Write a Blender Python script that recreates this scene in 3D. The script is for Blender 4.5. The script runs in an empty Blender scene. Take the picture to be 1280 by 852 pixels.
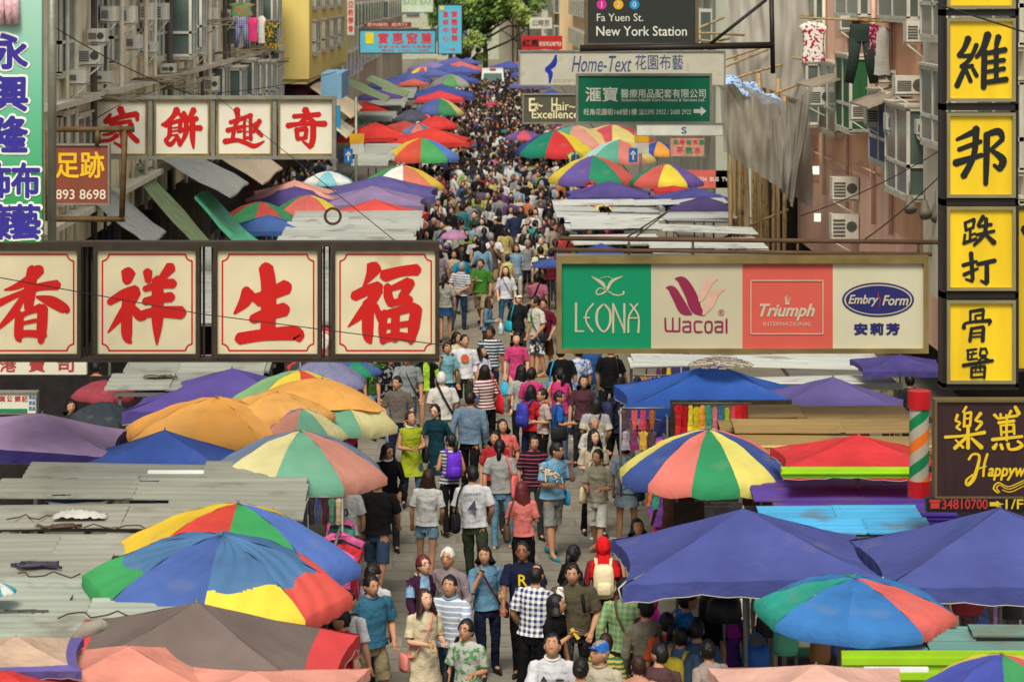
import bpy, math, random
from mathutils import Vector, Matrix, noise
random.seed(7)
PI = math.pi
R = math.radians
SC = bpy.context.scene
COL = SC.collection
# ---------------------------------------------------------------- camera, sky, sun, exposure
F, HZ, CX, H = 3200.0, -10.0, 608.0, 8.45          # focal length in px, horizon row, vanishing column, eye height
cam_d = bpy.data.cameras.new('camera'); cam = bpy.data.objects.new('camera', cam_d); COL.objects.link(cam)
cam.location = (0, 0, H); cam.rotation_euler = (R(90), 0, 0)
cam_d.sensor_width = 36; cam_d.lens = F/1280*36
cam_d.shift_x = (640-CX)/1280; cam_d.shift_y = -(426-HZ)/1280
cam_d.clip_start = .5; cam_d.clip_end = 5000
cam_d.dof.use_dof = True; cam_d.dof.focus_distance = 36; cam_d.dof.aperture_fstop = 3.5
SC.camera = cam
wd = bpy.data.worlds.new('World'); SC.world = wd; wd.use_nodes = True
nt = wd.node_tree; bg = nt.nodes['Background']
sky = nt.nodes.new('ShaderNodeTexSky'); sky.sky_type = 'NISHITA'; sky.sun_disc = False
sky.sun_elevation = R(53); sky.sun_rotation = R(167); sky.dust_density = 3; sky.air_density = 1
hs = nt.nodes.new('ShaderNodeHueSaturation'); hs.inputs['Saturation'].default_value = .22
nt.links.new(sky.outputs[0], hs.inputs['Color']); nt.links.new(hs.outputs[0], bg.inputs[0])
bg.inputs[1].default_value = .105
sun_d = bpy.data.lights.new('sun', 'SUN'); sun = bpy.data.objects.new('sun', sun_d); COL.objects.link(sun)
sun_d.energy = 2.75; sun_d.angle = R(24); sun_d.color = (1, .93, .8)
sun.rotation_euler = (R(37), 0, R(-13)); sun.location = (0, 0, 60)
SC.view_settings.view_transform = 'Standard'; SC.view_settings.look = 'None'; SC.view_settings.exposure = .33; SC.view_settings.gamma = 1
SC.cycles.max_bounces = 5; SC.cycles.diffuse_bounces = 3; SC.cycles.transparent_max_bounces = 6
SC.cycles.use_denoising = True
# ---------------------------------------------------------------- helpers
def lin(c, k=1.0):
    o = []
    for v in c[:3]:
        v = v/255.0
        o.append(min(.95, (v/12.92 if v <= .04045 else ((v+.055)/1.055)**2.4)*k))
    return (o[0], o[1], o[2], 1)
def W(x, y, Y):
    s = F/Y
    return Vector(((x-CX)/s, Y, H-(y-HZ)/s))
def YZ(y, z): return F*(H-z)/(y-HZ)                 # distance at which height z shows on row y
def XY(x, X): return F*X/(x-CX)                     # distance at which the plane X shows in column x
MATS = {}
def mat(name, c=None, rough=.75, metal=0, nz=.12, ns=3, bump=0, bs=20, spec=.3, streak=0, kind=None, c2=(240,240,240), emit=0, alpha=1, trans=0, bd=.03, sub=0, dirt=None):
    """c None -> colour comes from the object's own colour"""
    key = (name, str(c), kind, str(c2))
    if key in MATS: return MATS[key]
    m = bpy.data.materials.new(name); MATS[key] = m; m.use_nodes = True
    t = m.node_tree; L = t.links.new; N = t.nodes.new
    b = t.nodes['Principled BSDF']
    b.inputs['Roughness'].default_value = rough; b.inputs['Metallic'].default_value = metal
    b.inputs['Specular IOR Level'].default_value = spec
    tc = N('ShaderNodeTexCoord')
    if c is None:
        oi = N('ShaderNodeObjectInfo'); base = oi.outputs['Color']
    elif c == 'attr':
        at = N('ShaderNodeAttribute'); at.attribute_name = 'col'; base = at.outputs['Color']
    else:
        rgb = N('ShaderNodeRGB'); rgb.outputs[0].default_value = lin(c); base = rgb.outputs[0]
    def mix(f, a, bb, mode='MIX'):
        mx = N('ShaderNodeMix'); mx.data_type = 'RGBA'; mx.blend_type = mode
        if isinstance(f, (int, float)): mx.inputs[0].default_value = f
        else: L(f, mx.inputs[0])
        for s_, v in ((6, a), (7, bb)):
            if isinstance(v, tuple): mx.inputs[s_].default_value = v
            else: L(v, mx.inputs[s_])
        return mx.outputs[2]
    def math_(op, a, bb=0.0, cc=None):
        q = N('ShaderNodeMath'); q.operation = op
        for i, v in enumerate((a, bb) if cc is None else (a, bb, cc)):
            if isinstance(v, (int, float)): q.inputs[i].default_value = v
            else: L(v, q.inputs[i])
        return q.outputs[0]
    sep = N('ShaderNodeSeparateXYZ'); L(tc.outputs['Object'], sep.inputs[0])
    if kind:
        c2l = lin(c2)
        if kind == 'stripe':
            f = math_('GREATER_THAN', math_('FRACT', math_('MULTIPLY', sep.outputs[2], 17)), .5)
        elif kind == 'thinstripe':
            f = math_('GREATER_THAN', math_('FRACT', math_('MULTIPLY', sep.outputs[2], 16)), .72)
        elif kind == 'vstripe':
            f = math_('GREATER_THAN', math_('FRACT', math_('MULTIPLY', math_('ADD', sep.outputs[0], sep.outputs[1]), 14)), .7)
        elif kind == 'plaid':
            f1 = math_('GREATER_THAN', math_('FRACT', math_('MULTIPLY', sep.outputs[2], 15)), .5)
            f2 = math_('GREATER_THAN', math_('FRACT', math_('MULTIPLY', sep.outputs[0], 15)), .5)
            f = math_('MULTIPLY', math_('ADD', f1, f2), .5)
        elif kind == 'block':
            f = math_('GREATER_THAN', sep.outputs[2], 1.28)
        elif kind == 'dots':
            vo = N('ShaderNodeTexVoronoi'); vo.inputs['Scale'].default_value = 16; L(tc.outputs['Object'], vo.inputs['Vector'])
            f = math_('LESS_THAN', vo.outputs['Distance'], .3)
        else:                                        # floral / camo
            n2 = N('ShaderNodeTexNoise'); n2.inputs['Scale'].default_value = 16; n2.inputs['Detail'].default_value = 1; L(tc.outputs['Object'], n2.inputs['Vector'])
            f = math_('GREATER_THAN', n2.outputs[0], .54)
        base = mix(f, base, c2l)
    n1 = N('ShaderNodeTexNoise'); n1.inputs['Scale'].default_value = ns; n1.inputs['Detail'].default_value = 5; L(tc.outputs['Object'], n1.inputs['Vector'])
    if streak:
        mp = N('ShaderNodeMapping'); mp.inputs['Scale'].default_value = (streak, streak, .35) if streak > 0 else (.35, -streak, -streak)
        L(tc.outputs['Object'], mp.inputs[0]); L(mp.outputs[0], n1.inputs['Vector'])
    rp = N('ShaderNodeMapRange'); rp.inputs[1].default_value = .3; rp.inputs[2].default_value = .7
    rp.inputs[3].default_value = 1-nz; rp.inputs[4].default_value = 1+nz*.6
    L(n1.outputs[0], rp.inputs[0])
    cmb = N('ShaderNodeCombineColor')
    for i in range(3): L(rp.outputs[0], cmb.inputs[i])
    base = mix(1.0, base, cmb.outputs[0], 'MULTIPLY')
    if dirt:                                         # patchy grime or rust with a shape of its own
        n3 = N('ShaderNodeTexNoise'); n3.inputs['Scale'].default_value = dirt[1]; n3.inputs['Detail'].default_value = 7; L(tc.outputs['Object'], n3.inputs['Vector'])
        r3 = N('ShaderNodeMapRange'); r3.inputs[1].default_value = dirt[2]; r3.inputs[2].default_value = dirt[2]+.12; L(n3.outputs[0], r3.inputs[0])
        r3.inputs[4].default_value = dirt[3]
        base = mix(r3.outputs[0], base, lin(dirt[0]))
    L(base, b.inputs['Base Color'])
    if bump:
        nb = N('ShaderNodeTexNoise'); nb.inputs['Scale'].default_value = bs; nb.inputs['Detail'].default_value = 4; L(tc.outputs['Object'], nb.inputs['Vector'])
        bp = N('ShaderNodeBump'); bp.inputs['Strength'].default_value = bump; bp.inputs['Distance'].default_value = bd
        L(nb.outputs[0], bp.inputs['Height']); L(bp.outputs[0], b.inputs['Normal'])
    if trans:
        tr = N('ShaderNodeBsdfTranslucent'); L(base, tr.inputs[0]); ms = N('ShaderNodeMixShader'); ms.inputs[0].default_value = trans; L(b.outputs[0], ms.inputs[1]); L(tr.outputs[0], ms.inputs[2]); L(ms.outputs[0], t.nodes['Material Output'].inputs[0])
    if emit:
        L(base, b.inputs['Emission Color']); b.inputs['Emission Strength'].default_value = emit
    if alpha < 1: b.inputs['Alpha'].default_value = alpha
    return m
class MB:
    def __init__(s): s.v = []; s.f = []; s.m = []; s.sm = []
    def add(s, vs, fs, m=0, smooth=False):
        o = len(s.v); s.v += [tuple(v) for v in vs]
        for f in fs: s.f.append(tuple(i+o for i in f)); s.m.append(m); s.sm.append(smooth)
    def box(s, x0, x1, y0, y1, z0, z1, m=0):
        s.add([(x0,y0,z0),(x1,y0,z0),(x1,y1,z0),(x0,y1,z0),(x0,y0,z1),(x1,y0,z1),(x1,y1,z1),(x0,y1,z1)],
              [(0,3,2,1),(4,5,6,7),(0,1,5,4),(1,2,6,5),(2,3,7,6),(3,0,4,7)], m)
    def quad(s, a, b, c, d, m=0): s.add([a, b, c, d], [(0,1,2,3)], m)
    def tube(s, pts, rad, n=8, m=0, cap=True, flat=None, smooth=True):
        pts = [Vector(p) for p in pts]
        if not isinstance(rad, (list, tuple)): rad = [rad]*len(pts)
        vs = []; up = None
        for i, p in enumerate(pts):
            d = (pts[min(i+1, len(pts)-1)]-pts[max(i-1, 0)])
            if d.length < 1e-6: d = Vector((0,0,1))
            d.normalize()
            if up is None:
                up = d.cross(Vector((0,1,0)) if abs(d.y) < .8 else Vector((1,0,0))).normalized()
            up = (up-d*up.dot(d))
            if up.length < 1e-4: up = d.orthogonal()
            up.normalize()
            w = d.cross(up); r = rad[i]
            r1, r2 = r if isinstance(r, tuple) else (r, r)
            for k in range(n):
                a = 2*PI*k/n
                vs.append(p+up*(math.cos(a)*r1)+w*(math.sin(a)*r2))
        fs = []
        for i in range(len(pts)-1):
            for k in range(n):
                a = i*n+k; b = i*n+(k+1) % n
                fs.append((a, b, b+n, a+n))
        if cap:
            fs.append(tuple(range(n))[::-1]); fs.append(tuple(range((len(pts)-1)*n, len(pts)*n)))
        s.add(vs, fs, m, smooth)
    def rings(s, rs, n=16, m=0, capt=False, capb=False, fold=0, seed=0):
        """rs: list of (cx,cy,z,rx,ry)"""
        vs = []
        for i, (cx, cy, z, rx, ry) in enumerate(rs):
            for k in range(n):
                a = 2*PI*k/n
                q = 1+fold*(i/max(1, len(rs)-1)+.25)*(math.sin(a*5+seed+z*9)+.6*math.sin(a*9-seed*2+z*14))
                vs.append((cx+rx*q*math.cos(a), cy+ry*q*math.sin(a), z))
        fs = []
        for i in range(len(rs)-1):
            for k in range(n):
                a = i*n+k; b = i*n+(k+1) % n
                fs.append((a, a+n, b+n, b))
        if capt: fs.append(tuple(range(n)))
        if capb: fs.append(tuple(range((len(rs)-1)*n, len(rs)*n))[::-1])
        s.add(vs, fs, m, True)
    def ball(s, c, r, n=8, k=6, m=0, mtx=None):
        c = Vector(c); r = r if isinstance(r, tuple) else (r, r, r); vs = [(0,0,1)]
        for i in range(1, k):
            p = PI*i/k
            for j in range(n):
                a = 2*PI*j/n; vs.append((math.sin(p)*math.cos(a), math.sin(p)*math.sin(a), math.cos(p)))
        vs.append((0,0,-1)); fs = [(0, 1+j, 1+(j+1) % n) for j in range(n)]
        for i in range(k-2):
            for j in range(n):
                a = 1+i*n+j; b = 1+i*n+(j+1) % n; fs.append((a, a+n, b+n, b))
        l = len(vs)-1; fs += [(l, l-n+(j+1) % n, l-n+j) for j in range(n)]
        out = []
        for v in vs:
            q = Vector((v[0]*r[0], v[1]*r[1], v[2]*r[2]))
            if mtx is not None: q = mtx @ q
            out.append(c+q)
        s.add(out, fs, m, True)
    def wrinkle(s, amp, sc, seed=0, start=0):
        for i in range(start, len(s.v)):
            x, y, z = s.v[i]; n = noise.noise_vector(Vector((x*sc+seed, y*sc, z*sc*1.5))); m = noise.noise_vector(Vector((x*sc*2.3, y*sc*2.3+seed, z*sc*2.0+x*sc)))
            s.v[i] = (x+amp*(n.x+.5*m.x), y+amp*(n.y+.5*m.y), z+amp*.3*n.z)
    def mesh(s, name, mats):
        me = bpy.data.meshes.new(name); me.from_pydata(s.v, [], s.f)
        for m in (mats if isinstance(mats, (list, tuple)) else [mats]): me.materials.append(m)
        me.polygons.foreach_set('material_index', s.m); me.polygons.foreach_set('use_smooth', s.sm)
        me.update(); return me
def resample(pts, rad, k):
    """k steps between each pair of points of a limb or sleeve"""
    P_, R_ = [], []
    for i in range(len(pts)-1):
        a, b = Vector(pts[i]), Vector(pts[i+1]); ra, rb = rad[i], rad[i+1]
        for j in range(k): t = j/k; P_.append(a.lerp(b, t)); R_.append(ra+(rb-ra)*t)
    return P_+[Vector(pts[-1])], R_+[rad[-1]]
def obj(name, mb, mats=None, parent=None, color=None, loc=None):
    me = mb.mesh(name, mats) if isinstance(mb, MB) else mb
    o = bpy.data.objects.new(name, me); COL.objects.link(o)
    if parent is not None: o.parent = parent
    if color is not None: o.color = lin(color) if max(color[:3]) > 1 else color
    if loc is not None: o.location = loc
    return o
def tag(o, label=None, cat=None, group=None, kind=None):
    if label: o['label'] = label
    if cat: o['category'] = cat
    if group: o['group'] = group
    if kind: o['kind'] = kind
    return o
def thing(name, label, cat, loc=(0,0,0), rz=0, group=None):
    o = bpy.data.objects.new(name, None); COL.objects.link(o); o.empty_display_size = .3
    o.location = loc; o.rotation_euler = (0, 0, rz)
    return tag(o, label, cat, group)
def struct(name, mb, m): return tag(obj(name, mb, m), kind='structure')
def recenter(o):
    """put a one-mesh thing's origin at its base"""
    vs = [v.co.copy() for v in o.data.vertices]
    c = Vector(((min(v.x for v in vs)+max(v.x for v in vs))/2, (min(v.y for v in vs)+max(v.y for v in vs))/2, min(v.z for v in vs)))
    o.data.transform(Matrix.Translation(-c)); o.location = o.location+c
    return o
ORD = ['first', 'second', 'third', 'fourth', 'fifth', 'sixth', 'seventh', 'eighth', 'ninth', 'tenth', 'eleventh', 'twelfth', 'thirteenth', 'fourteenth', 'fifteenth', 'sixteenth', 'seventeenth', 'eighteenth', 'nineteenth', 'twentieth', 'twenty-first', 'twenty-second', 'twenty-third', 'twenty-fourth', 'twenty-fifth', 'twenty-sixth', 'twenty-seventh', 'twenty-eighth', 'twenty-ninth', 'thirtieth']
# palette (sRGB)
P = dict(white=(225,222,210), cream=(222,205,165), beige=(190,170,135), tan=(170,140,95), black=(22,22,24), char=(48,48,50), grey=(128,128,122), lgrey=(172,170,160),
    navy=(28,34,62), blue=(36,92,170), royal=(30,70,180), sky=(125,170,205), teal=(20,128,140), dteal=(18,58,72), denim=(62,88,118), ldenim=(110,150,175), steel=(78,100,125),
    red=(200,28,34), maroon=(110,24,44), pink=(214,60,118), mag=(205,40,130), coral=(232,110,100), salmon=(225,130,120), orange=(235,120,40), yellow=(225,195,60), lime=(165,190,30),
    neon=(170,220,40), green=(62,128,36), olive=(88,82,58), khaki=(160,145,105), purple=(90,48,150), lav=(150,130,185), mauve=(140,120,128), plum=(58,28,52), brown=(88,54,34),
    skinl=(204,160,130), skin=(180,132,100), skind=(140,94,68), hblack=(20,17,16), hbrown=(52,30,22), hred=(92,32,34), hgrey=(140,136,128), hwhite=(205,202,195), turq=(30,160,175))
fabric = mat('cloth', None, .9, nz=.2, ns=5, bump=1.0, bs=8, spec=.1, bd=.05)
# ---------------------------------------------------------------- lettering
def txt(s, cx, cy, h, Y, m, parent, wpx=None, off=0.0, name='lettering', dy=-.006, shear=0, vertical=False, bold=0):
    """flat print: centre (cx, cy) and cap height h in photo pixels at distance Y; parent at the origin"""
    cu = bpy.data.curves.new(name, 'FONT'); cu.body = s; cu.align_x = 'CENTER'; cu.align_y = 'CENTER'; cu.shear = shear
    cu.resolution_u = 3
    o = bpy.data.objects.new('tmp', cu); COL.objects.link(o); bpy.context.view_layer.update()
    me = bpy.data.meshes.new_from_object(o.evaluated_get(bpy.context.evaluated_depsgraph_get()))
    bpy.data.objects.remove(o); bpy.data.curves.remove(cu)
    if not len(me.vertices): return None
    xs = [v.co.x for v in me.vertices]; ys = [v.co.y for v in me.vertices]
    x0, x1, y0, y1 = min(xs), max(xs), min(ys), max(ys); s_ = F/Y
    ky = h/s_/max(1e-6, y1-y0); kx = (wpx/s_/max(1e-6, x1-x0)) if wpx else ky
    for v in me.vertices:
        v.co = ((v.co.x-(x0+x1)/2)*kx, 0, (v.co.y-(y0+y1)/2)*ky)
    if off:                                              # heavier face: a few copies of the print, each shifted by a hair
        q = MB(); base = [v.co.copy() for v in me.vertices]; fs = [tuple(p.vertices) for p in me.polygons]; d = off*1.1*(abs(ky)+abs(kx))/2
        for k, (dx, dz) in enumerate(((0,0), (1,0), (-1,0), (0,1), (0,-1), (.7,.7), (-.7,.7), (.7,-.7), (-.7,-.7))[:9 if h > 12 else 5]): q.add([(v.x+dx*d, -.0004*k, v.z+dz*d) for v in base], fs)
        bpy.data.meshes.remove(me); me = q.mesh(name, m)
    else: me.materials.clear(); me.materials.append(m); me.name = name
    o = obj(name, me, None, parent); c = W(cx, cy, Y); o.location = (c.x, Y+dy, c.z)
    return o
def strokes(data, ox, oy, sc, Y, m, parent, dy=-.006, name='lettering', wk=1.0):
    """brush strokes 'x,y,w x,y,w ...' separated by ';' in crop pixels: photo px = ox + x/sc"""
    mb = MB(); s_ = F/Y; lay = 0
    for st in data.split(';'):
        p = [tuple(float(q) for q in t.split(',')) for t in st.split()]
        if len(p) < 2: continue
        pts = []
        for i in range(len(p)-1):
            a = p[max(0, i-1)]; b = p[i]; c = p[i+1]; d = p[min(len(p)-1, i+2)]
            for k in range(6):
                t = k/6
                pts.append(tuple(.5*((2*b[j])+(-a[j]+c[j])*t+(2*a[j]-5*b[j]+4*c[j]-d[j])*t*t+(-a[j]+3*b[j]-3*c[j]+d[j])*t**3) for j in range(3)))
        pts.append(p[-1]); lay += 1
        yy = Y+dy-.0006*lay
        def wp(x, y):
            q = W(ox+x/sc, oy+y/sc, Y); return (q.x, yy, q.z)
        L_, R_ = [], []
        for i, (x, y, w) in enumerate(pts):
            a = pts[max(0, i-1)]; b = pts[min(len(pts)-1, i+1)]
            dx, dz = b[0]-a[0], b[1]-a[1]; l = math.hypot(dx, dz) or 1
            nx, ny = -dz/l, dx/l; w = w*wk/2
            L_.append((x+nx*w, y+ny*w)); R_.append((x-nx*w, y-ny*w))
        # slanted brush ends
        def cap(p0, p1, w):
            dx, dy_ = p0[0]-p1[0], p0[1]-p1[1]; l = math.hypot(dx, dy_) or 1; ux, uy = dx/l, dy_/l
            return [(p0[0]+(ux*math.cos(a)-uy*math.sin(a))*w*wk/2*(1 if abs(a) > .9 else .72), p0[1]+(uy*math.cos(a)+ux*math.sin(a))*w*wk/2*(1 if abs(a) > .9 else .72)) for a in (-PI/2, -.8, 0, .8, PI/2)]
        n = len(L_); vs = [wp(*q) for q in L_]+[wp(*q) for q in R_]
        mb.add(vs, [(i, i+1, n+i+1, n+i) for i in range(n-1)])
        for (e, f_) in ((pts[0], pts[1]), (pts[-1], pts[-2])):
            cp = cap(e, f_, e[2]); mb.add([wp(*q) for q in cp], [(0,1,2,3,4)])
    # make every face look at the street
    for i, f in enumerate(mb.f):
        a, b, c = (Vector(mb.v[f[j]]) for j in (0, 1, 2))
        if (b-a).cross(c-a).y > 0: mb.f[i] = f[::-1]
    o = obj(name, mb, m, parent)
    return o
red_ink = mat('red_paint', (186,22,18), .5, nz=.06); blk_ink = mat('black_paint', (24,26,24), .5, nz=.05)
metal_dark = mat('dark_sign_frame', (62,52,42), .6, .3, nz=.25, ns=5, bump=.2); metal_grey = mat('galvanised_frame', (140,138,124), .5, .5, nz=.2, ns=5, bump=.2)
metal_gold = mat('brassy_frame', (170,150,100), .3, .75, nz=.35, ns=2)
def pane(mb, x0, y0, x1, y1, Y, th=.12, m=0, d=0.0):
    a = W(x0, y1, Y); b = W(x1, y0, Y); mb.box(a.x, b.x, Y+d, Y+d+th, a.z, b.z, m)
def board(name, label, x0, y0, x1, y1, Y, face, frame=None, fw=4, th=.16, cat='sign', group=None):
    """a sign box facing down the street; returns its root at the origin-aligned frame"""
    r = thing(name, label, cat, (0, 0, 0), 0, group)
    mb = MB(); pane(mb, x0, y0, x1, y1, Y, th)
    obj('face_panel', mb, face, r)
    if frame is not None:
        f = MB()
        pane(f, x0-fw, y0-fw, x1+fw, y0, Y, th+.04, 0, -.03); pane(f, x0-fw, y1, x1+fw, y1+fw, Y, th+.04, 0, -.03)
        pane(f, x0-fw, y0, x0, y1, Y, th+.04, 0, -.03); pane(f, x1, y0, x1+fw, y1, Y, th+.04, 0, -.03)
        obj('frame', f, frame, r)
    return r
def base_root(r):
    """move an origin-built thing's empty to the bottom centre of its parts"""
    bpy.context.view_layer.update(); lo = [1e9]*3; hi = [-1e9]*3
    for c in r.children_recursive:
        if c.type == 'MESH':
            for v in c.bound_box:
                w = c.matrix_world @ Vector(v)
                for i in range(3): lo[i] = min(lo[i], w[i]); hi[i] = max(hi[i], w[i])
    p = Vector(((lo[0]+hi[0])/2, (lo[1]+hi[1])/2, lo[2]))-r.location
    r.location = r.location+p
    for c in r.children: c.location = c.location-p
def line_mb(mb, pts, r, Y=None): mb.tube([W(*p) if len(p) == 3 else W(p[0], p[1], Y) for p in pts], r, 5)
def cable(label, pts, r=.012, col=(40,38,34), name='cable', sag=0):
    mb = MB(); q = [W(*p) for p in pts]; out = []
    for i in range(len(q)-1):
        for k in range(8):
            t = k/8; v = q[i].lerp(q[i+1], t); v.z -= sag*4*t*(1-t); out.append(v)
    out.append(q[-1]); mb.tube(out, r, 4)
    o = obj(name, mb, mat('cable_rubber', col, .7)); tag(o, label, 'cable'); recenter(o)
CH = dict(
 xiang1='255,185,72 190,250,62 95,300,38 28,318,10;-12,405,50 120,345,36 250,300,50 368,286,66;205,180,60 195,300,80 182,440,56;150,360,36 80,470,52 -20,575,16;235,362,18 330,392,72 418,442,62 428,466,14;125,470,56 120,610,58 132,645,20;120,492,34 190,455,36 262,432,60;275,430,66 268,560,68 262,650,40;150,530,24 232,512,26;105,608,44 180,595,46 285,605,50',
 xiang2='822,205,96 812,265,60;700,398,44 790,345,62 872,318,66;880,330,52 800,450,66 692,590,10;815,380,70 812,600,70 838,655,22;840,420,40 895,485,62 930,500,20;945,200,62 950,262,44;1095,170,72 1020,262,40;925,312,38 1030,282,56 1112,276,62;925,392,48 1020,372,60 1100,362,64;880,482,46 1000,458,66 1165,462,84;1010,250,72 1008,500,76 1004,664,14',
 sheng='240,255,50 235,310,66 178,378,14;262,300,36 350,282,60 448,240,78;340,140,76 355,250,80 350,490,78;270,408,48 350,380,66 440,356,72;200,508,62 330,488,62 490,480,74 512,510,44;255,270,40 310,330,30',
 fu='900,140,86 880,180,50 840,242,7;795,290,52 860,260,56 925,240,60;925,255,46 850,360,56 765,446,8;870,320,62 866,480,58 880,528,22;905,335,30 930,400,38 950,440,24;950,184,64 1040,160,54 1122,152,60;968,235,40 972,290,48 990,330,44;985,250,28 1078,214,50;1088,215,50 1040,300,44;985,325,34 1085,305,44;952,370,38 942,450,44 945,525,34;955,382,40 1110,342,46;1118,350,60 1102,450,60 1088,528,26;1010,362,44 1006,510,48;950,445,28 1110,425,32;942,510,42 1020,492,42 1100,508,44',
 jia='320,205,76 345,265,64;228,262,34 172,338,52;172,345,44 330,290,54 490,260,60;490,258,52 494,325,36;222,362,44 330,348,44 430,332,40;440,365,60 385,410,30;300,400,46 230,455,36 148,470,24;295,470,50 220,520,40 128,530,36;325,395,62 358,500,70 335,600,28;340,590,34 262,545,24;395,395,36 430,470,52 500,535,52',
 bing='890,215,74 860,275,56 790,345,44 740,370,34;905,250,36 948,300,44;770,380,44 840,350,40 920,325,46;925,325,46 920,440,46;820,380,50 812,480,46 775,520,40;850,400,18 910,392,20;835,435,22 905,425,22;830,475,22 900,465,22;772,520,40 825,565,48 895,480,30;890,480,38 925,560,60;955,245,46 985,300,46;1060,215,66 1020,290,44;955,325,42 1090,305,54;925,425,42 1030,400,46 1130,400,60;980,310,50 978,450,52 915,580,22;1045,310,56 1045,480,58 1055,600,22',
 qu='248,215,74 255,280,50 252,340,50;180,345,44 262,320,44 340,292,46;152,425,56 230,405,44 312,385,40;248,330,44 215,450,44 205,530,40;255,440,30 300,430,28;125,535,62 250,522,46 340,550,46 425,580,48 522,532,18;312,298,34 395,272,50;325,300,32 325,515,34;385,282,38 388,520,38;330,385,14 382,378,16;330,440,14 382,434,16;318,500,30 400,495,34;410,375,34 470,335,36;478,325,52 415,440,36;420,400,30 465,440,44 500,478,38',
 qi='930,215,76 958,262,56;815,285,50 940,275,46 1075,265,54;960,285,54 895,340,46 870,360,30;970,300,50 1030,350,46;755,378,60 900,358,44 1135,358,64;845,410,50 855,510,46;835,422,46 942,405,52;948,410,42 932,505,48;852,512,40 945,495,40;1012,365,62 1010,500,62 990,580,56;985,592,46 905,530,20',
 wei='172,162,28 155,205,22 130,238,20;130,240,16 185,238,20;207,190,20 180,250,18 140,285,18;145,290,16 190,280,18;150,305,22 122,368,24;162,300,16 182,348,18;190,292,16 208,325,18;255,145,32 235,205,26 205,245,16;300,155,26 290,195,20;240,215,26 236,375,24;245,228,18 330,212,24;250,266,16 325,256,20;250,306,16 325,292,20;240,352,20 335,338,24;290,205,22 290,345,20',
 bang='122,595,14 200,560,28;130,638,20 225,602,20;115,695,32 230,660,20;205,545,30 195,660,24 150,752,28;245,575,20 300,560,30 318,590,20;318,592,20 265,640,16;270,640,16 318,680,32 305,722,24;305,722,20 280,702,14;250,570,28 248,690,26 245,785,20',
 die='158,130,14 162,165,14;155,132,12 198,115,14;197,118,14 192,150,12;160,162,12 195,150,12;180,160,12 178,205,12;180,185,10 200,175,10;150,218,16 205,198,14;157,180,12 153,212,12;235,103,20 212,142,14;215,147,12 270,137,16;205,182,14 282,165,14;247,112,18 240,175,18 195,226,14;245,180,14 282,216,24',
 da='148,312,18 207,295,14;183,258,20 190,372,18;190,380,14 160,370,10;152,352,18 212,325,12;210,307,18 286,291,20;250,300,20 250,385,22;250,390,16 224,376,10',
 gu='180,505,12 180,552,12;180,508,14 236,500,16;236,503,14 232,545,12;200,526,10 230,521,10;200,530,10 205,550,10;152,578,20 165,556,12 265,546,18;266,548,16 258,566,8;185,578,14 178,634,16;188,580,12 236,572,14;236,575,16 232,634,18;190,600,8 232,596,8;190,616,8 232,612,8',
 yi='170,675,10 170,712,12;165,673,10 207,668,10;178,690,8 207,685,8;192,680,8 184,706,8;172,713,9 210,708,9;226,664,12 220,690,10;225,668,10 246,665,10;246,667,10 252,686,10;220,695,10 247,694,10;247,696,10 214,716,8;225,700,8 258,714,12;148,737,16 276,716,14;185,745,12 184,788,12;184,747,10 242,740,12;242,742,12 238,792,12;188,765,7 238,762,7;186,788,10 240,784,10;205,725,8 202,765,8;222,724,8 222,765,8')
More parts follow.
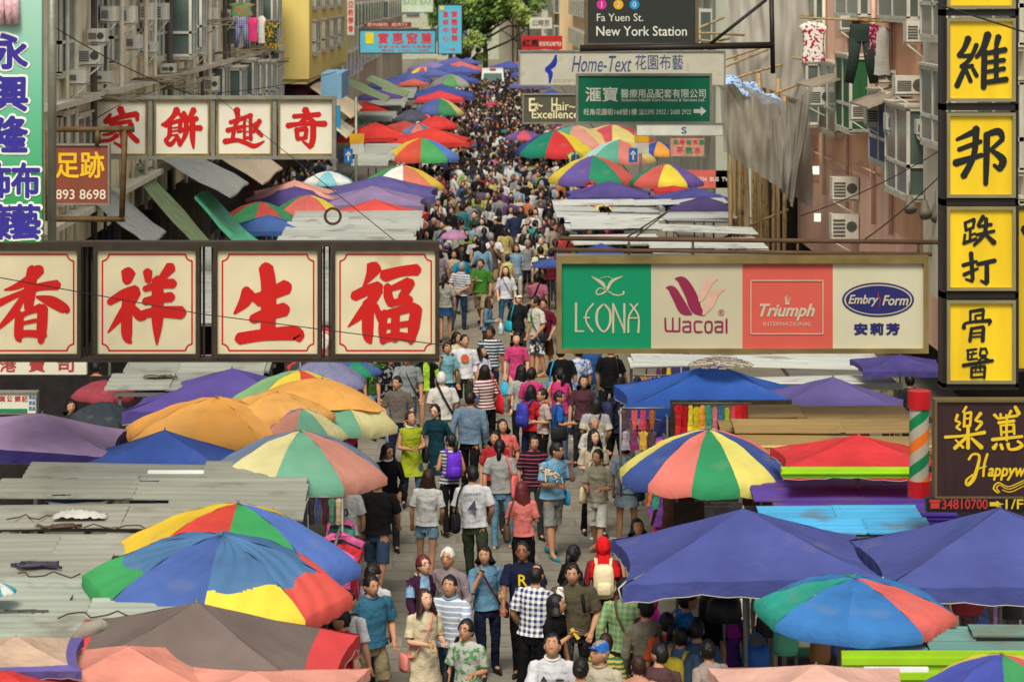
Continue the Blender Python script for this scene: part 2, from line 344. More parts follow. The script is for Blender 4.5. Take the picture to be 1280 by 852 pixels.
def build_signs():
    cream = mat('cream_sign_plastic', (206,194,160), .45, nz=.1, ns=2, dirt=((150,120,70), 1.5, .62, .5))
    # --- four big red characters at the left, framed in one dark row
    Y = 33.0
    r = thing('hanging_sign', 'long dark framed row of four cream panels with big red characters', 'sign', (0,0,0))
    for i, (x0, x1, ch) in enumerate(((-20,98,'xiang1'), (121,246,'xiang2'), (271,398,'sheng'), (418,545,'fu'))):
        p = MB(); pane(p, x0, 312, x1, 443, Y); po = obj('panel', p, cream, r)
        f = MB()
        for (a, b, c, d) in ((x0-4,308,x1+4,313), (x0-4,442,x1+4,448), (x0-4,313,x0+1,442), (x1-1,313,x1+4,442)): pane(f, a, b, c, d, Y, .2, 0, -.05)
        obj('frame', f, metal_dark, r)
        # red border with scooped corners
        bd = MB(); e = 10; q = 8; X0, X1, Y0, Y1 = (x0 if i else -22)+7, x1-6, 318, 438
        pts = []
        for (cx, cy, a0) in ((X0, Y0, 90), (X1, Y0, 180), (X1, Y1, 270), (X0, Y1, 0)):
            for k in range(6):
                a = R(a0-18*k); pts.append((cx+q*math.cos(a), cy+q*math.sin(a)))
        pts.append(pts[0]); s_ = F/Y
        for a, b in zip(pts, pts[1:]):
            l = math.hypot(b[0]-a[0], b[1]-a[1]) or 1; nx, ny = -(b[1]-a[1])/l*1.0, (b[0]-a[0])/l*1.0
            v = [W(a[0]+nx, a[1]+ny, Y-.004), W(b[0]+nx, b[1]+ny, Y-.004), W(b[0]-nx, b[1]-ny, Y-.004), W(a[0]-nx, a[1]-ny, Y-.004)]
            bd.quad(*v)
        obj('border_line', bd, red_ink, r)
        if i < 2: strokes(CH[ch], 0, 300, 5.12, Y, red_ink, r)
        else: strokes(CH[ch], 250, 300, 4.129, Y, red_ink, r)
    b = MB(); pane(b, -30, 302, 549, 308, Y, .25, 0, -.04); pane(b, -30, 447, 549, 452, Y, .25, 0, -.04)
    for x in (545,): pane(b, x, 308, x+4, 447, Y, .12, 0, .02)
    for x in (105, 112, 252, 263, 403, 410): pane(b, x, 308, x+2.5, 447, Y, .06, 0, .12)
    obj('outer_frame', b, metal_dark, r)
    base_root(r)
    # --- four smaller panels behind
    Y = 55.0; pw = mat('white_sign_plastic', (214,209,188), .45, nz=.06, ns=2)
    r = thing('hanging_sign', 'grey framed row of four white panels with smaller red characters', 'sign')
    for x0, x1, ch, ox in ((117,182,'jia',110), (195,260,'bing',110), (273,338,'qu',265), (350,415,'qi',265)):
        p = MB(); pane(p, x0, 127, x1, 192, Y); obj('panel', p, pw, r); strokes(CH[ch], ox, 110, 8, Y, red_ink, r)
        f = MB()
        for (a, b, c, d) in ((x0-2,124,x1+2,127), (x0-2,192,x1+2,195), (x0-2,127,x0,192), (x1,127,x1+2,192)): pane(f, a, b, c, d, Y, .2, 0, -.05)
        obj('frame', f, metal_gold, r)
    f = MB(); pane(f, 66, 120, 420, 124, Y, .3, 0, -.1); pane(f, 66, 195, 420, 199, Y, .3, 0, -.1); pane(f, 416, 124, 420, 195, Y, .3, 0, -.1)
    for x in (112, 186, 264, 341): pane(f, x, 124, x+5, 195, Y, .2, 0, -.06)
    line_mb(f, ((68,126), (112,194)), .04, Y); line_mb(f, ((112,126), (68,194)), .04, Y); pane(f, 66, 124, 70, 195, Y, .2)
    obj('outer_frame', f, metal_grey, r); base_root(r)
    # --- brown foot sign
    Y = 45.0
    r = board('hanging_sign', 'small brown sign with yellow characters and a phone number in a rusty bracket', 66, 182, 135, 254, Y, mat('brown_sign', (128,66,48), .5, nz=.1), metal_grey, 2)
    ye = mat('yellow_print', (226,178,30), .5)
    txt('足跡', 100, 206, 32, Y, ye, r, 60, .02); txt('893 8698', 101, 243, 12, Y, mat('pale_print', (220,205,180), .5), r, 62, .01)
    f = MB()
    for pts in (((60,162), (168,162)), ((156,162), (152,276)), ((60,274), (156,274)), ((122,163), (122,182)), ((60,162), (60,276))): line_mb(f, pts, .055, Y)
    obj('bracket', f, mat('rusty_tube', (92,72,42), .7, .2, nz=.35, ns=8), r); base_root(r)
    # --- green vertical sign and pole
    Y = 29.0
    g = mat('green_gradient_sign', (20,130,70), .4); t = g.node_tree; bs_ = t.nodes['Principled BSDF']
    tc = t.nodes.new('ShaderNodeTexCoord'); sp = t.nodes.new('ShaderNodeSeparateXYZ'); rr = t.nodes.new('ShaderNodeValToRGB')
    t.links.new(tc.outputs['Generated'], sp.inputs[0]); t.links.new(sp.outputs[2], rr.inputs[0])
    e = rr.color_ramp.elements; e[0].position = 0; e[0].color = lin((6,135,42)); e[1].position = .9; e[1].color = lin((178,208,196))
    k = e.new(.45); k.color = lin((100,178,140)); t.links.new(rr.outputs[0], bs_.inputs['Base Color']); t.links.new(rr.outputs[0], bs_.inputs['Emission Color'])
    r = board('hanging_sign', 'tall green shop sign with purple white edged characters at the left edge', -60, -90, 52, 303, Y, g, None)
    pu = mat('purple_print', (52,44,140), .5); wh = mat('white_print', (235,235,225), .5)
    for s_, x, y, h, w in (('永',12,64,42,44), ('興',12,117,42,44), ('隆',12,168,44,44), ('布',32,225,42,34), ('藝',32,277,42,36), ('佈',-4,225,42,34), ('簾',-4,277,42,36)):
        txt(s_, x, y, h+3, Y, wh, r, w+3, .055, dy=-.006); txt(s_, x, y, h, Y, pu, r, w, .03, dy=-.014)
    p = MB()
    for kx in (2, 12, 20): line_mb(p, ((kx-2,-6), (kx,31)), .05, Y-.05)
    obj('picture_print', p, mat('pink_print', (205,165,170), .6, nz=.4, ns=20), r); base_root(r)
    p = MB(); a = W(65, 0, 31); p.tube([(a.x, 31, W(65,300,31).z), (a.x, 31, 9.5)], .055, 10); o = obj('steel_pole', p, metal_grey); tag(o, 'bare grey steel pole beside the tall green sign', 'pole'); recenter(o)
    # --- LEONA row
    Y = 36.0
    r = thing('hanging_sign', 'wide brass framed sign with green, grey and red lingerie brand panels', 'sign')
    lg = (180,172,144)
    for nm, x0, x1, c in (('green_panel',702,814,(2,128,86)), ('grey_panel',814,928,lg), ('red_panel',928,1041,(192,84,72)), ('grey_panel',1041,1154,(190,186,158))):
        p = MB(); pane(p, x0, 329, x1, 435, Y); obj(nm, p, mat('print_'+nm+str(x0), c, .45, nz=.05, ns=1.5, dirt=((170,140,60), 1.2, .66, .25)), r)
    f = MB()
    for (a, b, c, d) in ((696,319,1160,329), (696,435,1160,441), (696,329,702,435), (1154,329,1160,435)): pane(f, a, b, c, d, Y, .3, 0, -.06)
    obj('frame', f, metal_gold, r)
    gr = mat('grey_print', (182,172,146), .5); mr = mat('maroon_print', (132,32,66), .5); nv = mat('navy_print', (34,36,96), .5); pk = mat('pale_pink_print', (200,160,140), .5)
    strokes('160,365,14 160,555,14;155,553,12 212,553,10;275,370,12 235,420,10 225,463,9 235,505,10 272,556,12;212,463,10 250,463,10;345,370,10 302,420,16 302,505,16 345,556,10 385,505,16 385,420,16 345,370,10;408,370,14 408,562,14;408,372,12 480,545,12;482,370,14 482,562,14;520,370,10 575,450,12 575,562,14;570,370,10 515,450,12 508,562,14;512,465,9 580,465,9', 690, 310, 5.333, Y, gr, r)
    strokes('265,190,6 330,230,24 355,265,10;470,188,5 400,220,20 360,285,14 310,310,8 295,290,8 320,266,6 370,285,6 420,312,8 470,308,8 478,290,14', 690, 310, 5.333, Y, gr, r)
    d = MB()
    for k in range(5):
        c = W(690+(328+17*k)/5.333, 310+(200-8*math.sin(PI*k/4))/5.333, Y); d.ball((c.x, Y-.012, c.z), (.011,.004,.011), 6, 4)
    obj('logo_dots', d, gr, r)
    strokes('760,262,6 800,275,50 840,340,62 880,410,66 930,440,14;820,202,6 870,220,60 925,310,76 960,400,74 1015,445,16', 690, 310, 5.333, Y, mr, r)
    strokes('1105,205,6 1050,225,50 1000,320,46 985,350,20;1150,272,6 1090,300,50 1050,370,60 1010,440,20', 690, 310, 5.333, Y, pk, r, dy=-.008)
    strokes('755,465,12 758,540,14 775,552,12 800,552,12;805,465,12 805,552,12;850,465,12 850,552,12;805,552,12 850,552,12;872,490,11 915,490,12 922,505,12 922,558,12;922,520,10 880,524,12 875,545,12 885,556,11 922,556,11;1000,490,11 955,490,12 950,525,12 958,556,12 1000,556,11;1020,525,12 1028,492,12 1060,492,12 1066,525,12 1058,556,12 1028,556,12 1020,525,12;1085,490,11 1128,490,12 1135,505,12 1135,558,12;1135,520,10 1095,524,12 1088,545,12 1098,556,11 1135,556,11;1163,472,13 1163,562,13', 690, 310, 5.333, Y, mr, r)
    txt('®', 690+1128/5.333, 310+430/5.333, 8, Y, mr, r, 8)
    b = MB()
    for (a, b1, c, d1) in ((938,350,1029,351.2), (938,416.5,1029,417.7), (938,351,939.2,417), (1028,351,1029.2,417)): pane(b, a, b1, c, d1, Y, .01, 0, -.012)
    obj('border_line', b, gr, r)
    txt('Triumph', 984, 390, 20, Y, gr, r, 68, .03, shear=.35); txt('INTERNATIONAL', 984, 404.5, 5, Y, gr, r, 60, .0)
    strokes('312,310,4 322,355,8;325,300,4 326,355,8;347,312,4 334,355,8;316,356,10 340,356,10', 920, 310, 5.12, Y, gr, r)
    e = MB()
    for rx, ry, dd in ((45, 21.5, 0), (42.5, 19.2, -.004), (40.5, 17.6, -.008)):
        c = W(1097.5, 374.5, Y); n = 40; s_ = F/Y
        e.add([(c.x+rx/s_*math.cos(2*PI*k/n), Y-.006+dd, c.z+ry/s_*math.sin(2*PI*k/n)) for k in range(n)], [tuple(range(n))], {0: 0, -.004: 1, -.008: 0}[dd])
    obj('oval_badge', e, [nv, gr], r)
    txt('Embry', 1079, 375.5, 14, Y, gr, r, 37, .022, dy=-.02, shear=.3); txt('Form', 1119, 375, 12, Y, gr, r, 32, .022, dy=-.02, shear=.3)
    strokes('912,275,3 908,300,6 922,330,7 910,380,3', 920, 310, 5.12, Y, mat('red_print', (150,40,60), .5), r, dy=-.02)
    for i, c in enumerate('安莉芳'): txt(c, 1076+i*20, 411, 13.5, Y, nv, r, 15.5, .05)
    base_root(r)
    p = MB(); line_mb(p, ((690,312), (1165,318)), .03, 36.1)
    for x in (786, 866, 997, 1148): line_mb(p, ((x, 302), (x, 322)), .02, 36.1)
    line_mb(p, ((700,298), (1180,303)), .035, 36.1)
    line_mb(p, ((780,299), (838,262)), .012, 36.1)
    o = obj('support_rail', p, mat('rusty_brown', (84,62,42), .8, nz=.3)); tag(o, 'thin rusty rail carrying the wide lingerie sign', 'rail'); recenter(o)
    # --- yellow column
    Y = 30.0; yel = mat('yellow_lightbox', (222,186,30), .4, nz=.14, ns=1.2, emit=.04, streak=3)
    r = thing('hanging_sign', 'tall black framed column of yellow light boxes with black characters', 'sign')
    for (y0, y1) in ((-90, 7), (27, 123), (145, 243), (262, 359), (379, 475)):
        p = MB(); pane(p, 1187, y0, 1265, y1, Y, .2); obj('light_box', p, yel, r)
        f = MB(); pane(f, 1183, y0-4, 1269, y0, Y, .3, 0, -.04); pane(f, 1183, y1, 1269, y1+4, Y, .3, 0, -.04); pane(f, 1183, y0, 1187, y1, Y, .3, 0, -.04); pane(f, 1265, y0, 1269, y1, Y, .3, 0, -.04)
        obj('box_rim', f, mat('rim_metal', (150,140,100), .4, .5), r)
    f = MB(); pane(f, 1178, -90, 1183, 484, Y, .3); pane(f, 1269, -90, 1273, 484, Y, .3)
    for y in (12, 130, 249, 365, 479): pane(f, 1178, y, 1273, y+(8 if y < 479 else 8), Y, .3)
    obj('outer_frame', f, mat('black_frame', (34,28,24), .5, nz=.2), r)
    for k in ('wei', 'bang'): strokes(CH[k], 1160, 0, 3.408, Y, blk_ink, r, wk=1.05)
    for k in ('die', 'da', 'gu', 'yi'): strokes(CH[k], 1160, 240, 3.408, Y, blk_ink, r, wk=1.0)
    base_root(r)
    r = board('hanging_sign', 'second yellow light box half cut by the right edge', 1273, 262, 1330, 460, 31.5, yel, metal_dark, 4)
    strokes('1280,285,10 1290,300,12', 0, 0, 1, 31.5, blk_ink, r); base_root(r)
    # --- maroon hair shop sign
    Y = 28.0
    r = board('hanging_sign', 'dark maroon sign with yellow brush characters and script above a phone number strip', 1171, 502, 1300, 620, Y, mat('maroon_sign', (52,34,34), .35, nz=.25, streak=4), mat('bronze_rim', (110,92,60), .5, .4), 3)
    st = MB(); pane(st, 1158, 623, 1300, 640, Y-.05); obj('number_strip', st, mat('near_black', (30,26,22), .4), r)
    yb = mat('yellow_brush', (214,178,28), .5)
    strokes('440,140,16 420,175,16;385,190,20 372,225,14;372,228,14 400,240,14 378,268,16;378,270,14 402,285,14;430,180,16 425,265,18;430,182,14 470,175,18;470,178,16 462,262,16;435,215,12 465,210,12;430,262,14 465,255,14;530,180,24 495,225,16;500,228,14 535,240,20 500,285,16;305,330,20 430,320,16 555,300,24;450,270,22 450,400,24;440,330,20 365,400,24;370,345,10 420,395,18;470,335,16 535,395,30', 1120, 480, 5.0125, Y, yb, r)
    strokes('615,190,22 640,215,14;655,185,18 655,215,14;720,165,20 700,210,14;745,140,22 770,185,26;640,215,14 760,195,18;690,190,16 695,240,14;640,240,20 740,228,20;655,262,14 660,320,16;735,250,20 740,312,16;650,258,12 740,250,14;690,230,16 692,350,18;660,300,14 735,292,14;600,345,22 790,325,18;610,400,30 630,370,16;655,375,20 665,405,20;700,370,24 710,405,16 760,400,22 790,380,24;760,355,18 785,370,16', 1120, 480, 5.0125, Y, yb, r)
    strokes('455,470,16 480,438,14 520,445,16 512,510,20 485,590,26 448,628,22 440,600,14 480,565,10;572,435,16 553,500,16 546,575,14;500,538,10 535,520,10 565,512,8', 1120, 480, 5.0125, Y, yb, r); txt('appyway', 1266, 592, 15, Y, yb, r, 62, .03, shear=.25)
    strokes('640,680,8 610,650,10 640,615,8 700,640,6 760,620,7 810,595,5;650,675,6 630,650,8 650,630,6 710,655,6 810,610,5;665,660,5 720,672,6 810,630,5', 1120, 480, 5.0125, Y, yb, r)
    txt('34810700', 1206, 629.5, 12, Y-.05, mat('red_number', (176,50,44), .5), r, 57, .015); txt('➨', 1246, 629.5, 9, Y-.05, yb, r, 18); txt('1/F', 1268, 629.5, 12, Y-.05, yb, r, 22, .01)
    ph = MB(); pane(ph, 1163, 628, 1174, 635, Y-.05, .01, 0, -.012); pane(ph, 1161.5, 624, 1175.5, 627.3, Y-.05, .01, 0, -.012); obj('phone_symbol', ph, mat('red_number', (176,50,44), .5), r)
    base_root(r)
    # --- barber pole
    r = thing('barber_pole', 'barber pole with orange, green and white stripes between two red caps', 'barber pole')
    c = W(1149, 555, 29.0); s_ = F/29.0; ra = 14.5/s_; ztop, zb = W(0, 488, 29).z, W(0, 620, 29).z; z1, z0 = W(0, 510, 29).z, W(0, 600, 29).z
    cl = MB(); n = 40; pitch = (z1-z0)/1.55; ri = ra*.86
    for b_ in range(-4, 9):
        lo_, hi_ = z0+pitch*b_/4, z0+pitch*(b_+1)/4; vs = []
        for k in range(n+1):
            a_ = 2*PI*k/n; dz = pitch*k/n*1.0
            for zz in (lo_, hi_): vs.append((ri*math.cos(a_-PI/2), ri*math.sin(a_-PI/2), min(z1, max(z0, zz+dz))))
        cl.add(vs, [(2*k, 2*k+2, 2*k+3, 2*k+1) for k in range(n) if vs[2*k+1][2]-vs[2*k][2] > 1e-4 or vs[2*k+3][2]-vs[2*k+2][2] > 1e-4], (0, 1, 0, 2)[b_ % 4], True)
    obj('striped_tube', cl, [mat('dull_white', (170,160,140), .4), mat('pole_green', (20,120,72), .4), mat('pole_orange', (220,110,30), .4)], r).location = (c.x, c.y, 0)
    for a, b in ((z1, ztop), (zb, z0)):
        cp = MB(); cp.tube([(0,0,a), (0,0,b)], ra, 20, smooth=False); obj('cap', cp, mat('cap_red', (176,24,28), .45), r).location = (c.x, c.y, 0)
    for zz in (z0+.1, z1-.16): br = MB(); br.box(ra*.8, ra+.1, -.05, .05, zz, zz+.06); obj('bracket', br, metal_dark, r).location = (c.x, c.y, 0)
    base_root(r)
    # --- station sign, home textile sign, green medical sign, hair sign
    dk = mat('charcoal_sign', (44,46,42), .45, nz=.05)
    Y = 50.0; r = board('hanging_sign', 'dark station sign with three coloured dots and white street name', 735, -60, 869, 54, Y, dk, mat('bronze_rim', (110,92,60), .5, .4), 4)
    wt = mat('soft_white_print', (205,205,190), .5)
    for x, c, s_ in ((752,(196,40,130),'1'), (773,(205,158,30),'2'), (793,(30,130,180),'0')):
        d = MB(); q = W(x, 6, Y); rr_ = 6.2/(F/Y); d.add([(q.x+rr_*math.cos(2*PI*k/20), Y-.01, q.z+rr_*math.sin(2*PI*k/20)) for k in range(20)], [tuple(range(20))]); obj('coloured_dot', d, mat('dot'+s_, c, .5), r); txt(s_, x, 6, 7, Y, wt, r, None, dy=-.016)
    txt('Fa Yuen St.', 775, 22, 9.5, Y, wt, r, 58, 0); txt('New York Station', 802, 39, 12, Y, wt, r, 113, .008); base_root(r)
    p = MB(); line_mb(p, ((725,61), (965,57)), .07, 49.8); line_mb(p, ((887,56), (958,0)), .035, 49.8); line_mb(p, ((964,-5), (966,92)), .05, 49.8)
    o = obj('steel_truss', p, mat('black_frame', (34,28,24), .5, nz=.2)); tag(o, 'thin black steel truss under the dark station sign', 'truss'); recenter(o)
    Y = 58.0; r = board('hanging_sign', 'long off-white textile shop sign with navy italic lettering and blue swoosh', 650, 65, 905, 106, Y, mat('offwhite_sign', (180,176,158), .5, nz=.12, ns=2, dirt=((140,120,90), 2, .6, .5)), metal_grey, 2)
    tb = mat('navy_script', (52,66,112), .5)
    txt('Home-Text', 752, 80, 20, Y, tb, r, 75, .0, shear=.3); txt('花園布藝', 824, 78, 19, Y, tb, r, 60, 0); txt('傢俬窗簾布藝', 708, 101, 5, Y, mat('grey_print', (182,172,146), .5), r, 34)
    strokes('695,69,2 692,80,7 683,87,5;683,87,5 688,92,6 687,104,2', 0, 0, 1, Y, mat('swoosh_blue', (28,48,150), .5), r); base_root(r)
    Y = 52.0; r = board('hanging_sign', 'green health care company sign with white characters and arrow', 723, 95, 887, 152, Y, mat('green_sign', (6,98,70), .4, nz=.05), metal_grey, 3)
    txt('滙寶', 752, 118, 18, Y, wt, r, 40, .01); txt('醫療用品配套有限公司', 829, 117, 11, Y, wt, r, 106, .01); txt('Solutions Health Care Products & Services Ltd.', 829, 125, 3.6, Y, wt, r, 104, .01)
    txt('旺角花園街168號1樓', 763, 140, 8, Y, wt, r, 66, .008); txt('☎', 802, 140, 7, Y, wt, r); txt('2395 2922 / 2688 2922', 835, 140, 6, Y, wt, r, 58)
    a = MB(); pane(a, 867, 136.5, 876, 141.5, Y, .01, 0, -.01); q = [W(876,133,Y-.01), W(883,139,Y-.01), W(876,145,Y-.01)]; a.add(q, [(0,2,1)]); obj('arrow', a, wt, r); base_root(r)
    Y = 62.0; r = board('hanging_sign', 'dull olive hair salon sign with pale blocky lettering', 655, 119, 723, 153, Y, mat('olive_sign', (84,80,64), .5, nz=.1), metal_grey, 2)
    pl = mat('pale_yellow_print', (222,214,168), .5)
    txt('E', 665, 131, 16, Y, pl, r, 7, .02); txt('x~', 673, 133, 8, Y, pl, r, 10, .02); txt('H', 693, 131, 17, Y, pl, r, 7, .01); txt('air~', 708, 133, 10, Y, pl, r, 22, .01); txt('Excellence', 694, 143, 10, Y, pl, r, 58, .015); base_root(r)
    # --- far signs
    bl = mat('pale_blue_sign', (88,172,196), .5, nz=.06)
    Y = 110.0; r = board('hanging_sign', 'wide pale blue curtain shop sign with red characters over the left stalls', 450, 38, 544, 66, Y, bl, metal_dark, 1.2)
    ri = mat('far_red_print', (196,60,70), .5)
    for i, c in enumerate('實惠窗簾'): txt(c, 479+18*i, 48, 14, Y, ri, r, 13, .02)
    txt('窗簾 地毯 牆紙 批發零售', 506, 58.5, 3.5, Y, ri, r, 66); txt('電話 2380 2388', 506, 63, 3, Y, ri, r, 60)
    q = MB(); pane(q, 457, 41, 467, 55, Y, .02, 0, -.02); obj('logo_square', q, mat('logo_yellow', (220,200,30), .5), r); base_root(r)
    Y = 108.0; r = board('hanging_sign', 'upright pale blue sign with two columns of red characters', 548, 6, 577, 67, Y, bl, metal_dark, 1.2)
    for i, c in enumerate('實惠窗簾'): txt(c, 568, 18+10*i, 8, Y, ri, r, 8, .02)
    for i, c in enumerate('直銷中心'): txt(c, 557, 18+10*i, 7, Y, ri, r, 7, .02)
    q = MB(); pane(q, 550, 8, 555, 13, Y, .02, 0, -.02); obj('logo_square', q, mat('logo_yellow', (220,200,30), .5), r); txt('一樓', 562, 62, 3, Y, ri, r, 14); base_root(r)
    Y = 118.0; r = board('hanging_sign', 'thin dark red sign strip above the wide pale blue sign', 458, 28, 514, 34, Y, mat('dark_red_sign', (130,46,36), .5), None)
    txt('百利織物  成衣行', 484, 31, 4.5, Y, mat('pale_print', (220,205,180), .5), r, 50); base_root(r)
    Y = 120.0; r = board('hanging_sign', 'faded pale green sign at the top above the blue signs', 502, -20, 541, 15, Y, mat('pale_green_sign', (190,205,180), .5), metal_grey, 1)
    txt('BASE BAR', 522, 3, 7, Y, mat('green_print', (120,150,110), .5), r, 36); base_root(r)
    Y = 95.0; r = board('hanging_sign', 'small red sign with white outlined characters right of the tree', 652, 45, 703, 62, Y, mat('signal_red', (176,34,34), .5), None)
    txt('紅馬', 663, 54, 9, Y, mat('dark_print', (40,20,20), .5), r, 20, .03); txt('家居用品專門店', 688, 55, 5.5, Y, mat('pale_print', (220,205,180), .5), r, 28, .01); base_root(r)
    Y = 112.0; r = board('hanging_sign', 'white upright sign with red and blue characters on the far left houses', 434, -30, 443, 44, Y, mat('offwhite_sign', (196,192,174), .5), None)
    for i, c in enumerate('中亞教學會'): txt(c, 438.5, -4+10*i, 8, Y, ri, r, 7, .02)
    base_root(r)
    Y = 160.0; r = board('hanging_sign', 'white sign with dark characters hanging in front of the far houses', 662, 22, 690, 36, Y, mat('offwhite_sign', (196,192,174), .5), None)
    txt('公時京', 676, 29, 8, Y, mat('dark_print', (40,20,20), .5), r, 22, .01); base_root(r)
    # lower shop fascias
    Y = 44.0; r = board('shop_sign', 'tilted white shop fascia with red characters under the big red character row', -20, 452, 108, 468, Y, mat('white_sign_plastic', (214,209,188), .45, nz=.06, ns=2), None, cat='sign')
    for x, c in ((10,'港'), (46,'寶'), (82,'司')): txt(c, x, 456, 16, Y, mat('shop_red', (170,60,60), .5), r, 20, .02)
    base_root(r)
    Y = 37.0; r = board('shop_sign', 'small white notice board with red heading and green strip at the left edge', -20, 491, 45, 516, Y, mat('white_sign_plastic', (214,209,188), .45, nz=.06, ns=2), metal_grey, 1.5)
    for x, c in ((3,'業'), (12,'公'), (22,'錦'), (31,'記')): txt(c, x, 498, 7, Y, mat('shop_red', (170,60,60), .5), r, 7, .02)
    q = MB(); pane(q, -18, 510.5, 34, 515, Y, .02, 0, -.02); obj('green_strip', q, mat('strip_green', (30,130,90), .5), r)
    for k in range(3):
        txt('貨品', 40, 496+7*k, 5, Y, mat('strip_blue', (30,110,170), .5), r, 8, .02)
    base_root(r)
    Y = 96.0; r = board('shop_sign', 'red shop fascia with white lettering behind the right multicoloured umbrella', 843, 213, 912, 235, Y, mat('fascia_red', (200,96,86), .5), None)
    txt('CANTEEN  BUS  TV', 882, 224, 5, Y, wt, r, 56, .02); base_root(r)
    Y = 88.0; r = board('shop_sign', 'pale poster board with red and green characters beyond the umbrellas', 838, 171, 880, 195, Y, mat('poster_pink', (196,140,120), .6, nz=.3, ns=9), metal_grey, 1)
    for i, c in enumerate('新時裝布藝'): txt(c, 845+8*i, 178, 6, Y, ri if i % 2 else mat('strip_green', (30,130,90), .5), r, 6, .03)
    for i, c in enumerate('平靚水'): txt(c, 850+11*i, 188, 8, Y, mat('strip_green', (30,130,90), .5) if i % 2 else ri, r, 8, .03)
    base_root(r)
    Y = 70.0; r = board('light_box', 'plain grey light box with small blue letter at its middle', 796, 155, 905, 169, Y, mat('box_grey', (196,196,184), .5), metal_grey, 1, cat='sign')
    txt('S', 855, 163, 8, Y, mat('letter_blue', (40,84,120), .5), r, 6, .02); base_root(r)
    Y = 56.0; r = board('warning_board', 'upright red and white striped hazard board beside the hair salon sign', 672, 121, 683, 151, 90.0, mat('dull_white', (170,160,140), .4), None, cat='board')
    for k in range(4):
        q = MB(); y = 124+8*k; q.quad(W(672,y,89.98), W(672,y+4,89.98), W(683,y+8,89.98), W(683,y+4,89.98)); obj('stripe', q, red_ink, r)
    base_root(r)
    for (x, y, Y, lab) in ((435,195,84,'blue one-way arrow sign on a grey post among the left stalls'), (791,194,90,'blue one-way arrow sign on a grey post among the right umbrellas')):
        r = thing('traffic_sign', lab, 'traffic sign')
        q = MB(); pane(q, x-5, y-9, x+6, y+9, Y, .03); obj('blue_plate', q, mat('plate_blue', (28,94,160), .5), r)
        q = MB(); pane(q, x-.3, y-3, x+1.2, y+6, Y, .01, 0, -.012); q.add([W(x-3.3,y-1,Y-.012), W(x+.5,y-6,Y-.012), W(x+4.2,y-1,Y-.012)], [(0,1,2)]); obj('arrow', q, wt, r)
        q = MB(); a = W(x+10, y, Y); q.tube([(a.x, Y+.06, 0), (a.x, Y+.06, 5)], .05, 8); obj('post', q, metal_grey, r)
        q = MB(); pane(q, x+2, y-16-12, x+20, y-16, Y, .03); obj('yellow_plate', q, mat('plate_yellow', (200,150,30), .5, nz=.2), r)
        q = MB(); pane(q, x+3, y-16, x+20, y-2, Y, .03, 0, .01); obj('text_plate', q, mat('plate_grey', (180,178,165), .5, nz=.2), r); base_root(r)
build_signs()
# ---------------------------------------------------------------- setting
def build_setting():
    road_m = mat('road_paving', (122,116,100), .8, nz=.16, ns=1.2, bump=.25, bs=60, dirt=((70,66,58), .8, .58, .5))
    t = road_m.node_tree; b = t.nodes['Principled BSDF']
    g = MB(); g.quad((-400,-60,-.05), (400,-60,-.05), (400,2500,-.05), (-400,2500,-.05)); struct('ground', g, mat('ground_dust', (120,116,104), .9))
    g = MB(); g.quad((-6.2,-10,0), (6.6,-10,0), (6.6,330,0), (-6.2,330,0)); struct('road', g, road_m)
    # paving slabs of the walking lane that can be told apart (joints recessed)
    slab = MB(); slab.box(-.29,.29,-.29,.29,-.03,.012); sm = slab.mesh('slab', [mat('paving_slab', None, .85, nz=.16, ns=5, bump=.3, bs=40)])
    root = bpy.data.objects['road']; k = 0; rnd = random.Random(3)
    for j in range(44):
        for i in range(8):
            if k >= 298: break
            x = -2.3+i*.62+(.3 if j % 2 else 0); y = 26.5+j*.62
            if not (30 < y < 54) : continue
            o = bpy.data.objects.new('slab', sm); COL.objects.link(o); o.parent = root; o.location = (x, y, rnd.uniform(-.002, .003)); v = rnd.uniform(.86, 1.1)
            o.color = (.21*v, .192*v, .15*v, 1); k += 1
    jm = MB()
    for j in range(46):
        for i in range(14):
            x = -4.5+i*.62+(.3 if j % 2 else 0); y = 54.9+j*.62
            jm.box(x-.29, x+.29, y-.29, y+.29, -.02, .01)
    o = obj('paving_slabs', jm, mat('lane_slabs', (128,120,102), .85, nz=.14, ns=2), root); tag(o, kind='stuff')
    for sx, nm in ((-1, 'pavement'), (1, 'pavement')):
        g = MB(); a, b_ = (-8.6, -6.2) if sx < 0 else (6.6, 9.1); g.box(a, b_, -10, 330, -.04, .12); struct(nm, g, mat('pavement_concrete', (112,108,98), .85, nz=.18, ns=2, bump=.2))
    g = MB()
    for y in (39.5, 48.3, 57): g.box(1.6, 2.4, y, y+.12, .002, .016)
    for y in (43, 52): g.box(-1.2, -.3, y, y+.1, .002, .016)
    struct('road_marking', g, mat('worn_white_paint', (200,198,185), .8, nz=.3, ns=12))
glass = mat('window_glass', (88,104,96), .2, spec=.6, nz=.3, ns=1.5)
alu = mat('aluminium', (200,196,180), .6, 0, nz=.2)
acm = mat('ac_casing', (206,202,186), .55, nz=.15, ns=4, dirt=((110,96,70), 4, .6, .6)); acg = mat('ac_grille', (84,82,76), .6)
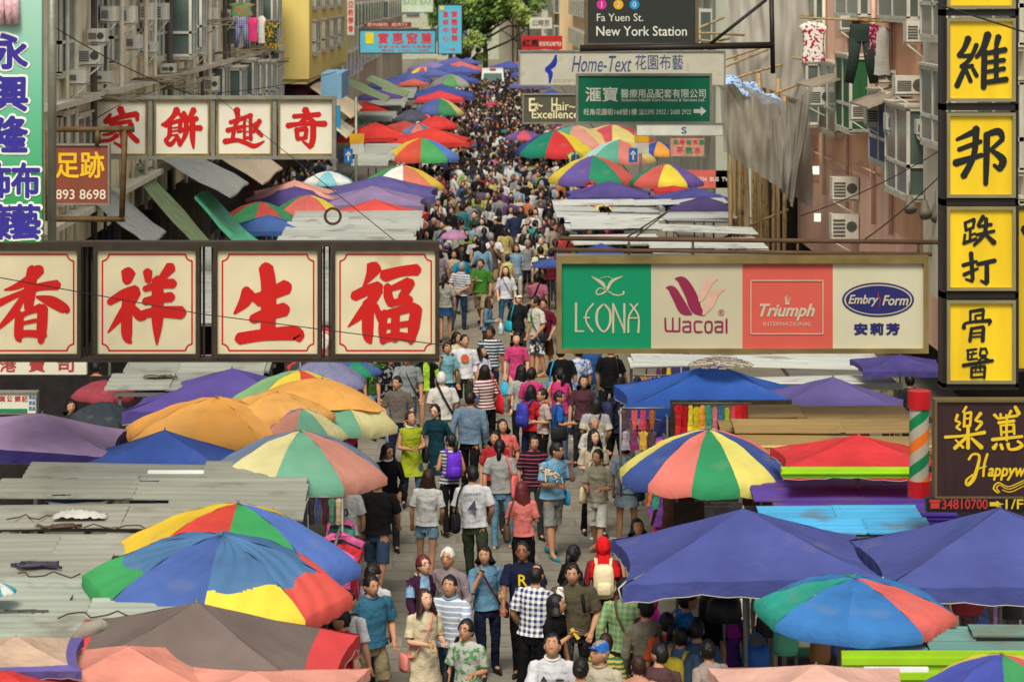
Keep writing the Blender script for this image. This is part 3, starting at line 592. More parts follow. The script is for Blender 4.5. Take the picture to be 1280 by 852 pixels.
def ac_unit(x, y, z, sx, w, h, d, label, group=None, fan=True):
    """box on brackets; (x,y,z) the lower inner near corner on the wall, sx = +1 sticks out towards +X"""
    r = thing('air_conditioner', label, 'air conditioner', (x, y, z), 0, group)
    m = MB(); x0, x1 = sorted((0, sx*w)); m.box(x0, x1, 0, d, .06, h); obj('casing', m, acm, r)
    g = MB(); n = 5
    for k in range(n): zz = .12+(h-.2)*k/n; g.box(x0+.06*w, x0+.5*w, -.012, -.001, zz, zz+(h-.2)/n*.55)
    obj('grille', g, acg, r)
    if fan:
        f = MB(); cx = x0+w*.74; cz = h*.55; rr = min(w*.2, h*.36); f.add([(cx+rr*math.cos(2*PI*k/12), -.006, cz+rr*math.sin(2*PI*k/12)) for k in range(12)], [tuple(range(12))]); f.box(cx-rr, cx+rr, -.014, -.008, cz-.012, cz+.012); f.box(cx-.012, cx+.012, -.014, -.008, cz-rr, cz+rr); obj('fan_guard', f, acg, r)
    b = MB(); b.tube([(0, .05, .02), (sx*w, .05, .02)], .02, 5); b.tube([(0, .05, -.35), (sx*w*.95, .05, .0)], .018, 5); b.tube([(0, d-.05, .02), (sx*w, d-.05, .02)], .02, 5); obj('bracket', b, alu, r)
    return r
def bay(parent, X, sx, y0, y1, z0, z1, out, pm=None, rails=True, col=None):
    """projecting window cage on a wall plane X; part of the building"""
    m = MB(); a, b = sorted((X, X+sx*out)); t = .035
    for yy in (y0, (y0+y1)/2, y1):
        for xx in ((a+t, b-t) if yy != (y0+y1)/2 else ((b-t) if sx > 0 else (a+t),)): m.box(xx-t, xx+t, yy-t, yy+t, z0, z1)
    for zz in (z0, z0+(z1-z0)*.35, z1): m.box(a, b, y0-t, y0+t, zz-t, zz+t); m.box(a, b, y1-t, y1+t, zz-t, zz+t); q = b-t if sx > 0 else a+t; m.box(q-t, q+t, y0, y1, zz-t, zz+t)
    f = obj('window_frame', m, alu, parent)
    g = MB(); g.box(a+t*1.2, b-t*1.2, y0+.01, y0+.02, z0+.03, z1-.03); q = b-t if sx > 0 else a+t; g.box(q-.008, q+.008, y0+.04, y1-.04, z0+.03, z1-.03); obj('pane', g, pm or glass, f)
    s = MB(); s.box(a-.05, b+.05, y0-.06, y1+.06, z1+.04, z1+.09); obj('hood', s, mat('stained_concrete', (196,188,166), .9, nz=.25, streak=3), f); s = MB(); s.box(a, b, y0, y1, z0-.1, z0-.04); obj('sill', s, mat('stained_concrete', (196,188,166), .9, nz=.25, streak=3), f)
def left_houses():
    rnd = random.Random(11)
    wallm = mat('grey_render', (230,214,182), .9, nz=.22, ns=.8, bump=.2, bs=12, streak=2, dirt=((92,84,68), .7, .56, .55))
    r = thing('tenement_building', 'weathered grey tenement on the left crowded with window cages and pipes', 'building', (-8.5, 75, 0))
    L = (-8.5, -75, 0)[0:2]
    def loc(o): o.location = (8.5, -75, 0); return o
    w = MB(); w.box(-18, -8.5, 46, 103, 3.2, 9.4); loc(obj('wall', w, wallm, r))
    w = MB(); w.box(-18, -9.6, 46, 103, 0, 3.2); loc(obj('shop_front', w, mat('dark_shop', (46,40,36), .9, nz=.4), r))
    hold = thing('tmp', 'x', 'x'); y = 50.5
    row = 0
    while y < 100:
        for zi, z in enumerate((4.25, 6.75)):
            if rnd.random() < .8:
                bay(hold, -8.5, 1, y+rnd.uniform(0, .3), y+1.5+rnd.uniform(0, .4), z+rnd.uniform(-.1, .2), z+1.7+rnd.uniform(-.1, .2), rnd.choice((.2, .5, .8)) if y > 58 else .12)
        y += rnd.uniform(2.0, 2.6)
    for c in list(hold.children): c.parent = r; loc(c)
    bpy.data.objects.remove(hold)
    for k in range(26):                                   # pipes, dark or pale, one part each
        y = 50.5+k*2+rnd.uniform(-.6, .6); p = MB(); o_ = rnd.uniform(.08, .3); rr = rnd.uniform(.04, .075)
        p.tube([(-8.5+o_, y, 3.2), (-8.5+o_, y, 9.3)], rr, 6)
        loc(obj('pipe', p, mat('pipe_pale', (208,200,176), .7, nz=.2) if rnd.random() < .65 else mat('pipe_dark', (84,78,68), .7, nz=.2), r))
    led = MB()
    for z in (3.9, 6.2, 8.7): led.box(-8.5, -8.1, 48, 103, z, z+.12)
    loc(obj('ledge', led, mat('stained_concrete', (196,188,166), .9, nz=.25, streak=3), r))
    n = 0
    for (x, y, w, h) in ((100,58,28,26), (178,4,16,24), (196,4,16,24), (215,6,16,22), (150,8,22,24), (128,8,20,22), (258,96,18,20), (275,98,14,18), (232,100,14,22), (300,110,14,14), (245,55,14,16), (318,38,14,14), (205,80,16,14), (290,80,12,12), (86,88,24,20), (112,36,22,20), (160,44,18,20), (182,52,16,16), (226,64,14,14), (240,20,14,16), (262,10,14,16), (284,12,12,16), (300,84,12,14), (316,92,12,12), (330,66,10,12), (330,100,10,10), (120,90,20,16)):
        Y = XY(x-4, -8.4); s = F/Y; q = W(x-4, y+h, Y)
        ac_unit(-8.38, Y, q.z, 1, w/s, h/s, .5, 'boxy air conditioner on the grey left tenement, '+ORD[n]+' largest of those hung on its face', 'air conditioners on the left tenement', fan=(n % 3 == 0)); n += 1
    # clutter racks
    for n, (x, y, l) in enumerate(((170,100,60), (205,112,40), (272,66,60), (330,78,30), (120,122,50), (250,28,40), (300,60,40))):
        Y = XY(x, -8.2); s = F/Y; m = MB(); a = W(x, y, Y)
        for k in range(4): m.tube([(a.x-.1, Y+k*.25, a.z+rnd.uniform(-.05, .05)), (a.x+l/s, Y+k*.25, a.z+rnd.uniform(-.15, .15))], .018, 5)
        for k in range(3): m.tube([(a.x+l/s*k/2.2, Y, a.z), (a.x+l/s*k/2.2, Y+.8, a.z)], .018, 5)
        m.tube([(a.x-.1, Y, a.z-.5), (a.x+l/s*.9, Y, a.z)], .015, 5)
        o = obj('drying_rack', m, mat('rack_rust', (120,108,84), .7, .3, nz=.3)); tag(o, 'metal drying rack jutting from the left tenement, '+ORD[n]+' of several', 'rack', 'drying racks on the left tenement'); recenter(o)
    # yellow block
    ym = mat('yellow_render', (214,190,110), .85, nz=.08, ns=1, streak=2)
    r = thing('yellow_building', 'yellow rendered house with an overhanging upper bay left of the blue signs', 'building', (-8, 115, 0))
    def loc2(o): o.location = (8, -115, 0); return o
    w = MB(); w.box(-20, -8.4, 104.2, 134, 0, 9.4); loc2(obj('wall', w, mat('dark_base', (84,56,44), .9, nz=.3), r))
    w = MB(); w.box(-12, -7.2, 104, 133, 4.9, 9.4); w.box(-12, -7.3, 104.1, 132, 4.7, 4.9); loc2(obj('upper_bay', w, ym, r))
    hold = thing('tmp', 'x', 'x')
    for z in (5.9, 7.8, 9.6):
        for y in (106, 112, 118, 124): bay(hold, -7.2, 1, y, y+3, z, z+1.3, .15)
    for c in list(hold.children): c.parent = r; loc2(c)
    bpy.data.objects.remove(hold)
    # houses further down the left
    specs = ((136, 165, -8.2, (196,180,140), 'cream tenement with rows of windows beyond the yellow house'), (166, 200, -8.6, (176,150,126), 'pinkish brown tenement behind the wide pale blue sign'), (201, 250, -8.2, (190,176,150), 'pale tenement far down the left side by the tree'))
    for (y0, y1, X, c, lab) in specs:
        r = thing('tenement_building', lab, 'building', (X, (y0+y1)/2, 0)); w = MB(); w.box(-25, X, y0, y1, 0, 9.4)
        o = obj('wall', w, mat('far_render_%d' % y0, tuple(min(235, v+14) for v in c), .9, nz=.2, ns=.6, streak=2, dirt=((110,100,84), .5, .58, .5)), r); o.location = (-X, -(y0+y1)/2, 0)
        for z in (3.6, 6.3, 9.0):
            y = y0+1.5
            while y < y1-3:
                m = MB(); m.box(X, X+.5, y, y+2.4, z, z+1.5); f = obj('window', m, alu, r); f.location = (-X, -(y0+y1)/2, 0)
                g = MB(); g.box(X+.06, X+.44, y-.02, y-.005, z+.12, z+1.38); g.box(X+.5, X+.515, y+.15, y+2.2, z+.12, z+1.38); p = obj('pane', g, glass, f); y += 4.2
    # flat blue shop sign boxes beside the yellow house
    m = MB(); a = W(418, 80, 100); m.box(-6.4, -5.6, 99, 104, 4.3, 5.3); o = obj('shop_canopy', m, mat('blue_canvas', (110,150,176), .7, nz=.1)); tag(o, 'faded blue box canopy at the foot of the yellow house', 'canopy'); recenter(o)
    m = MB(); m.box(-6.6, -5.6, 98, 98.3, 2.9, 4.1); o = obj('shop_sign', m, mat('cyan_sign', (20,130,180), .6)); tag(o, 'small bright blue sign below the faded blue box canopy', 'sign'); recenter(o)
def right_houses():
    rnd = random.Random(5)
    pink = mat('pink_render', (242,194,166), .85, nz=.12, ns=.8, bump=.15, bs=14, streak=2, dirt=((170,126,104), .8, .64, .35))
    r = thing('tenement_building', 'pink rendered tenement on the right with projecting windows and air conditioners', 'building', (9, 65, 0))
    def loc(o): o.location = (-9, -65, 0); return o
    w = MB(); w.box(9, 20, 50.5, 84, 1.3, 9.4); loc(obj('wall', w, pink, r))
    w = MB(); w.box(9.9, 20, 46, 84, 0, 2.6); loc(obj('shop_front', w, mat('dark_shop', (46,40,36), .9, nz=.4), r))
    om = mat('orange_render', (224,168,130), .85, nz=.1, ns=1)
    for (y0, y1, z0, z1) in ((52, 57, 6.3, 8.4), (60, 66, 4.1, 6.1), (60, 66, 7.3, 9.4), (69, 75, 3.3, 4.5), (52, 57, 3.2, 4.6), (69, 75, 6.2, 8.3)):
        m = MB(); m.box(8.985, 9, y0, y1, z0, z1); loc(obj('wall_panel', m, om, r))
    hold = thing('tmp', 'x', 'x')
    gm = mat('green_shutter', (38,92,52), .6, nz=.2, streak=6); bm = mat('blue_shutter', (52,66,110), .6, nz=.2, streak=6)
    for (y0, y1, z0, z1, o_, pm) in ((51.2, 54, 4.35, 6.1, .6, None), (55.2, 58, 4.7, 6.2, .35, bm), (60, 62.4, 5.2, 6.9, .5, gm), (64, 67, 4.9, 6.6, .3, None), (53, 57, 7.9, 9.5, .3, None), (60, 64, 7.9, 9.5, .3, None), (68, 72, 7.7, 9.5, .3, None), (69, 73, 4.9, 6.5, .4, None)):
        bay(hold, 9, -1, y0, y1, z0, z1, o_, pm)
    for c in list(hold.children): c.parent = r; loc(c)
    bpy.data.objects.remove(hold)
    for (y, o_, c) in ((59, .08, 0), (63.2, .1, 0), (67.5, .1, 1), (52.2, .1, 0), (56.4, .09, 0)):
        p = MB(); p.tube([(9-o_, y, 3.1), (9-o_, y, 9.3)], .05, 6); loc(obj('pipe', p, mat('pipe_pink', (216,176,154), .7, nz=.2) if not c else mat('pipe_pale', (208,200,176), .7, nz=.2), r))
    for (y, z) in ((58, 4.3), (62, 3.9), (66, 4.1)):
        m = MB(); m.tube([(8.9, y, z), (8.9, y+4, z)], .03, 5); loc(obj('pipe', m, mat('pipe_pink', (216,176,154), .7, nz=.2), r))
    n = 0
    for (x, y, w, h) in ((1041,268,28,34), (1042,222,27,30), (1066,128,24,24), (1085,133,26,26), (1110,142,30,24), (1010,110,28,24), (1121,95,34,26), (1135,26,22,30), (1163,55,18,30), (1148,150,20,22), (1120,172,20,20), (1052,20,20,20), (1096,88,20,18)):
        Y = XY(x+w+6, 9); s = F/Y; q = W(x+w, y+h, Y)
        ac_unit(q.x+.05 if False else 9-.03, Y, q.z, -1, (w+6)/s, h/s, .45, 'boxy air conditioner on the right hand wall, '+ORD[n]+' counting up from the lowest', 'air conditioners on the right hand wall'); n += 1
    # small tin canopies over the windows
    cm = mat('tin_canopy', (160,146,126), .7, .2, nz=.25, streak=4, dirt=((100,80,60), 3, .55, .6))
    for n, (x0, x1, y0, y1) in enumerate(((1012,1075,92,108), (1085,1142,112,134))):
        Y = XY(x1, 9); s = F/Y; m = MB(); X0, X1 = W(x0, 0, Y).x, 9; z1, z0 = W(0, y0, Y).z, W(0, y1, Y).z
        for k in range(6):
            ya = Y+k*.45; m.add([(X0, ya, z0), (X0, ya+.44, z0), (X1, ya+.44, z1), (X1, ya, z1), (X0, ya, z0-.04), (X0, ya+.44, z0-.04), (X1, ya+.44, z1-.04), (X1, ya, z1-.04)], [(0,1,2,3)[::-1], (4,5,6,7), (0,3,7,4), (0,4,5,1), (1,5,6,2)])
        o = obj('tin_canopy', m, cm); tag(o, ('sloping tin canopy above the green shuttered window', 'sloping tin canopy above the blue shuttered window')[n], 'canopy'); recenter(o)
    # cream strip house and far right neighbour
    r = thing('tenement_building', 'cream tenement behind the yellow sign column at the right', 'building', (9.3, 44, 0)); w = MB(); w.box(8.6, 20, 36, 50.4, 2.6, 9.4)
    o = obj('wall', w, mat('cream_render', (212,202,176), .85, nz=.12, ns=1, streak=2, dirt=((130,116,90), .9, .58, .5)), r); o.location = (-9.3, -44, 0)
    hold = thing('tmp', 'x', 'x')
    for (y0, y1, z0, z1) in ((47, 49.6, 5.6, 7.0), (41, 44, 5.6, 7.0), (47, 49.6, 7.6, 9.4), (41, 44, 7.6, 9.4), (41, 45, 3.6, 5.1)): bay(hold, 8.6, -1, y0, y1, z0, z1, .2)
    for c in list(hold.children): c.parent = r; c.location = (-9.3, -44, 0)
    bpy.data.objects.remove(hold)
    specs = ((96, 130, 8.6, (150,152,134), 'greenish clad building behind the bamboo scaffold'), (131, 190, 9.2, (180,160,130), 'tan tenement behind the station sign'), (192, 250, 8.4, (214,182,130), 'yellowish far tenement right of the tree'), (252, 300, 7.2, (196,170,128), 'farthest tan tenement right of the tree'))
    for (y0, y1, X, c, lab) in specs:
        r = thing('tenement_building', lab, 'building', (X, (y0+y1)/2, 0)); w = MB(); w.box(X, 28, y0, y1, 0, 9.4)
        o = obj('wall', w, mat('far_render_%d' % y0, tuple(min(235, v+14) for v in c), .9, nz=.2, ns=.6, streak=2, dirt=((110,100,84), .5, .6, .4)), r); o.location = (-X, -(y0+y1)/2, 0)
        for z in (3.6, 6.3, 9.0):
            y = y0+1.5
            while y < y1-3:
                m = MB(); m.box(X-.5, X, y, y+2.4, z, z+1.5); f = obj('window', m, alu, r); f.location = (-X, -(y0+y1)/2, 0)
                g = MB(); g.box(X-.44, X-.06, y-.02, y-.005, z+.12, z+1.38); g.box(X-.515, X-.5, y+.15, y+2.2, z+.12, z+1.38); obj('pane', g, glass, f); y += 4.2
    # far cross blocks closing the street
    r = thing('concrete_building', 'grey concrete block standing at the end of the street', 'building', (3.4, 262, 0)); w = MB(); w.box(1.3, 5.6, 260, 268, 0, 30); o = obj('wall', w, mat('far_concrete', (166,160,142), .9, nz=.15, streak=2), r); o.location = (-3.4, -262, 0)
    w = MB(); w.box(2.6, 2.75, 259.9, 260, 0, 30); w.box(4.2, 4.35, 259.9, 260, 0, 30); o = obj('seam', w, mat('dark_base', (84,56,44), .9, nz=.3), r); o.location = (-3.4, -262, 0)
    r = thing('concrete_building', 'pale block behind the tree at the far end', 'building', (-2, 322, 0)); w = MB(); w.box(-26, 26, 320, 330, 0, 40); o = obj('wall', w, mat('far_pale', (170,172,150), .9, nz=.2), r); o.location = (2, -322, 0)
    for z in (2.5, 5.5, 8.5, 11.5):
        for x in range(-10, 12, 3):
            m = MB(); m.box(x, x+1.6, 319.8, 320, z, z+1.5); o = obj('window', m, glass, r); o.location = (2, -322, 0)
def scaffold():
    rnd = random.Random(9); bam = mat('bamboo', (166,142,98), .7, nz=.3, ns=6, streak=5, dirt=((90,66,36), 5, .55, .7))
    r = thing('bamboo_scaffold', 'bundle of upright bamboo scaffold poles with slanting ties on the right', 'scaffold', (6.9, 72, 0))
    for k in range(26):
        x = rnd.uniform(912, 990) if k > 8 else 914+k*6+rnd.uniform(-2, 2); Y = rnd.uniform(69, 75); a = W(x, 0, Y).x
        m = MB(); dx = rnd.uniform(-.12, .12); h = rnd.uniform(4.4, 6.4); pts = [(a+dx*i/6+rnd.uniform(-.02, .02), Y, h*i/6) for i in range(7)]
        m.tube(pts, rnd.uniform(.04, .06), 6); o = obj('bamboo_pole', m, bam, r); o.location = (-6.9, -72, 0)
    for (a, b) in (((860,92), (950,60)), ((845,50), (905,22)), ((846,68), (905,112)), ((880,110), (1010,72)), ((870,100), (960,62)), ((845,42), (930,44)), ((850,48), (925,58)), ((868,118), (905,80)), ((820,72), (912,48)), ((1000,20), (1140,22)), ((990,72), (1150,96)), ((880,60), (930,140)), ((960,120), (1030,96)), ((900,300), (985,262))):
        m = MB(); pa, pb = W(a[0], a[1], 69), W(b[0], b[1], 70); m.tube([pa, pa.lerp(pb, .5)+Vector((0,0,.03)), pb], .035, 6); o = obj('bamboo_pole', m, bam, r); o.location = (-6.9, -72, 0)
    for k in range(9):
        x = 925+k*12+rnd.uniform(-3, 3); m = MB(); a = W(x, 120, 74); m.tube([(a.x, 74, a.z-1), (a.x+rnd.uniform(-.1, .1), 74, a.z+1), (a.x+rnd.uniform(-.1, .1), 74, 9.6)], .04, 6); o = obj('bamboo_pole', m, bam, r); o.location = (-6.9, -72, 0)
    # nets
    def net(label, quad, Y0, Y1, folds, m, nu=44, nv=34, amp=.25, name='scaffold_net'):
        (tl, tr, br, bl) = quad; mb = MB(); vs = []
        for j in range(nv+1):
            v = j/nv
            for i in range(nu+1):
                u = i/nu
                x = (tl[0]*(1-u)+tr[0]*u)*(1-v)+(bl[0]*(1-u)+br[0]*u)*v; y = (tl[1]*(1-u)+tr[1]*u)*(1-v)+(bl[1]*(1-u)+br[1]*u)*v+6*math.sin(u*PI)*(1-v)
                p = W(x, y, Y0+(Y1-Y0)*u); n_ = noise.noise(Vector((u*folds, v*2.2, 3)))
                p.y += amp*math.sin(u*folds*2+v*2)*(.4+v)+n_*amp*2; p.x += n_*.12*v; vs.append(p)
        w = nu+1; mb.add(vs, [(j*w+i, j*w+w+i, j*w+w+i+1, j*w+i+1) for j in range(nv) for i in range(nu)], 0, True)
        o = obj(name, mb, m); tag(o, label, 'net'); recenter(o)
    nm = mat('grey_net', (140,133,122), .95, nz=.1, ns=3, streak=4, alpha=.8, spec=.05, dirt=((112,104,92), .8, .58, .5)); nm2 = mat('pale_net', (176,170,158), .95, nz=.2, ns=2, streak=3, alpha=.94, spec=.05)
    net('grey scaffold net sagging in folds above the bamboo poles', ((898,88), (1012,135), (1016,262), (905,190)), 68, 66, 17, nm, amp=.09)
    net('narrow end of grey net hanging like a tail beside the lit shop', ((965,150), (1018,100), (992,262), (975,235)), 65.5, 65, 9, nm, amp=.08)
    net('pale scaffold net climbing out of the frame at the top right', ((904,-40), (1030,-40), (1026,135), (915,95)), 71, 69, 13, nm2, amp=.1)
    m = MB(); vs = []
    for i in range(25):
        u = i/24; x = 898+82*u; y = 90+38*u+3*math.sin(u*20)
        for k in range(4): p = W(x, y-4+5*k+2*math.sin(u*9+k), 67.6-.1*k); vs.append(p)
    m.add(vs, [(i*4+k, i*4+k+1, i*4+k+5, i*4+k+4) for i in range(24) for k in range(3)], 0, True)
    o = obj('tarpaulin_strip', m, mat('blue_white_tarp', (170,190,210), .7, kind='x', c2=(52,110,170))); tag(o, 'rumpled blue and white tarpaulin strip along the top of the grey net', 'tarpaulin'); recenter(o)
    for (x, y, lab) in ((1022,272,'lower'), (1020,213,'upper')):
        m = MB(); pane(m, x-4, y-5, x+4, y+5, 67, .08); o = obj('shop_lamp', m, mat('lamp_white', (250,255,235), .4, emit=.7)); tag(o, 'small glowing white shop lamp, the %s of two under the net' % lab, 'lamp'); recenter(o)
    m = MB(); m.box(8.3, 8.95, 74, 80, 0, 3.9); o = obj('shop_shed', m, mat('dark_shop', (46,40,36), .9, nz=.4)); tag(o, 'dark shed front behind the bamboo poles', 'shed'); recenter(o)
    for n, (x, y) in enumerate(((1137,255), (1156,262), (1170,266))):
        m = MB(); p = W(x, y, 49); m.tube([p+Vector((0,0,.18)), p, p+Vector((0,-.12,-.1))], [.05, .1, .13], 8); m.tube([p+Vector((0,0,.15)), p+Vector((0,.05,.42))], .015, 5); o = obj('floodlight', m, mat('lamp_grey', (110,104,92), .5)); tag(o, 'small grey floodlight hanging left of the yellow sign column, %s of three' % ORD[n], 'floodlight', 'floodlights'); recenter(o)
def garment_mb(w, h, kind='shirt', seed=0, th=.05):
    """a hanging garment about w wide and h tall, hook point at the origin, facing -Y"""
    mb = MB()
    if kind == 'shirt': rows = [(0,.16), (.05,.3), (.12,.5), (.3,.36), (.6,.34), (1,.4)]
    elif kind == 'dress': rows = [(0,.1), (.05,.26), (.15,.3), (.4,.24), (.7,.38), (1,.5)]
    else: rows = [(0,.24), (.06,.27), (.3,.3), (.55,.27), (.8,.2), (1,.2)]
    n = 10; vs = []
    for j, (v, hw) in enumerate(rows):
        for i in range(n):
            a = 2*PI*i/n; vs.append((w*hw*math.cos(a), th*math.sin(a)*(1+.5*math.sin(seed+i*2+j)), -h*v+.01*math.sin(i*3+seed)))
    fs = [(j*n+i, j*n+(i+1) % n, j*n+n+(i+1) % n, j*n+n+i) for j in range(len(rows)-1) for i in range(n)]
    mb.add(vs, [f[::-1] for f in fs], 0, True)
    return mb
def legs_mb(w, h):
    mb = MB(); mb.rings([(0,0,0,w*.3,.06), (0,0,-h*.12,w*.33,.07), (0,0,-h*.3,w*.36,.08)], 12, capt=True)
    for s in (-1, 1): mb.tube([(s*w*.17,0,-h*.24), (s*w*.22,0,-h*.6), (s*w*.34,0.02,-h)], [(w*.18,.07), (w*.15,.05), (w*.13,.04)], 9)
    return mb
def laundry():
    pole = MB(); a, b = W(1000, 22, 56), W(1125, 28, 56); pole.tube([a, b], .025, 6); pole.tube([W(1060, 24, 56), Vector((9, 57, W(0,24,56).z))], .02, 5)
    o = obj('laundry_pole', pole, mat('bamboo', (166,142,98), .7, nz=.3, ns=6, streak=5, dirt=((90,66,36), 5, .55, .7))); tag(o, 'laundry pole reaching out from the pink wall', 'pole'); recenter(o)
    for (x, y, w, h, k, c, c2, kind, lab) in ((1017,27,34,50,'shirt','white',(170,40,50),'blotch','pale shirt with red print drying on the right laundry pole'), (1077,30,46,74,'legs',(38,52,44),None,None,'dark green trousers drying on the right laundry pole'), (1102,34,26,60,'shirt','lgrey',None,None,'white vest drying beside the dark green trousers'), (1090,30,24,40,'shirt','maroon',(220,120,160),'blotch','maroon flowered top drying behind the trousers'),
            (302,22,22,38,'legs',(52,60,100),(150,150,180),'plaid','blue checked trousers drying on the left tenement'), (316,22,14,30,'shirt','pink',None,None,'pink top drying on the left tenement'), (338,26,22,36,'shirt',(44,64,44),(190,150,40),'blotch','dark green patterned shirt drying near the yellow house'), (327,20,10,34,'shirt','white',None,None,'narrow white cloth drying on the left tenement'), (302,4,34,16,'shirt',(60,140,90),(200,60,50),'blotch','red and green sheet hung above the left laundry')):
        Y = 56 if x > 600 else XY(x, -7.6); s = F/Y; mb = legs_mb(w/s, h/s) if k == 'legs' else garment_mb(w/s/.9, h/s, 'shirt', x)
        o = obj('drying_garment', mb, mat('laundry_'+str(kind)+str(c2), None, .9, nz=.15, kind=kind, c2=c2 or (200,200,200), bump=.5)); o.color = lin(P[c] if isinstance(c, str) else c); o.location = W(x, y, Y); tag(o, lab, 'garment')
def awnings():
    tin = mat('grey_tin', (146,148,140), .6, .3, nz=.2, ns=3, streak=3, dirt=((110,90,66), 2, .6, .6))
    def aw(label, X0, X1, Y0, Y1, z1, z0, m, n=8, sag=0, name='awning', cat='awning'):
        """strips from the wall (X0, z1) down to the outer edge (X1, z0)"""
        r = thing(name, label, cat, (X0, (Y0+Y1)/2, min(z0, z1)))
        st = (Y1-Y0)/n
        for k in range(n):
            mb = MB(); ya = Y0+k*st; vs = []
            for i in range(6):
                u = i/5; x = X0+(X1-X0)*u; z = z1+(z0-z1)*u-sag*math.sin(PI*u)+.03*math.sin(u*9+k)
                for (yy, zz) in ((ya, 0), (ya+st*.25, .035), (ya+st*.75, .035), (ya+st*.98, 0), (ya+st*.98, -.02), (ya, -.02)): vs.append((x, yy, z+zz))
            fs = [(i*6+j, i*6+(j+1) % 6, i*6+6+(j+1) % 6, i*6+6+j) for i in range(5) for j in range(6)]+[tuple(range(6)), tuple(range(30, 36))[::-1]]
            mb.add(vs, fs); o = obj('roof_strip', mb, m, r); o.location = (-X0, -(Y0+Y1)/2, -min(z0, z1))
        return r
    grn = mat('green_canvas', (118,134,96), .8, nz=.12, ns=3, streak=2, dirt=((90,90,66), 2, .6, .5))
    aw('long faded green awning sloping down between the two character rows', -8.5, -6.75, 61, 63.4, 4.15, 2.2, grn, 4)
    aw('grey tin awning beyond the faded green one', -8.3, -6.4, 64, 69, 4.35, 3.3, tin, 8)
    aw('grey tin awning below the brown foot sign', -8.4, -7.0, 53, 56, 4.3, 3.2, tin, 5)
    aw('pale plank wall of an awning in front of the laundry house', -8.5, -6.2, 71, 78, 4.6, 3.1, mat('pale_plank', (176,160,136), .8, nz=.2, streak=4), 9)
    aw('bright green crumpled tarpaulin above the blue canopy', -7.3, -5.7, 64, 67, 3.3, 1.75, mat('green_tarp', (82,172,128), .6, nz=.25, ns=5, bump=.8, bs=5), 6, .12, 'tarpaulin', 'tarpaulin')
    aw('dark red awning at the foot of the yellow house', -8.4, -6.7, 106, 112, 4.5, 4.0, mat('dark_red_canvas', (120,36,32), .8), 4)
    aw('beige awning under the yellow bay', -7.3, -5.6, 106, 116, 4.5, 3.2, mat('beige_canvas', (206,186,150), .8, nz=.15), 7)
    aw('dull green awning far along the left side', -7.0, -4.8, 122, 128, 4.2, 3.2, grn, 5)
    aw('grey green awning under the wide pale blue sign', -6.2, -4.2, 132, 140, 3.9, 3.0, grn, 5)
    aw('cream awning above the blue shop at the left', -6.6, -5.3, 97, 103, 4.0, 2.9, mat('cream_canvas', (200,190,160), .8, nz=.15), 6)
    # lowest left walls (brown cloths and shutters seen under the foot sign)
    for n, (x0, x1, y0, y1, Y, c, lab) in enumerate(((70,104,262,303,57,(150,126,96),'crumpled brown cloth hung below the foot sign'), (130,190,200,262,66,(150,112,104),'reddish brown shutter behind the faded green awning'), (104,150,262,303,58,(60,60,70),'dark shuttered stall front below the foot sign'), (200,262,228,300,74,(120,110,92),'grey brown board wall under the tin awning'))):
        m = MB(); pane(m, x0, y0, x1, y1, Y, .1); 
        for k in range(6): x = x0+(x1-x0)*k/6; pane(m, x, y0, x+2, y1, Y, .05, 0, -.05)
        o = obj('wall_panel', m, mat('panel_%d' % n, c, .85, nz=.25, ns=4, bump=.4, streak=4)); tag(o, lab, 'panel'); recenter(o)
def tree(label, x, y, Y, rad, zc, seed, dense=1.0, trunk=True):
    rnd = random.Random(seed); s = F/Y; cx = (x-CX)/s
    r = thing('street_tree', label, 'tree', (cx, Y, 0)); m = MB(); 
    m.tube([(0,0,0), (.1,0,zc*.35), (-.1,0,zc*.65), (0,0,zc)], [.28,.22,.18,.1], 8)
    bark = mat('bark', (70,58,46), .9, nz=.3, bump=.6, bs=10)
    o = obj('trunk', m, bark, r)
    lb = MB()
    for k in range(9):
        a = rnd.uniform(0, 2*PI); l = rad*rnd.uniform(.6, .95); z0 = zc*rnd.uniform(.35, .7)
        lb.tube([(0,0,z0), (math.cos(a)*l*.5, math.sin(a)*l*.4, z0+rnd.uniform(.6, 1.6)), (math.cos(a)*l, math.sin(a)*l*.8, z0+rnd.uniform(.8, 3))], [.12,.08,.03], 6)
    obj('limbs', lb, bark, r)
    mats = [mat('leaves_mid', (104,134,58), .8, nz=.3), mat('leaves_light', (150,172,84), .8, nz=.3), mat('leaves_dark', (58,88,38), .8, nz=.3)]
    cr = MB(); cl = []
    for k in range(int(58*dense)):
        a = rnd.uniform(0, 2*PI); e = rnd.uniform(-.75, 1); q = rad*rnd.uniform(.35, 1)
        cl.append((q*math.cos(a)*math.sqrt(1-min(.96, e*e)), q*math.sin(a)*math.sqrt(1-min(.96, e*e))*.8, zc+q*e*.8, rnd.uniform(.5, 1.25)*rad/5, rnd.choice((0, 0, 1, 1, 2))))
    for (a, b, c, q, mi) in cl:
        for k in range(190):
            d = Vector((rnd.gauss(0, 1), rnd.gauss(0, 1), rnd.gauss(0, .8))).normalized()*q*rnd.uniform(.5, 1.15); p = Vector((a, b, c))+d
            n = (d.normalized()+Vector((rnd.uniform(-1, 1), rnd.uniform(-1, 1), rnd.uniform(-.2, 1.2)))).normalized(); u = n.orthogonal().normalized(); w = n.cross(u); l = rnd.uniform(.12, .24)*rad/5
            m_ = mi if rnd.random() < .75 else rnd.choice((0, 1, 2))
            cr.add([p-u*l*1.6, p+w*l*.7, p+u*l*1.6, p-w*l*.7], [(0,1,2,3)], m_)
    obj('crown', cr, mats, r)
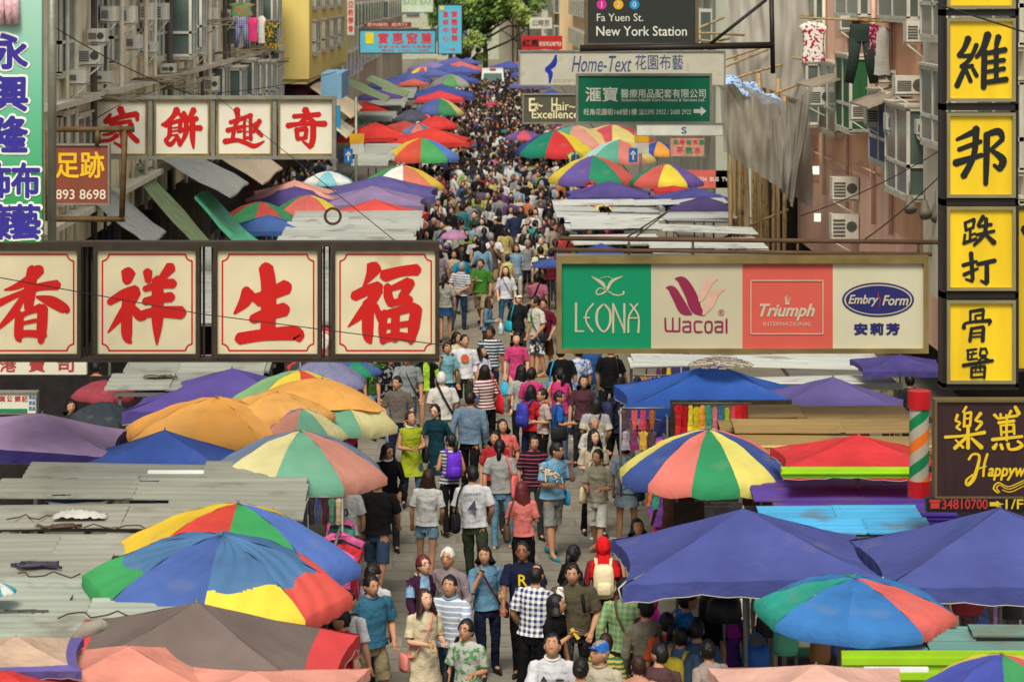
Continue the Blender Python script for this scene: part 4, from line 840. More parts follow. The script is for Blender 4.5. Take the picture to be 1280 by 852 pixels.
def van():
    r = thing('minibus', 'white minibus creeping through the packed crowd at the far end', 'minibus', (.5, 205, 0))
    prof = [(-2.6, .35, 1.0), (-2.62, .8, 1.0), (-2.4, 1.15, 1.0), (-1.9, 2.05, .92), (-1.5, 2.25, .9), (2.6, 2.28, .9), (2.75, 2.0, .95), (2.78, .4, 1.0)]
    m = MB(); vs = []
    for (y, z, w) in prof:
        for sx in (-1, 1): vs.append((sx*.92*w, y, z))
    n = len(prof); fs = [(2*i, 2*i+1, 2*((i+1) % n)+1, 2*((i+1) % n)) for i in range(n)]
    fs += [tuple(2*i for i in range(n))[::-1], tuple(2*i+1 for i in range(n))]; m.add(vs, fs)
    obj('body', m, mat('van_white', (196,198,192), .6, spec=.2), r)
    g = MB(); g.quad((-.78,-2.43,1.2), (.78,-2.43,1.2), (.7,-1.97,2.0), (-.7,-1.97,2.0)); obj('windscreen', g, mat('van_glass', (70,92,88), .55, spec=.15), r)
    for sx in (-1, 1):
        w = MB(); w.tube([(sx*.8,-1.6,.34), (sx*.95,-1.6,.34)], .34, 16, smooth=False); obj('wheel', w, mat('tyre', (26,26,26), .8), r)
        w = MB(); w.tube([(sx*.8,1.8,.34), (sx*.95,1.8,.34)], .34, 16, smooth=False); obj('wheel', w, mat('tyre', (26,26,26), .8), r)
        h = MB(); h.box(sx*.72-.14, sx*.72+.14, -2.66, -2.6, .72, .9); obj('headlight', h, mat('lamp_glass', (230,230,220), .2), r)
        h = MB(); h.box(sx*1.06-.06, sx*1.06+.06, -2.1, -2.0, 1.35, 1.65); obj('mirror', h, mat('tyre', (26,26,26), .8), r)
        h = MB(); h.box(sx*.925-.01, sx*.925+.01, -1.2, 2.2, 1.25, 1.9); obj('side_window', h, mat('van_glass', (70,92,88), .55, spec=.15), r)
    b = MB(); b.box(-.9, .9, -2.72, -2.62, .35, .6); b.box(-.5, .5, -2.66, -2.62, .68, .86); obj('bumper', b, mat('bumper_grey', (90,90,88), .6), r)
    b = MB(); b.box(-.26, .26, -2.74, -2.72, .42, .54); obj('number_plate', b, mat('plate_pale', (220,220,210), .5), r)
    b = MB(); b.box(-.25, .25, -1.7, -1.6, 2.22, 2.36); obj('roof_sign', b, mat('signal_red', (176,34,34), .5), r)
build_setting(); left_houses(); right_houses(); scaffold(); laundry(); awnings(); van()
tree('broad light green street tree closing the top of the street', 606, 6, 238, 4.9, 7.4, 1, 1.2)
tree('darker rounded tree just above the minibus', 583, 62, 228, 2.2, 3.4, 2, .5)
tree('green tree behind the blue upright sign', 562, 14, 252, 3.0, 6.4, 3, .5)
tree('green tree reaching right towards the small red sign', 648, 6, 256, 2.8, 8.4, 4, .5)
cable('thin cable slanting across the big red characters', ((0,347,31), (250,392,31), (560,432,31)), .006)
cable('thin cable rising from the canopies to the textile sign', ((838,262,38), (790,300,38)), .01)
cable('guy wire running from the small character row to the big one', ((270,120,50), (505,310,34)), .008)
cable('cable drooping past the yellow column', ((1170,5,29), (1280,40,29)), .01)
cable('cable across the right laundry and pink wall', ((1000,270,45), (1180,185,45)), .01, sag=.1)
cable('cable from the pink wall down to the lingerie sign rail', ((1080,300,44), (1180,215,44)), .012, sag=.05)
cable('long thin wire over the left tenement', ((62,30,44), (240,118,46), (420,90,60)), .01, sag=.1)
# ---------------------------------------------------------------- canopies and umbrellas
canvas = mat('canvas', None, .8, nz=.2, ns=1.8, bump=.7, bs=4, spec=.2, dirt=((150,142,124), 2.6, .6, .16), trans=.22, bd=.07)
def fade(c): l = sum(c)/3; return tuple(v*.86+l*.1+9 for v in c)
polem = mat('pole_metal', (120,118,110), .5, .5)
PANEL = {}
def prof_round(u): return 1-u**1.75         # 1 at the crown, low at the rim
def panel_mesh(n, rise, seed=0, fine=1):
    key = (n, round(rise, 2), seed, fine)
    if key in PANEL: return PANEL[key]
    mb = MB(); nu, nv = 6*fine, 10*fine; vs = []; da = 2*PI/n; zr = prof_round(1.0)
    for j in range(nv+1):
        u = j/nv
        for i in range(nu+1):
            a = da*(i/nu-.5); q = abs(i/nu-.5)*2
            rr = u*(1-(1-math.cos(PI/n))*1.2*(1-q*q)*u)                      # rim pulled in between ribs
            z = rise*(prof_round(u)-zr)/(1-zr)-.018*(1-q*q)*math.sin(PI*min(1, u*1.1))+.006*math.sin((i*3+j*1.7)/fine+seed)
            vs.append((rr*math.cos(a), rr*math.sin(a), z))
    for i in range(nu+1):                                    # valance with a scallop
        a = da*(i/nu-.5); q = abs(i/nu-.5)*2; rr = 1-(1-math.cos(PI/n))*1.2*(1-q*q)
        vs.append((rr*1.0*math.cos(a), rr*1.0*math.sin(a), -.085-.035*(1-q*q)+.008*math.sin(i*5/fine+seed)))
    w = nu+1; fs = [(j*w+i, j*w+w+i, j*w+w+i+1, j*w+i+1) for j in range(nv+1) for i in range(nu)]
    mb.add(vs, fs, 0, True); me = mb.mesh('panel', canvas); PANEL[key] = me; return me
def umbrella(x, ya, wpx, cols, label, za=2.75, rise=.55, tilt=(0, 0), rot=0, name='market_umbrella', pole=True, patch=None, group=None, n=None, rim=None):
    """round umbrella: crown at photo (x, ya), rim width wpx px"""
    Y = YZ(ya, za); s = F/Y; Rr = wpx/2/s; n = n or max(8, len(cols)); c = W(x, ya, Y)
    r = thing(name, label, 'umbrella', (c.x, Y, za-rise*Rr), R(rot), group); r.rotation_euler = (R(tilt[1]), R(tilt[0]), R(rot)); r.scale = (Rr, Rr, Rr)
    for k in range(n):
        o = bpy.data.objects.new('panel', panel_mesh(n, rise, k % 3, 5 if rim else 1)); COL.objects.link(o); o.parent = r; o.rotation_euler = (0, 0, -PI/2+2*PI*k/n)
        if rim and k in rim:                              # panel whose outer end is another cloth
            me2 = o.data.copy(); me2.materials.append(mat('rim_cloth_%s' % str(rim[k]), fade(rim[k]), .8, nz=.2, ns=1.8, bump=.7, bs=4)); o.data = me2
            for p_ in me2.polygons:
                if p_.index//30 > 35+2*math.sin(p_.index % 30*.2+k): p_.material_index = 1
        c_ = cols[k % len(cols)]; o.color = lin(fade(P[c_] if isinstance(c_, str) else c_))
    m = MB(); m.tube([(0,0,rise), (0,0,rise+.022)], [.014,.008], 8); m.ball((0,0,rise+.022), .01, 6, 4); obj('finial', m, polem, r)
    if pole: m = MB(); m.tube([(0,0,-(za-rise*Rr)/Rr+.0), (0,0,rise*.97)], .016, 8); obj('pole', m, polem, r)
    rb = MB()
    for k in range(n):
        a = -PI/2+2*PI*(k+.5)/n; rb.tube([(math.cos(a)*u, math.sin(a)*u, rise*(prof_round(u)-prof_round(1))/(1-prof_round(1))-.02) for u in (.05, .4, .75, .99)], .006, 4)
    obj('ribs', rb, polem, r)
    if patch:
        pm = MB(); nu, nv = 32, 6; vs = []; zr = prof_round(1)
        for j in range(nv+1):
            for i in range(nu):
                a = 2*PI*i/nu; u = patch[1]*(j/nv)*(1+.07*math.sin(a*2+1)+.02*math.sin(a*7)); vs.append((u*math.cos(a), u*math.sin(a), rise*(prof_round(u)-zr)/(1-zr)+.006+.003*math.sin(a*11+j)))
        pm.add(vs, [(j*nu+i, j*nu+nu+i, j*nu+nu+(i+1) % nu, j*nu+(i+1) % nu) for j in range(nv) for i in range(nu)], 0, True)
        o = obj('cover_patch', pm, canvas, r); o.color = lin(patch[0])
    return r
def canopy(x, ya, wpx, col, label, za=2.75, rise=.34, tilt=(0, 0), rot=0, depth=1.0, val=.12, valcol=None, pole=True, seed=0, border=None, sag=.1, group=None, clips=False, name='square_canopy'):
    """four sided canopy; wpx the width of its near edge when rot is 0"""
    Y = YZ(ya, za); s = F/Y; Rr = wpx/2/s/(1 if not rot else 1.15); c = W(x, ya, Y)
    r = thing(name, label, 'canopy', (c.x, Y, za-rise*Rr), 0, group); r.rotation_euler = (R(tilt[1]), R(tilt[0]), R(rot)); r.scale = (Rr, Rr*depth, Rr)
    N_ = 20; col = fade(P[col] if isinstance(col, str) else col)
    def pt(w, t, e=0):
        k = t*(1-sag*(1-w*w)*t*t); hip = 1-w*w
        z = rise*((1-t)*.78+(1-t)**1.6*.22)-.035*math.sin(PI*min(1, t))*hip
        z += .007*noise.noise(Vector((w*t*3.1+seed, t*3.1, seed*1.7+e)))+.010*t*t*(w*w)*math.sin(w*26+t*5+seed)+.004*math.sin(t*17+seed+e)*hip*t
        return (w*t, -k, z)
    for e in range(4):
        ce, se = math.cos(e*PI/2), math.sin(e*PI/2); rt = lambda p: (p[0]*ce-p[1]*se, p[0]*se+p[1]*ce, p[2])
        mb = MB(); vs = [rt(pt(-1+2*i/N_, j/N_, e)) for j in range(N_+1) for i in range(N_+1)]; w_ = N_+1
        mb.add(vs, [(j*w_+i, j*w_+w_+i, j*w_+w_+i+1, j*w_+i+1) for j in range(N_) for i in range(N_)], 0, True)
        if border: mb.m = [1 if (j+.5)/N_ > border[1] else 0 for j in range(N_) for i in range(N_)]
        o = obj('panel', mb, [canvas, mat('border_cloth_%s' % str(border[0]), fade(border[0]), .75, nz=.14)] if border else canvas, r); o.color = lin(col)
        if val:
            vb = MB(); vs = []; low = []
            for i in range(N_+1):
                w = -1+2*i/N_; p = rt(pt(w, 1, e)); dp = val*(1+.12*math.sin(w*6+seed+e)+.05*math.sin(w*21)); q = (p[0]*(1+.008*math.sin(w*19)), p[1]*(1+.008*math.sin(w*19)), p[2]-dp); vs += [p, q]; low.append(q)
            vb.add(vs, [(2*i, 2*i+1, 2*i+3, 2*i+2) for i in range(N_)], 0, True)
            o = obj('valance', vb, canvas, r); o.color = lin(valcol or (fade(border[0]) if border else col))
            if wpx > 150: tb = MB(); tb.tube(low, .0035, 4); obj('piping', tb, mat('piping_white', (176,170,156), .7), r)
    m = MB(); m.tube([(0,0,rise*.97), (0,0,rise+.015)], [.014,.008], 8); m.ball((0,0,rise+.016), .01, 6, 4); obj('finial', m, polem, r)
    if pole: m = MB(); m.tube([(0,0,-(za-rise*Rr)/Rr), (0,0,rise*.95)], .018, 8); obj('pole', m, polem, r)
    if clips:
        for sx in (-1, 1): m = MB(); m.tube([(sx*.97,-.97,.02), (sx*1.03,-1.03,-.02), (sx*1.0,-1.0,-.14)], .007, 5); obj('corner_cord', m, mat('cord_white', (190,190,178), .6), r)
    return r
Bl, Gr, Re, Ye, Pu, Pk = (52,74,140), (28,132,92), (206,44,44), (226,200,50), (92,74,150), (214,124,112)
def build_canopies():
    PB = (104,122,152); PY = (208,198,134); PG = (96,160,128); PS = (192,124,104)
    U, C = umbrella, canopy
    # near left
    C(20,795,190,(198,166,138),'beige canopy at the bottom left corner of the street', 2.75, .3, border=((84,72,140), .8), rot=8, seed=1)
    C(5,838,190,(214,50,44),'bright red canopy edge in the very bottom left corner', 2.6, .22, seed=2)
    C(160,806,300,(226,138,116),'faded salmon canopy with rolled grey flaps at the bottom left', 2.62, .3, rot=4, seed=3, border=((228,160,138), .86))
    C(318,838,300,(230,150,128),'second faded salmon canopy at the bottom beside the lane', 2.55, .22, rot=-4, seed=4)
    C(243,752,395,(116,100,92),'big grey brown canopy with a red border at the bottom left', 2.8, .42, rot=0, border=((214,50,50), .74), seed=5, tilt=(2,0), val=.1, clips=True)
    U(272,668,340,[(66,112,160),(70,118,168),(62,104,156),(66,108,160),(72,120,170),(66,108,160),(66,112,160),(62,92,164)],'large faded blue patched umbrella with green, yellow and red panel ends', 2.85, .37, (3,4), 22, rim={0: (224,190,40), 1: (206,66,54), 6: (40,140,70), 2: (206,66,54)})
    U(293,630,318,[(52,160,84),(76,112,196),(222,186,36),(76,112,196),(222,186,36),(222,186,36),(226,186,36),(212,58,44)],'rainbow umbrella of red, yellow, green and blue above the tin roofs', 2.85, .42, (4,-1), 22)
    U(374,539,228,[PG,PS,PB,PY,PG,PB,PB,PY],'pastel umbrella with teal, salmon, cream and slate panels over the left lane edge', 2.8, .44, (1,0), 10, n=8)
    C(205,537,262,(44,76,158),'flat royal blue canopy left of the pastel umbrella', 2.75, .42, depth=.8, seed=6, tilt=(1,0))
    C(50,516,240,(150,122,160),'faded purple canopy with a darker valance at the left edge', 2.75, .3, rot=6, valcol=(60,50,110), val=.2, seed=7, tilt=(5,0))
    U(131,502,92,[(44,52,60)],'small black umbrella with a white letter near the left edge', 2.25, .5, (4,4), 10, 'hand_umbrella', pole=False)
    U(131,475,86,[(150,50,62)],'small dark red umbrella above the black one', 2.2, .42, (2,0), 0, 'hand_umbrella', pole=False)
    C(290,460,250,(82,66,146),'violet canopy lying behind the orange covers', 2.7, .32, depth=.7, seed=8)
    U(372,463,190,[(210,60,48),(222,196,50),(96,110,160),(120,170,110),(96,110,160),(96,110,160),(120,170,110),(222,196,50)],'red, yellow and green umbrella peeping out between violet and orange', 2.75, .5, (3,0), 30)
    U(405,449,112,[(120,120,156)],'grey lavender umbrella just under the last big red character', 2.6, .5)
    U(398,474,205,[PG,PY,(110,130,165),PB,PB,PY,PB,PS],'faded umbrella half covered by an orange cloth above the lane', 2.75, .44, (6,0), 12, patch=((226,164,84), .78))
    U(376,511,118,[PG,PY,PB,PS,PB,PG,PB,PS],'slate and teal umbrella tucked below the orange cloths', 2.6, .5, (2,0), 20)
    U(270,497,236,[(226,152,60),(230,160,70)],'wide orange umbrella over the left stalls', 2.72, .34, (0,1), 12)
    U(345,490,150,[(230,162,76)],'smaller orange umbrella between the wide one and the lane', 2.75, .34, (3,0), 30)
    U(440,448,76,[Gr,(60,90,150)],'green and blue umbrella edge under the corner of the big sign', 2.45, .4, rot=20)
    U(-2,728,46,[(60,170,190),(220,220,210)],'small teal and white striped umbrella at the left edge', 2.6, .45)
    # middle left
    U(325,252,108,[(196,70,56),(52,140,84),(64,92,160),(64,92,160),(200,160,40),(196,70,56)],'blue, green and red umbrella with a yellow rim above the blue canopy', 2.6, .5, (2,0), 20)
    C(335,268,104,(56,92,160),'small mid blue canopy in front of the tin roofs', 2.5, .34, depth=.8, seed=11)
    U(385,244,88,[(206,92,80),(224,200,50),(222,200,50),(206,92,80),(210,206,190),(210,206,190),(52,140,84),(206,92,80)],'pink, yellow and white umbrella in the middle left cluster', 2.65, .5, (2,0), 20)
    C(368,225,112,(220,150,130),'pale salmon canopy behind the violet ones', 2.75, .34, seed=12)
    C(368,233,120,(78,62,132),'deep violet canopy left of the red one', 2.65, .3, seed=13)
    C(476,219,140,(88,78,146),'violet canopy above the translucent mauve one', 2.8, .3, seed=14)
    C(466,232,132,(138,116,158),'translucent mauve canopy in the middle left cluster', 2.7, .3, seed=15)
    C(468,249,132,(226,70,60),'bright red canopy in front of the mauve one', 2.6, .34, seed=16, clips=True)
    U(503,207,104,[(214,110,80),(224,190,50),(206,70,50),(60,100,170),(60,150,80),(60,150,80),(60,150,80),(226,226,214)],'green, white and yellow umbrella beside the packed crowd', 2.75, .46, (2,0), 25)
    U(410,214,66,[(120,190,200),(220,220,210)],'white umbrella with a blue checked top', 2.7, .4)
    U(527,173,94,[(64,160,84),(80,120,200),(224,190,40),(200,50,60),(224,190,40),(64,160,84),(224,190,40),(208,68,44)],'vivid green, blue and red umbrella half way up the street', 2.75, .5, (0,0), 22)
    C(470,153,100,(222,48,40),'scarlet canopy left of the vivid umbrella', 2.75, .34, seed=17)
    C(540,159,96,(222,52,42),'scarlet canopy directly behind the vivid umbrella', 2.75, .34, seed=18)
    C(505,151,70,(226,80,66),'lighter red canopy between two scarlet ones', 2.75, .3, seed=19)
    C(458,127,54,(220,44,40),'small scarlet canopy far up on the left', 2.75, .34, seed=20)
    U(441,146,32,[(206,60,50),(60,150,80),(224,140,50)],'tiny red and green umbrella by the left shops', 2.4, .45)
    U(549,123,62,[(52,132,80),(200,190,110),(206,110,90),(206,110,90),(200,190,110),(206,110,90),(70,90,150),(70,90,150)],'multicoloured umbrella in front of the far blue canopies', 2.8, .55, (2,0), 22)
    U(514,137,46,[(76,80,96)],'dark grey umbrella in the far left cluster', 2.7, .5)
    U(546,145,56,[(216,46,42)],'red domed umbrella behind the scarlet canopy', 2.75, .45)
    U(523,155,48,[(206,110,90),(90,110,160),(200,190,110)],'faded multicoloured umbrella between the red ones', 2.7, .45)
    C(475,112,56,(84,66,136),'violet canopy far up on the left', 2.75, .34, seed=21)
    C(552,105,84,(56,70,148),'wide blue canopy far up by the lane', 2.75, .32, seed=22)
    C(550,113,62,(220,56,60),'red canopy below the wide far blue one', 2.75, .34, seed=23)
    far = [(488,97,60,(66,80,150),'far blue canopy with a rusty underside'), (510,90,60,(70,84,156),'far blue canopy near the hanging post'), (517,98,40,(200,90,76),'far faded red canopy among blue ones'), (574,92,50,(60,78,156),'far blue canopy at the lane edge'),
           (538,84,56,(84,92,164),'far slate blue canopy in the third rank'), (560,80,60,(66,82,160),'far blue canopy in the fourth rank'), (578,82,44,(72,88,166),'far blue canopy just left of the lane'), (575,76,60,(206,96,96),'far pink red canopy among the last blue ones'), (540,76,60,(128,112,170),'far lavender canopy near the blue signs'), (568,71,56,(90,92,170),'far violet blue canopy under the upright blue sign'), (584,72,36,(80,88,160),'farthest blue canopy left of the lane')]
    for i, (x, y, w, c, l) in enumerate(far): C(x,y,w,c,l,2.8,.34,seed=30+i,pole=False)
    U(528,84,34,[(220,60,50),(232,200,60),(232,200,60)],'little red and yellow umbrella among the far blue canopies', 2.8, .5)
    U(563,93,52,[(80,150,80),(150,150,140),(190,190,120),(120,120,124)],'far umbrella of grey, green and yellow panels', 2.8, .5)
    for i, (x, y, w, c, l) in enumerate(((636,76,48,(66,82,160),'far blue canopy right of the lane'), (662,72,44,(204,80,86),'far red canopy right of the lane'), (664,84,52,(70,86,164),'far blue canopy beside the textile sign'), (662,98,52,(96,98,170),'far lilac canopy beside the textile sign'), (690,112,60,(56,70,148),'blue canopy showing between textile and salon signs'))): C(x,y,w,c,l,2.8,.34,seed=50+i,pole=False)
    # right, middle distance
    U(694,164,104,[(206,40,44),(226,200,40),(42,60,150),(226,200,40),(206,40,44),(226,200,40),(42,60,150),(20,124,96)],'blue, green, red and yellow umbrella right of the crowd', 2.8, .5, (1,0), 8)
    U(741,195,112,[Gr,(204,80,72),Ye,Pu,Ye,Gr,Ye,Pu],'yellow, purple, green and red umbrella over the right stalls', 2.8, .52, (1,0), 15)
    U(833,205,96,[Ye,Pu,Gr,(204,80,72),Gr,Pu,Gr,(204,80,72)],'red, yellow and purple umbrella over the right stalls', 2.7, .46, (0,0), 6)
    U(774,175,92,[(206,110,100),(216,190,110),(120,190,196),(120,190,196),(216,190,110),(206,110,100),(170,210,206),(80,160,130)],'pale cyan, green and pink umbrella in the right cluster', 2.75, .5, (1,0), 18)
    U(718,157,116,[(212,140,120),(216,190,120),(90,70,130),(80,160,130)],'pink, cream and green umbrella behind the vivid blue and red one', 2.75, .42, (0,0), 10)
    U(765,156,110,[(214,196,110),(206,66,80)],'cream and crimson umbrella just below the green health sign', 2.75, .4, (0,0), 20)
    U(822,177,62,[(232,150,50),(44,70,160)],'orange and blue umbrella beside the grey light box', 2.6, .45, (2,0), 10)
    U(655,163,50,[(206,70,90),(96,74,140)],'crimson and violet umbrella edge left of the vivid one', 2.7, .35)
    C(762,226,108,(78,66,138),'dark violet canopy above the white slatted roofs', 2.65, .32, depth=.8, seed=60)
    C(868,234,108,(70,72,146),'blue violet canopy on the right beyond the white roofs', 2.65, .3, seed=61, rot=10)
    C(880,245,92,(80,62,116),'dull purple canopy in front of the blue violet one', 2.6, .34, depth=.8, seed=62)
    C(842,232,54,(206,44,40),'narrow red canopy between two striped umbrellas and violet cloth', 2.55, .2, seed=63)
    C(752,304,62,(46,70,150),'small blue canopy right above the lingerie sign', 2.6, .4, seed=64)
    C(688,322,46,(56,78,150),'small blue canopy left of the lingerie sign', 2.2, .35, seed=65)
    # right, near
    C(892,455,240,(34,82,176),'bright blue canopy with a rattan lid on top', 2.72, .36, depth=.75, seed=66, clips=True, tilt=(1,0))
    C(1040,471,205,(96,82,150),'dusty violet canopy right of the bright blue one', 2.6, .36, depth=.75, seed=67, tilt=(2,0))
    C(1125,443,110,(72,62,136),'violet canopy edge under the right end of the lingerie sign', 2.5, .25, seed=68)
    C(1073,543,205,(218,44,48),'bright red canopy behind the purple roof bars', 3.0, .3, depth=.7, seed=69, tilt=(1,0))
    U(885,537,226,[(36,140,84),(220,208,96),(50,74,146),(222,110,96),(220,208,96),(50,74,146),(50,74,146),(50,74,146),(50,74,146),(220,208,96),(50,74,146),(222,110,96)],'wide umbrella of blue, coral, green and yellow over the right lane edge', 2.82, .47, (0,0), 0, n=12)
    C(930,635,318,(66,76,150),'large indigo canopy over the bag stall at the right', 2.85, .4, depth=.8, seed=70, tilt=(-1,0), clips=True)
    C(1250,634,340,(68,78,152),'large indigo canopy reaching the right edge', 2.95, .42, depth=.8, seed=71, tilt=(0,0), clips=True)
    U(1068,722,252,[(44,112,184),(222,92,82),(44,112,184),(44,112,184),(30,150,130),(44,112,184),(30,150,130),(44,112,184)],'blue, teal and coral umbrella near the bottom right', 2.72, .3, (0,3), 10)
    U(1252,818,256,[(56,150,84),(212,84,76),(222,200,70),(56,150,84),(212,84,76),(222,200,70),(60,74,170),(60,74,170)],'green, red and blue umbrella cut by the bottom right corner', 2.7, .48, (0,0), 14)
    C(1020,830,250,(222,168,150),'pale pink canopy at the bottom edge right of the lane', 2.6, .3, seed=72)
    U(567,287,36,[(176,120,160)],'pink hand umbrella held up in the crowd', 2.0, .5, (0,0), 0, 'hand_umbrella', pole=False)
    U(614,127,17,[(190,50,80)],'tiny crimson umbrella carried in the far crowd', 2.1, .4, (0,0), 0, 'hand_umbrella', pole=False)
    # lettering on the black umbrella and indigo canopy, rolled flaps, rattan lid
    mb = MB(); c = W(906, 449, YZ(455, 2.72)-.1); nn = 22
    for i in range(9):
        for j in range(nn):
            a0, a1 = 2*PI*j/nn, 2*PI*(j+.86)/nn; r0, r1 = .055*i, .055*(i+.84); q = lambda r_, a_: (c.x-.06+r_*math.cos(a_)*1.05, c.y+r_*math.sin(a_)*.9, c.z+.03-.42*r_*r_*1.2+.012*((i+j) % 2))
            mb.add([q(r0, a0), q(r1, a0), q(r1, a1), q(r0, a1)], [(0,1,2,3)])
    o = obj('rattan_lid', mb, mat('rattan', (128,112,92), .85, nz=.3, ns=20, bump=.5)); tag(o, 'round woven rattan lid lying on the bright blue canopy', 'lid'); recenter(o)
    fl = mat('grey_roll', (140,136,122), .7, nz=.25, bump=.7, bs=8)
    for n, (pts) in enumerate((((88,822,24.6), (112,800,24.5), (128,794,24.5), (140,800,24.6)), ((232,845,23.3), (258,828,23.4), (280,822,23.5)))):
        m = MB(); m.tube([W(*p)+Vector((0,-.1,.12)) for p in pts], [.05,.09,.07,.05][:len(pts)], 9); o = obj('rolled_flap', m, fl); tag(o, ('rolled grey flap tied on the left salmon canopy', 'rolled grey flap tied on the salmon canopy by the lane')[n], 'flap'); recenter(o)
# ---------------------------------------------------------------- stalls
def stall(label, x0, x1, y0, y1, z, n, col, goods=True, rough=.6, metal=.2, streaks=True, uneven=1.0, name='market_stall', fascia=None, seed=0, z2=None):
    """tin roofed stall; roof spans photo columns x0..x1, rows y0..y1 at height z"""
    rnd = random.Random(seed+int(x0)+n); Ya, Yb = YZ(y1, z), YZ(y0, z); Ym = (Ya+Yb)/2; s = F/Ym; X0, X1 = (x0-CX)/s, (x1-CX)/s
    r = thing(name, label, 'market stall', ((X0+X1)/2, Ym, 0)); off = Vector((-(X0+X1)/2, -Ym, 0))
    m = mat('sheet_%s' % str(col), None, rough, metal, nz=.16, ns=2, streak=-3, dirt=((104,90,68), 1.5, .55, .55), bump=.2, bs=30)
    n = max(n, int((Yb-Ya)/1.2)) if uneven < 1.2 else max(3, int((Yb-Ya)/1.75)); d = (Yb-Ya)/n
    for k in range(n):
        ya = Ya+k*d; cuts = [X0+rnd.uniform(-.15, .15)]+([X0+(X1-X0)*rnd.uniform(.35, .65)] if X1-X0 > 1.6 else [])+[X1+rnd.uniform(-.1, .1)]
        for a, b in zip(cuts, cuts[1:]):
            mb = MB(); zz = z+rnd.uniform(-.045, .045)*uneven+.1*((k % 2)-.5)*(min(1.6, uneven) if uneven < 1.2 else 2.0); tl = rnd.uniform(-.02, .02)*uneven; a -= rnd.uniform(0, .1); slope = .1*d if uneven < 1.2 else .01; vs = []
            nr = 4; prof = []
            for q in range(nr):
                t0 = q/nr; prof += [(t0, 0), (t0+.12, .015), (t0+.2, .015), (t0+.3, 0)]
            ln = rnd.choice((1.0, .95, .9, .84) if uneven > 1.2 else (1.04, .96, .88)) if uneven > .5 else 1.04; prof.append((1.0, 0)); prof = [(ya+t*d*ln, zz+h+slope*t) for t, h in prof]
            for X, dz in ((a, 0), (b, tl*(b-a))):
                for (yy, z_) in prof: vs.append((X, yy, z_+dz))
                for (yy, z_) in prof[::-1]: vs.append((X, yy, z_+dz-.018))
            L = len(prof)*2; fs = [(i, L+i, L+(i+1) % L, (i+1) % L) for i in range(L)]+[tuple(range(L))[::-1], tuple(range(L, 2*L))]
            mb.add(vs, fs); o = obj('roof_sheet', mb, m, r); o.location = off; v = rnd.uniform(.88, 1.1); c = lin(col); o.color = (c[0]*v, c[1]*v, c[2]*v, 1)
    for px in (X0+.08, X1-.08):
        for py in (Ya+.08, Yb-.08):
            p = MB(); p.box(px-.025, px+.025, py-.025, py+.025, 0, z-.06); o = obj('post', p, polem, r); o.location = off
    p = MB(); p.box(X0, X1, Ya+.02, Ya+.06, z-.12, z-.06); p.box(X0, X1, Yb-.06, Yb-.02, z-.12, z-.06); o = obj('beam', p, polem, r); o.location = off
    if fascia:
        p = MB(); p.box(X0-.02, X1+.02, Ya-.05, Ya-.01, z-fascia[1], z+.0)
        for k in range(3): p.box(X0-.02, X1+.02, Ya-.08, Ya-.05, z-fascia[1]+fascia[1]*k/3+.02, z-fascia[1]+fascia[1]*(k+.6)/3)
        o = obj('fascia', p, mat('fascia_%s' % str(fascia[0]), fascia[0], .5), r); o.location = off
    # counter and back cloth
    p = MB(); p.box(X0+.15, X1-.15, Ya+.25, Yb-.15, .72, .78); p.box(X0+.2, X1-.2, Ya+.27, Ya+.3, .05, .72); o = obj('counter', p, mat('counter_cloth', (52,46,44), .9, nz=.3), r); o.location = off
    if goods:
        g = MB()
        for k in range(14):
            gx = rnd.uniform(X0+.3, X1-.3); gy = rnd.uniform(Ya+.35, Yb-.3); w = rnd.uniform(.12, .25); h = rnd.uniform(.08, .3); g.box(gx-w, gx+w, gy-w*.6, gy+w*.6, .781, .78+h, k % 4)
        o = obj('folded_goods', g, [mat('goods_a', (150,60,70), .9), mat('goods_b', (70,90,140), .9), mat('goods_c', (200,190,160), .9), mat('goods_d', (60,110,80), .9)], r); o.location = off; tag(o, kind='stuff')
    return r
def goods_rack(label, X, Y0, Y1, z, side, seed, n=9, big=True, cols=None):
    """rail of hanging clothes along the lane; garments of near racks are things of their own"""
    rnd = random.Random(seed); r = thing('clothes_rail', label, 'rail', (X, (Y0+Y1)/2, 0)); m = MB(); h = (Y1-Y0)/2
    m.tube([(0,-h,z), (0,h,z)], .018, 6)
    for yy in (-h, h): m.tube([(0,yy,0), (0,yy,z)], .02, 6)
    obj('rail', m, polem, r)
    cols = cols or [(190,50,60),(50,60,110),(210,190,60),(40,40,44),(200,90,140),(60,140,120),(220,215,200),(120,70,150),(220,120,60),(90,60,50)]
    if big:
        for k in range(n):
            kind = rnd.choice(('shirt', 'dress', 'pants')); c = rnd.choice(cols); g = garment_mb(.62, rnd.uniform(.7, 1.0), kind, seed+k)
            o = obj('hanging_garment', g, fabric); o.color = lin(c); o.location = (X+rnd.uniform(-.05, .05), Y0+.1+(Y1-Y0-.2)*k/max(1, n-1), z-.03); o.rotation_euler = (0, 0, R(rnd.uniform(-35, 35)))
            tag(o, 'garment hanging %s from the near end on the rail %s' % (ORD[k], label.split('clothes ')[1]), 'garment', 'garments on '+label[:60])
    else:
        g = MB()
        for k in range(n):
            q = garment_mb(.62, rnd.uniform(.7, 1.0), rnd.choice(('shirt', 'dress', 'pants')), seed+k); a = rnd.uniform(-.6, .6); yy = -h+.1+(Y1-Y0-.2)*k/max(1, n-1)
            g.add([(x*math.cos(a)-y*math.sin(a), x*math.sin(a)+y*math.cos(a)+yy, zz+z-.03) for (x, y, zz) in q.v], q.f, rnd.randrange(6), True)
        o = obj('garments', g, [mat('rack_%d' % i, cols[i], .9, nz=.15) for i in range(6)], r); tag(o, kind='stuff')
    return r
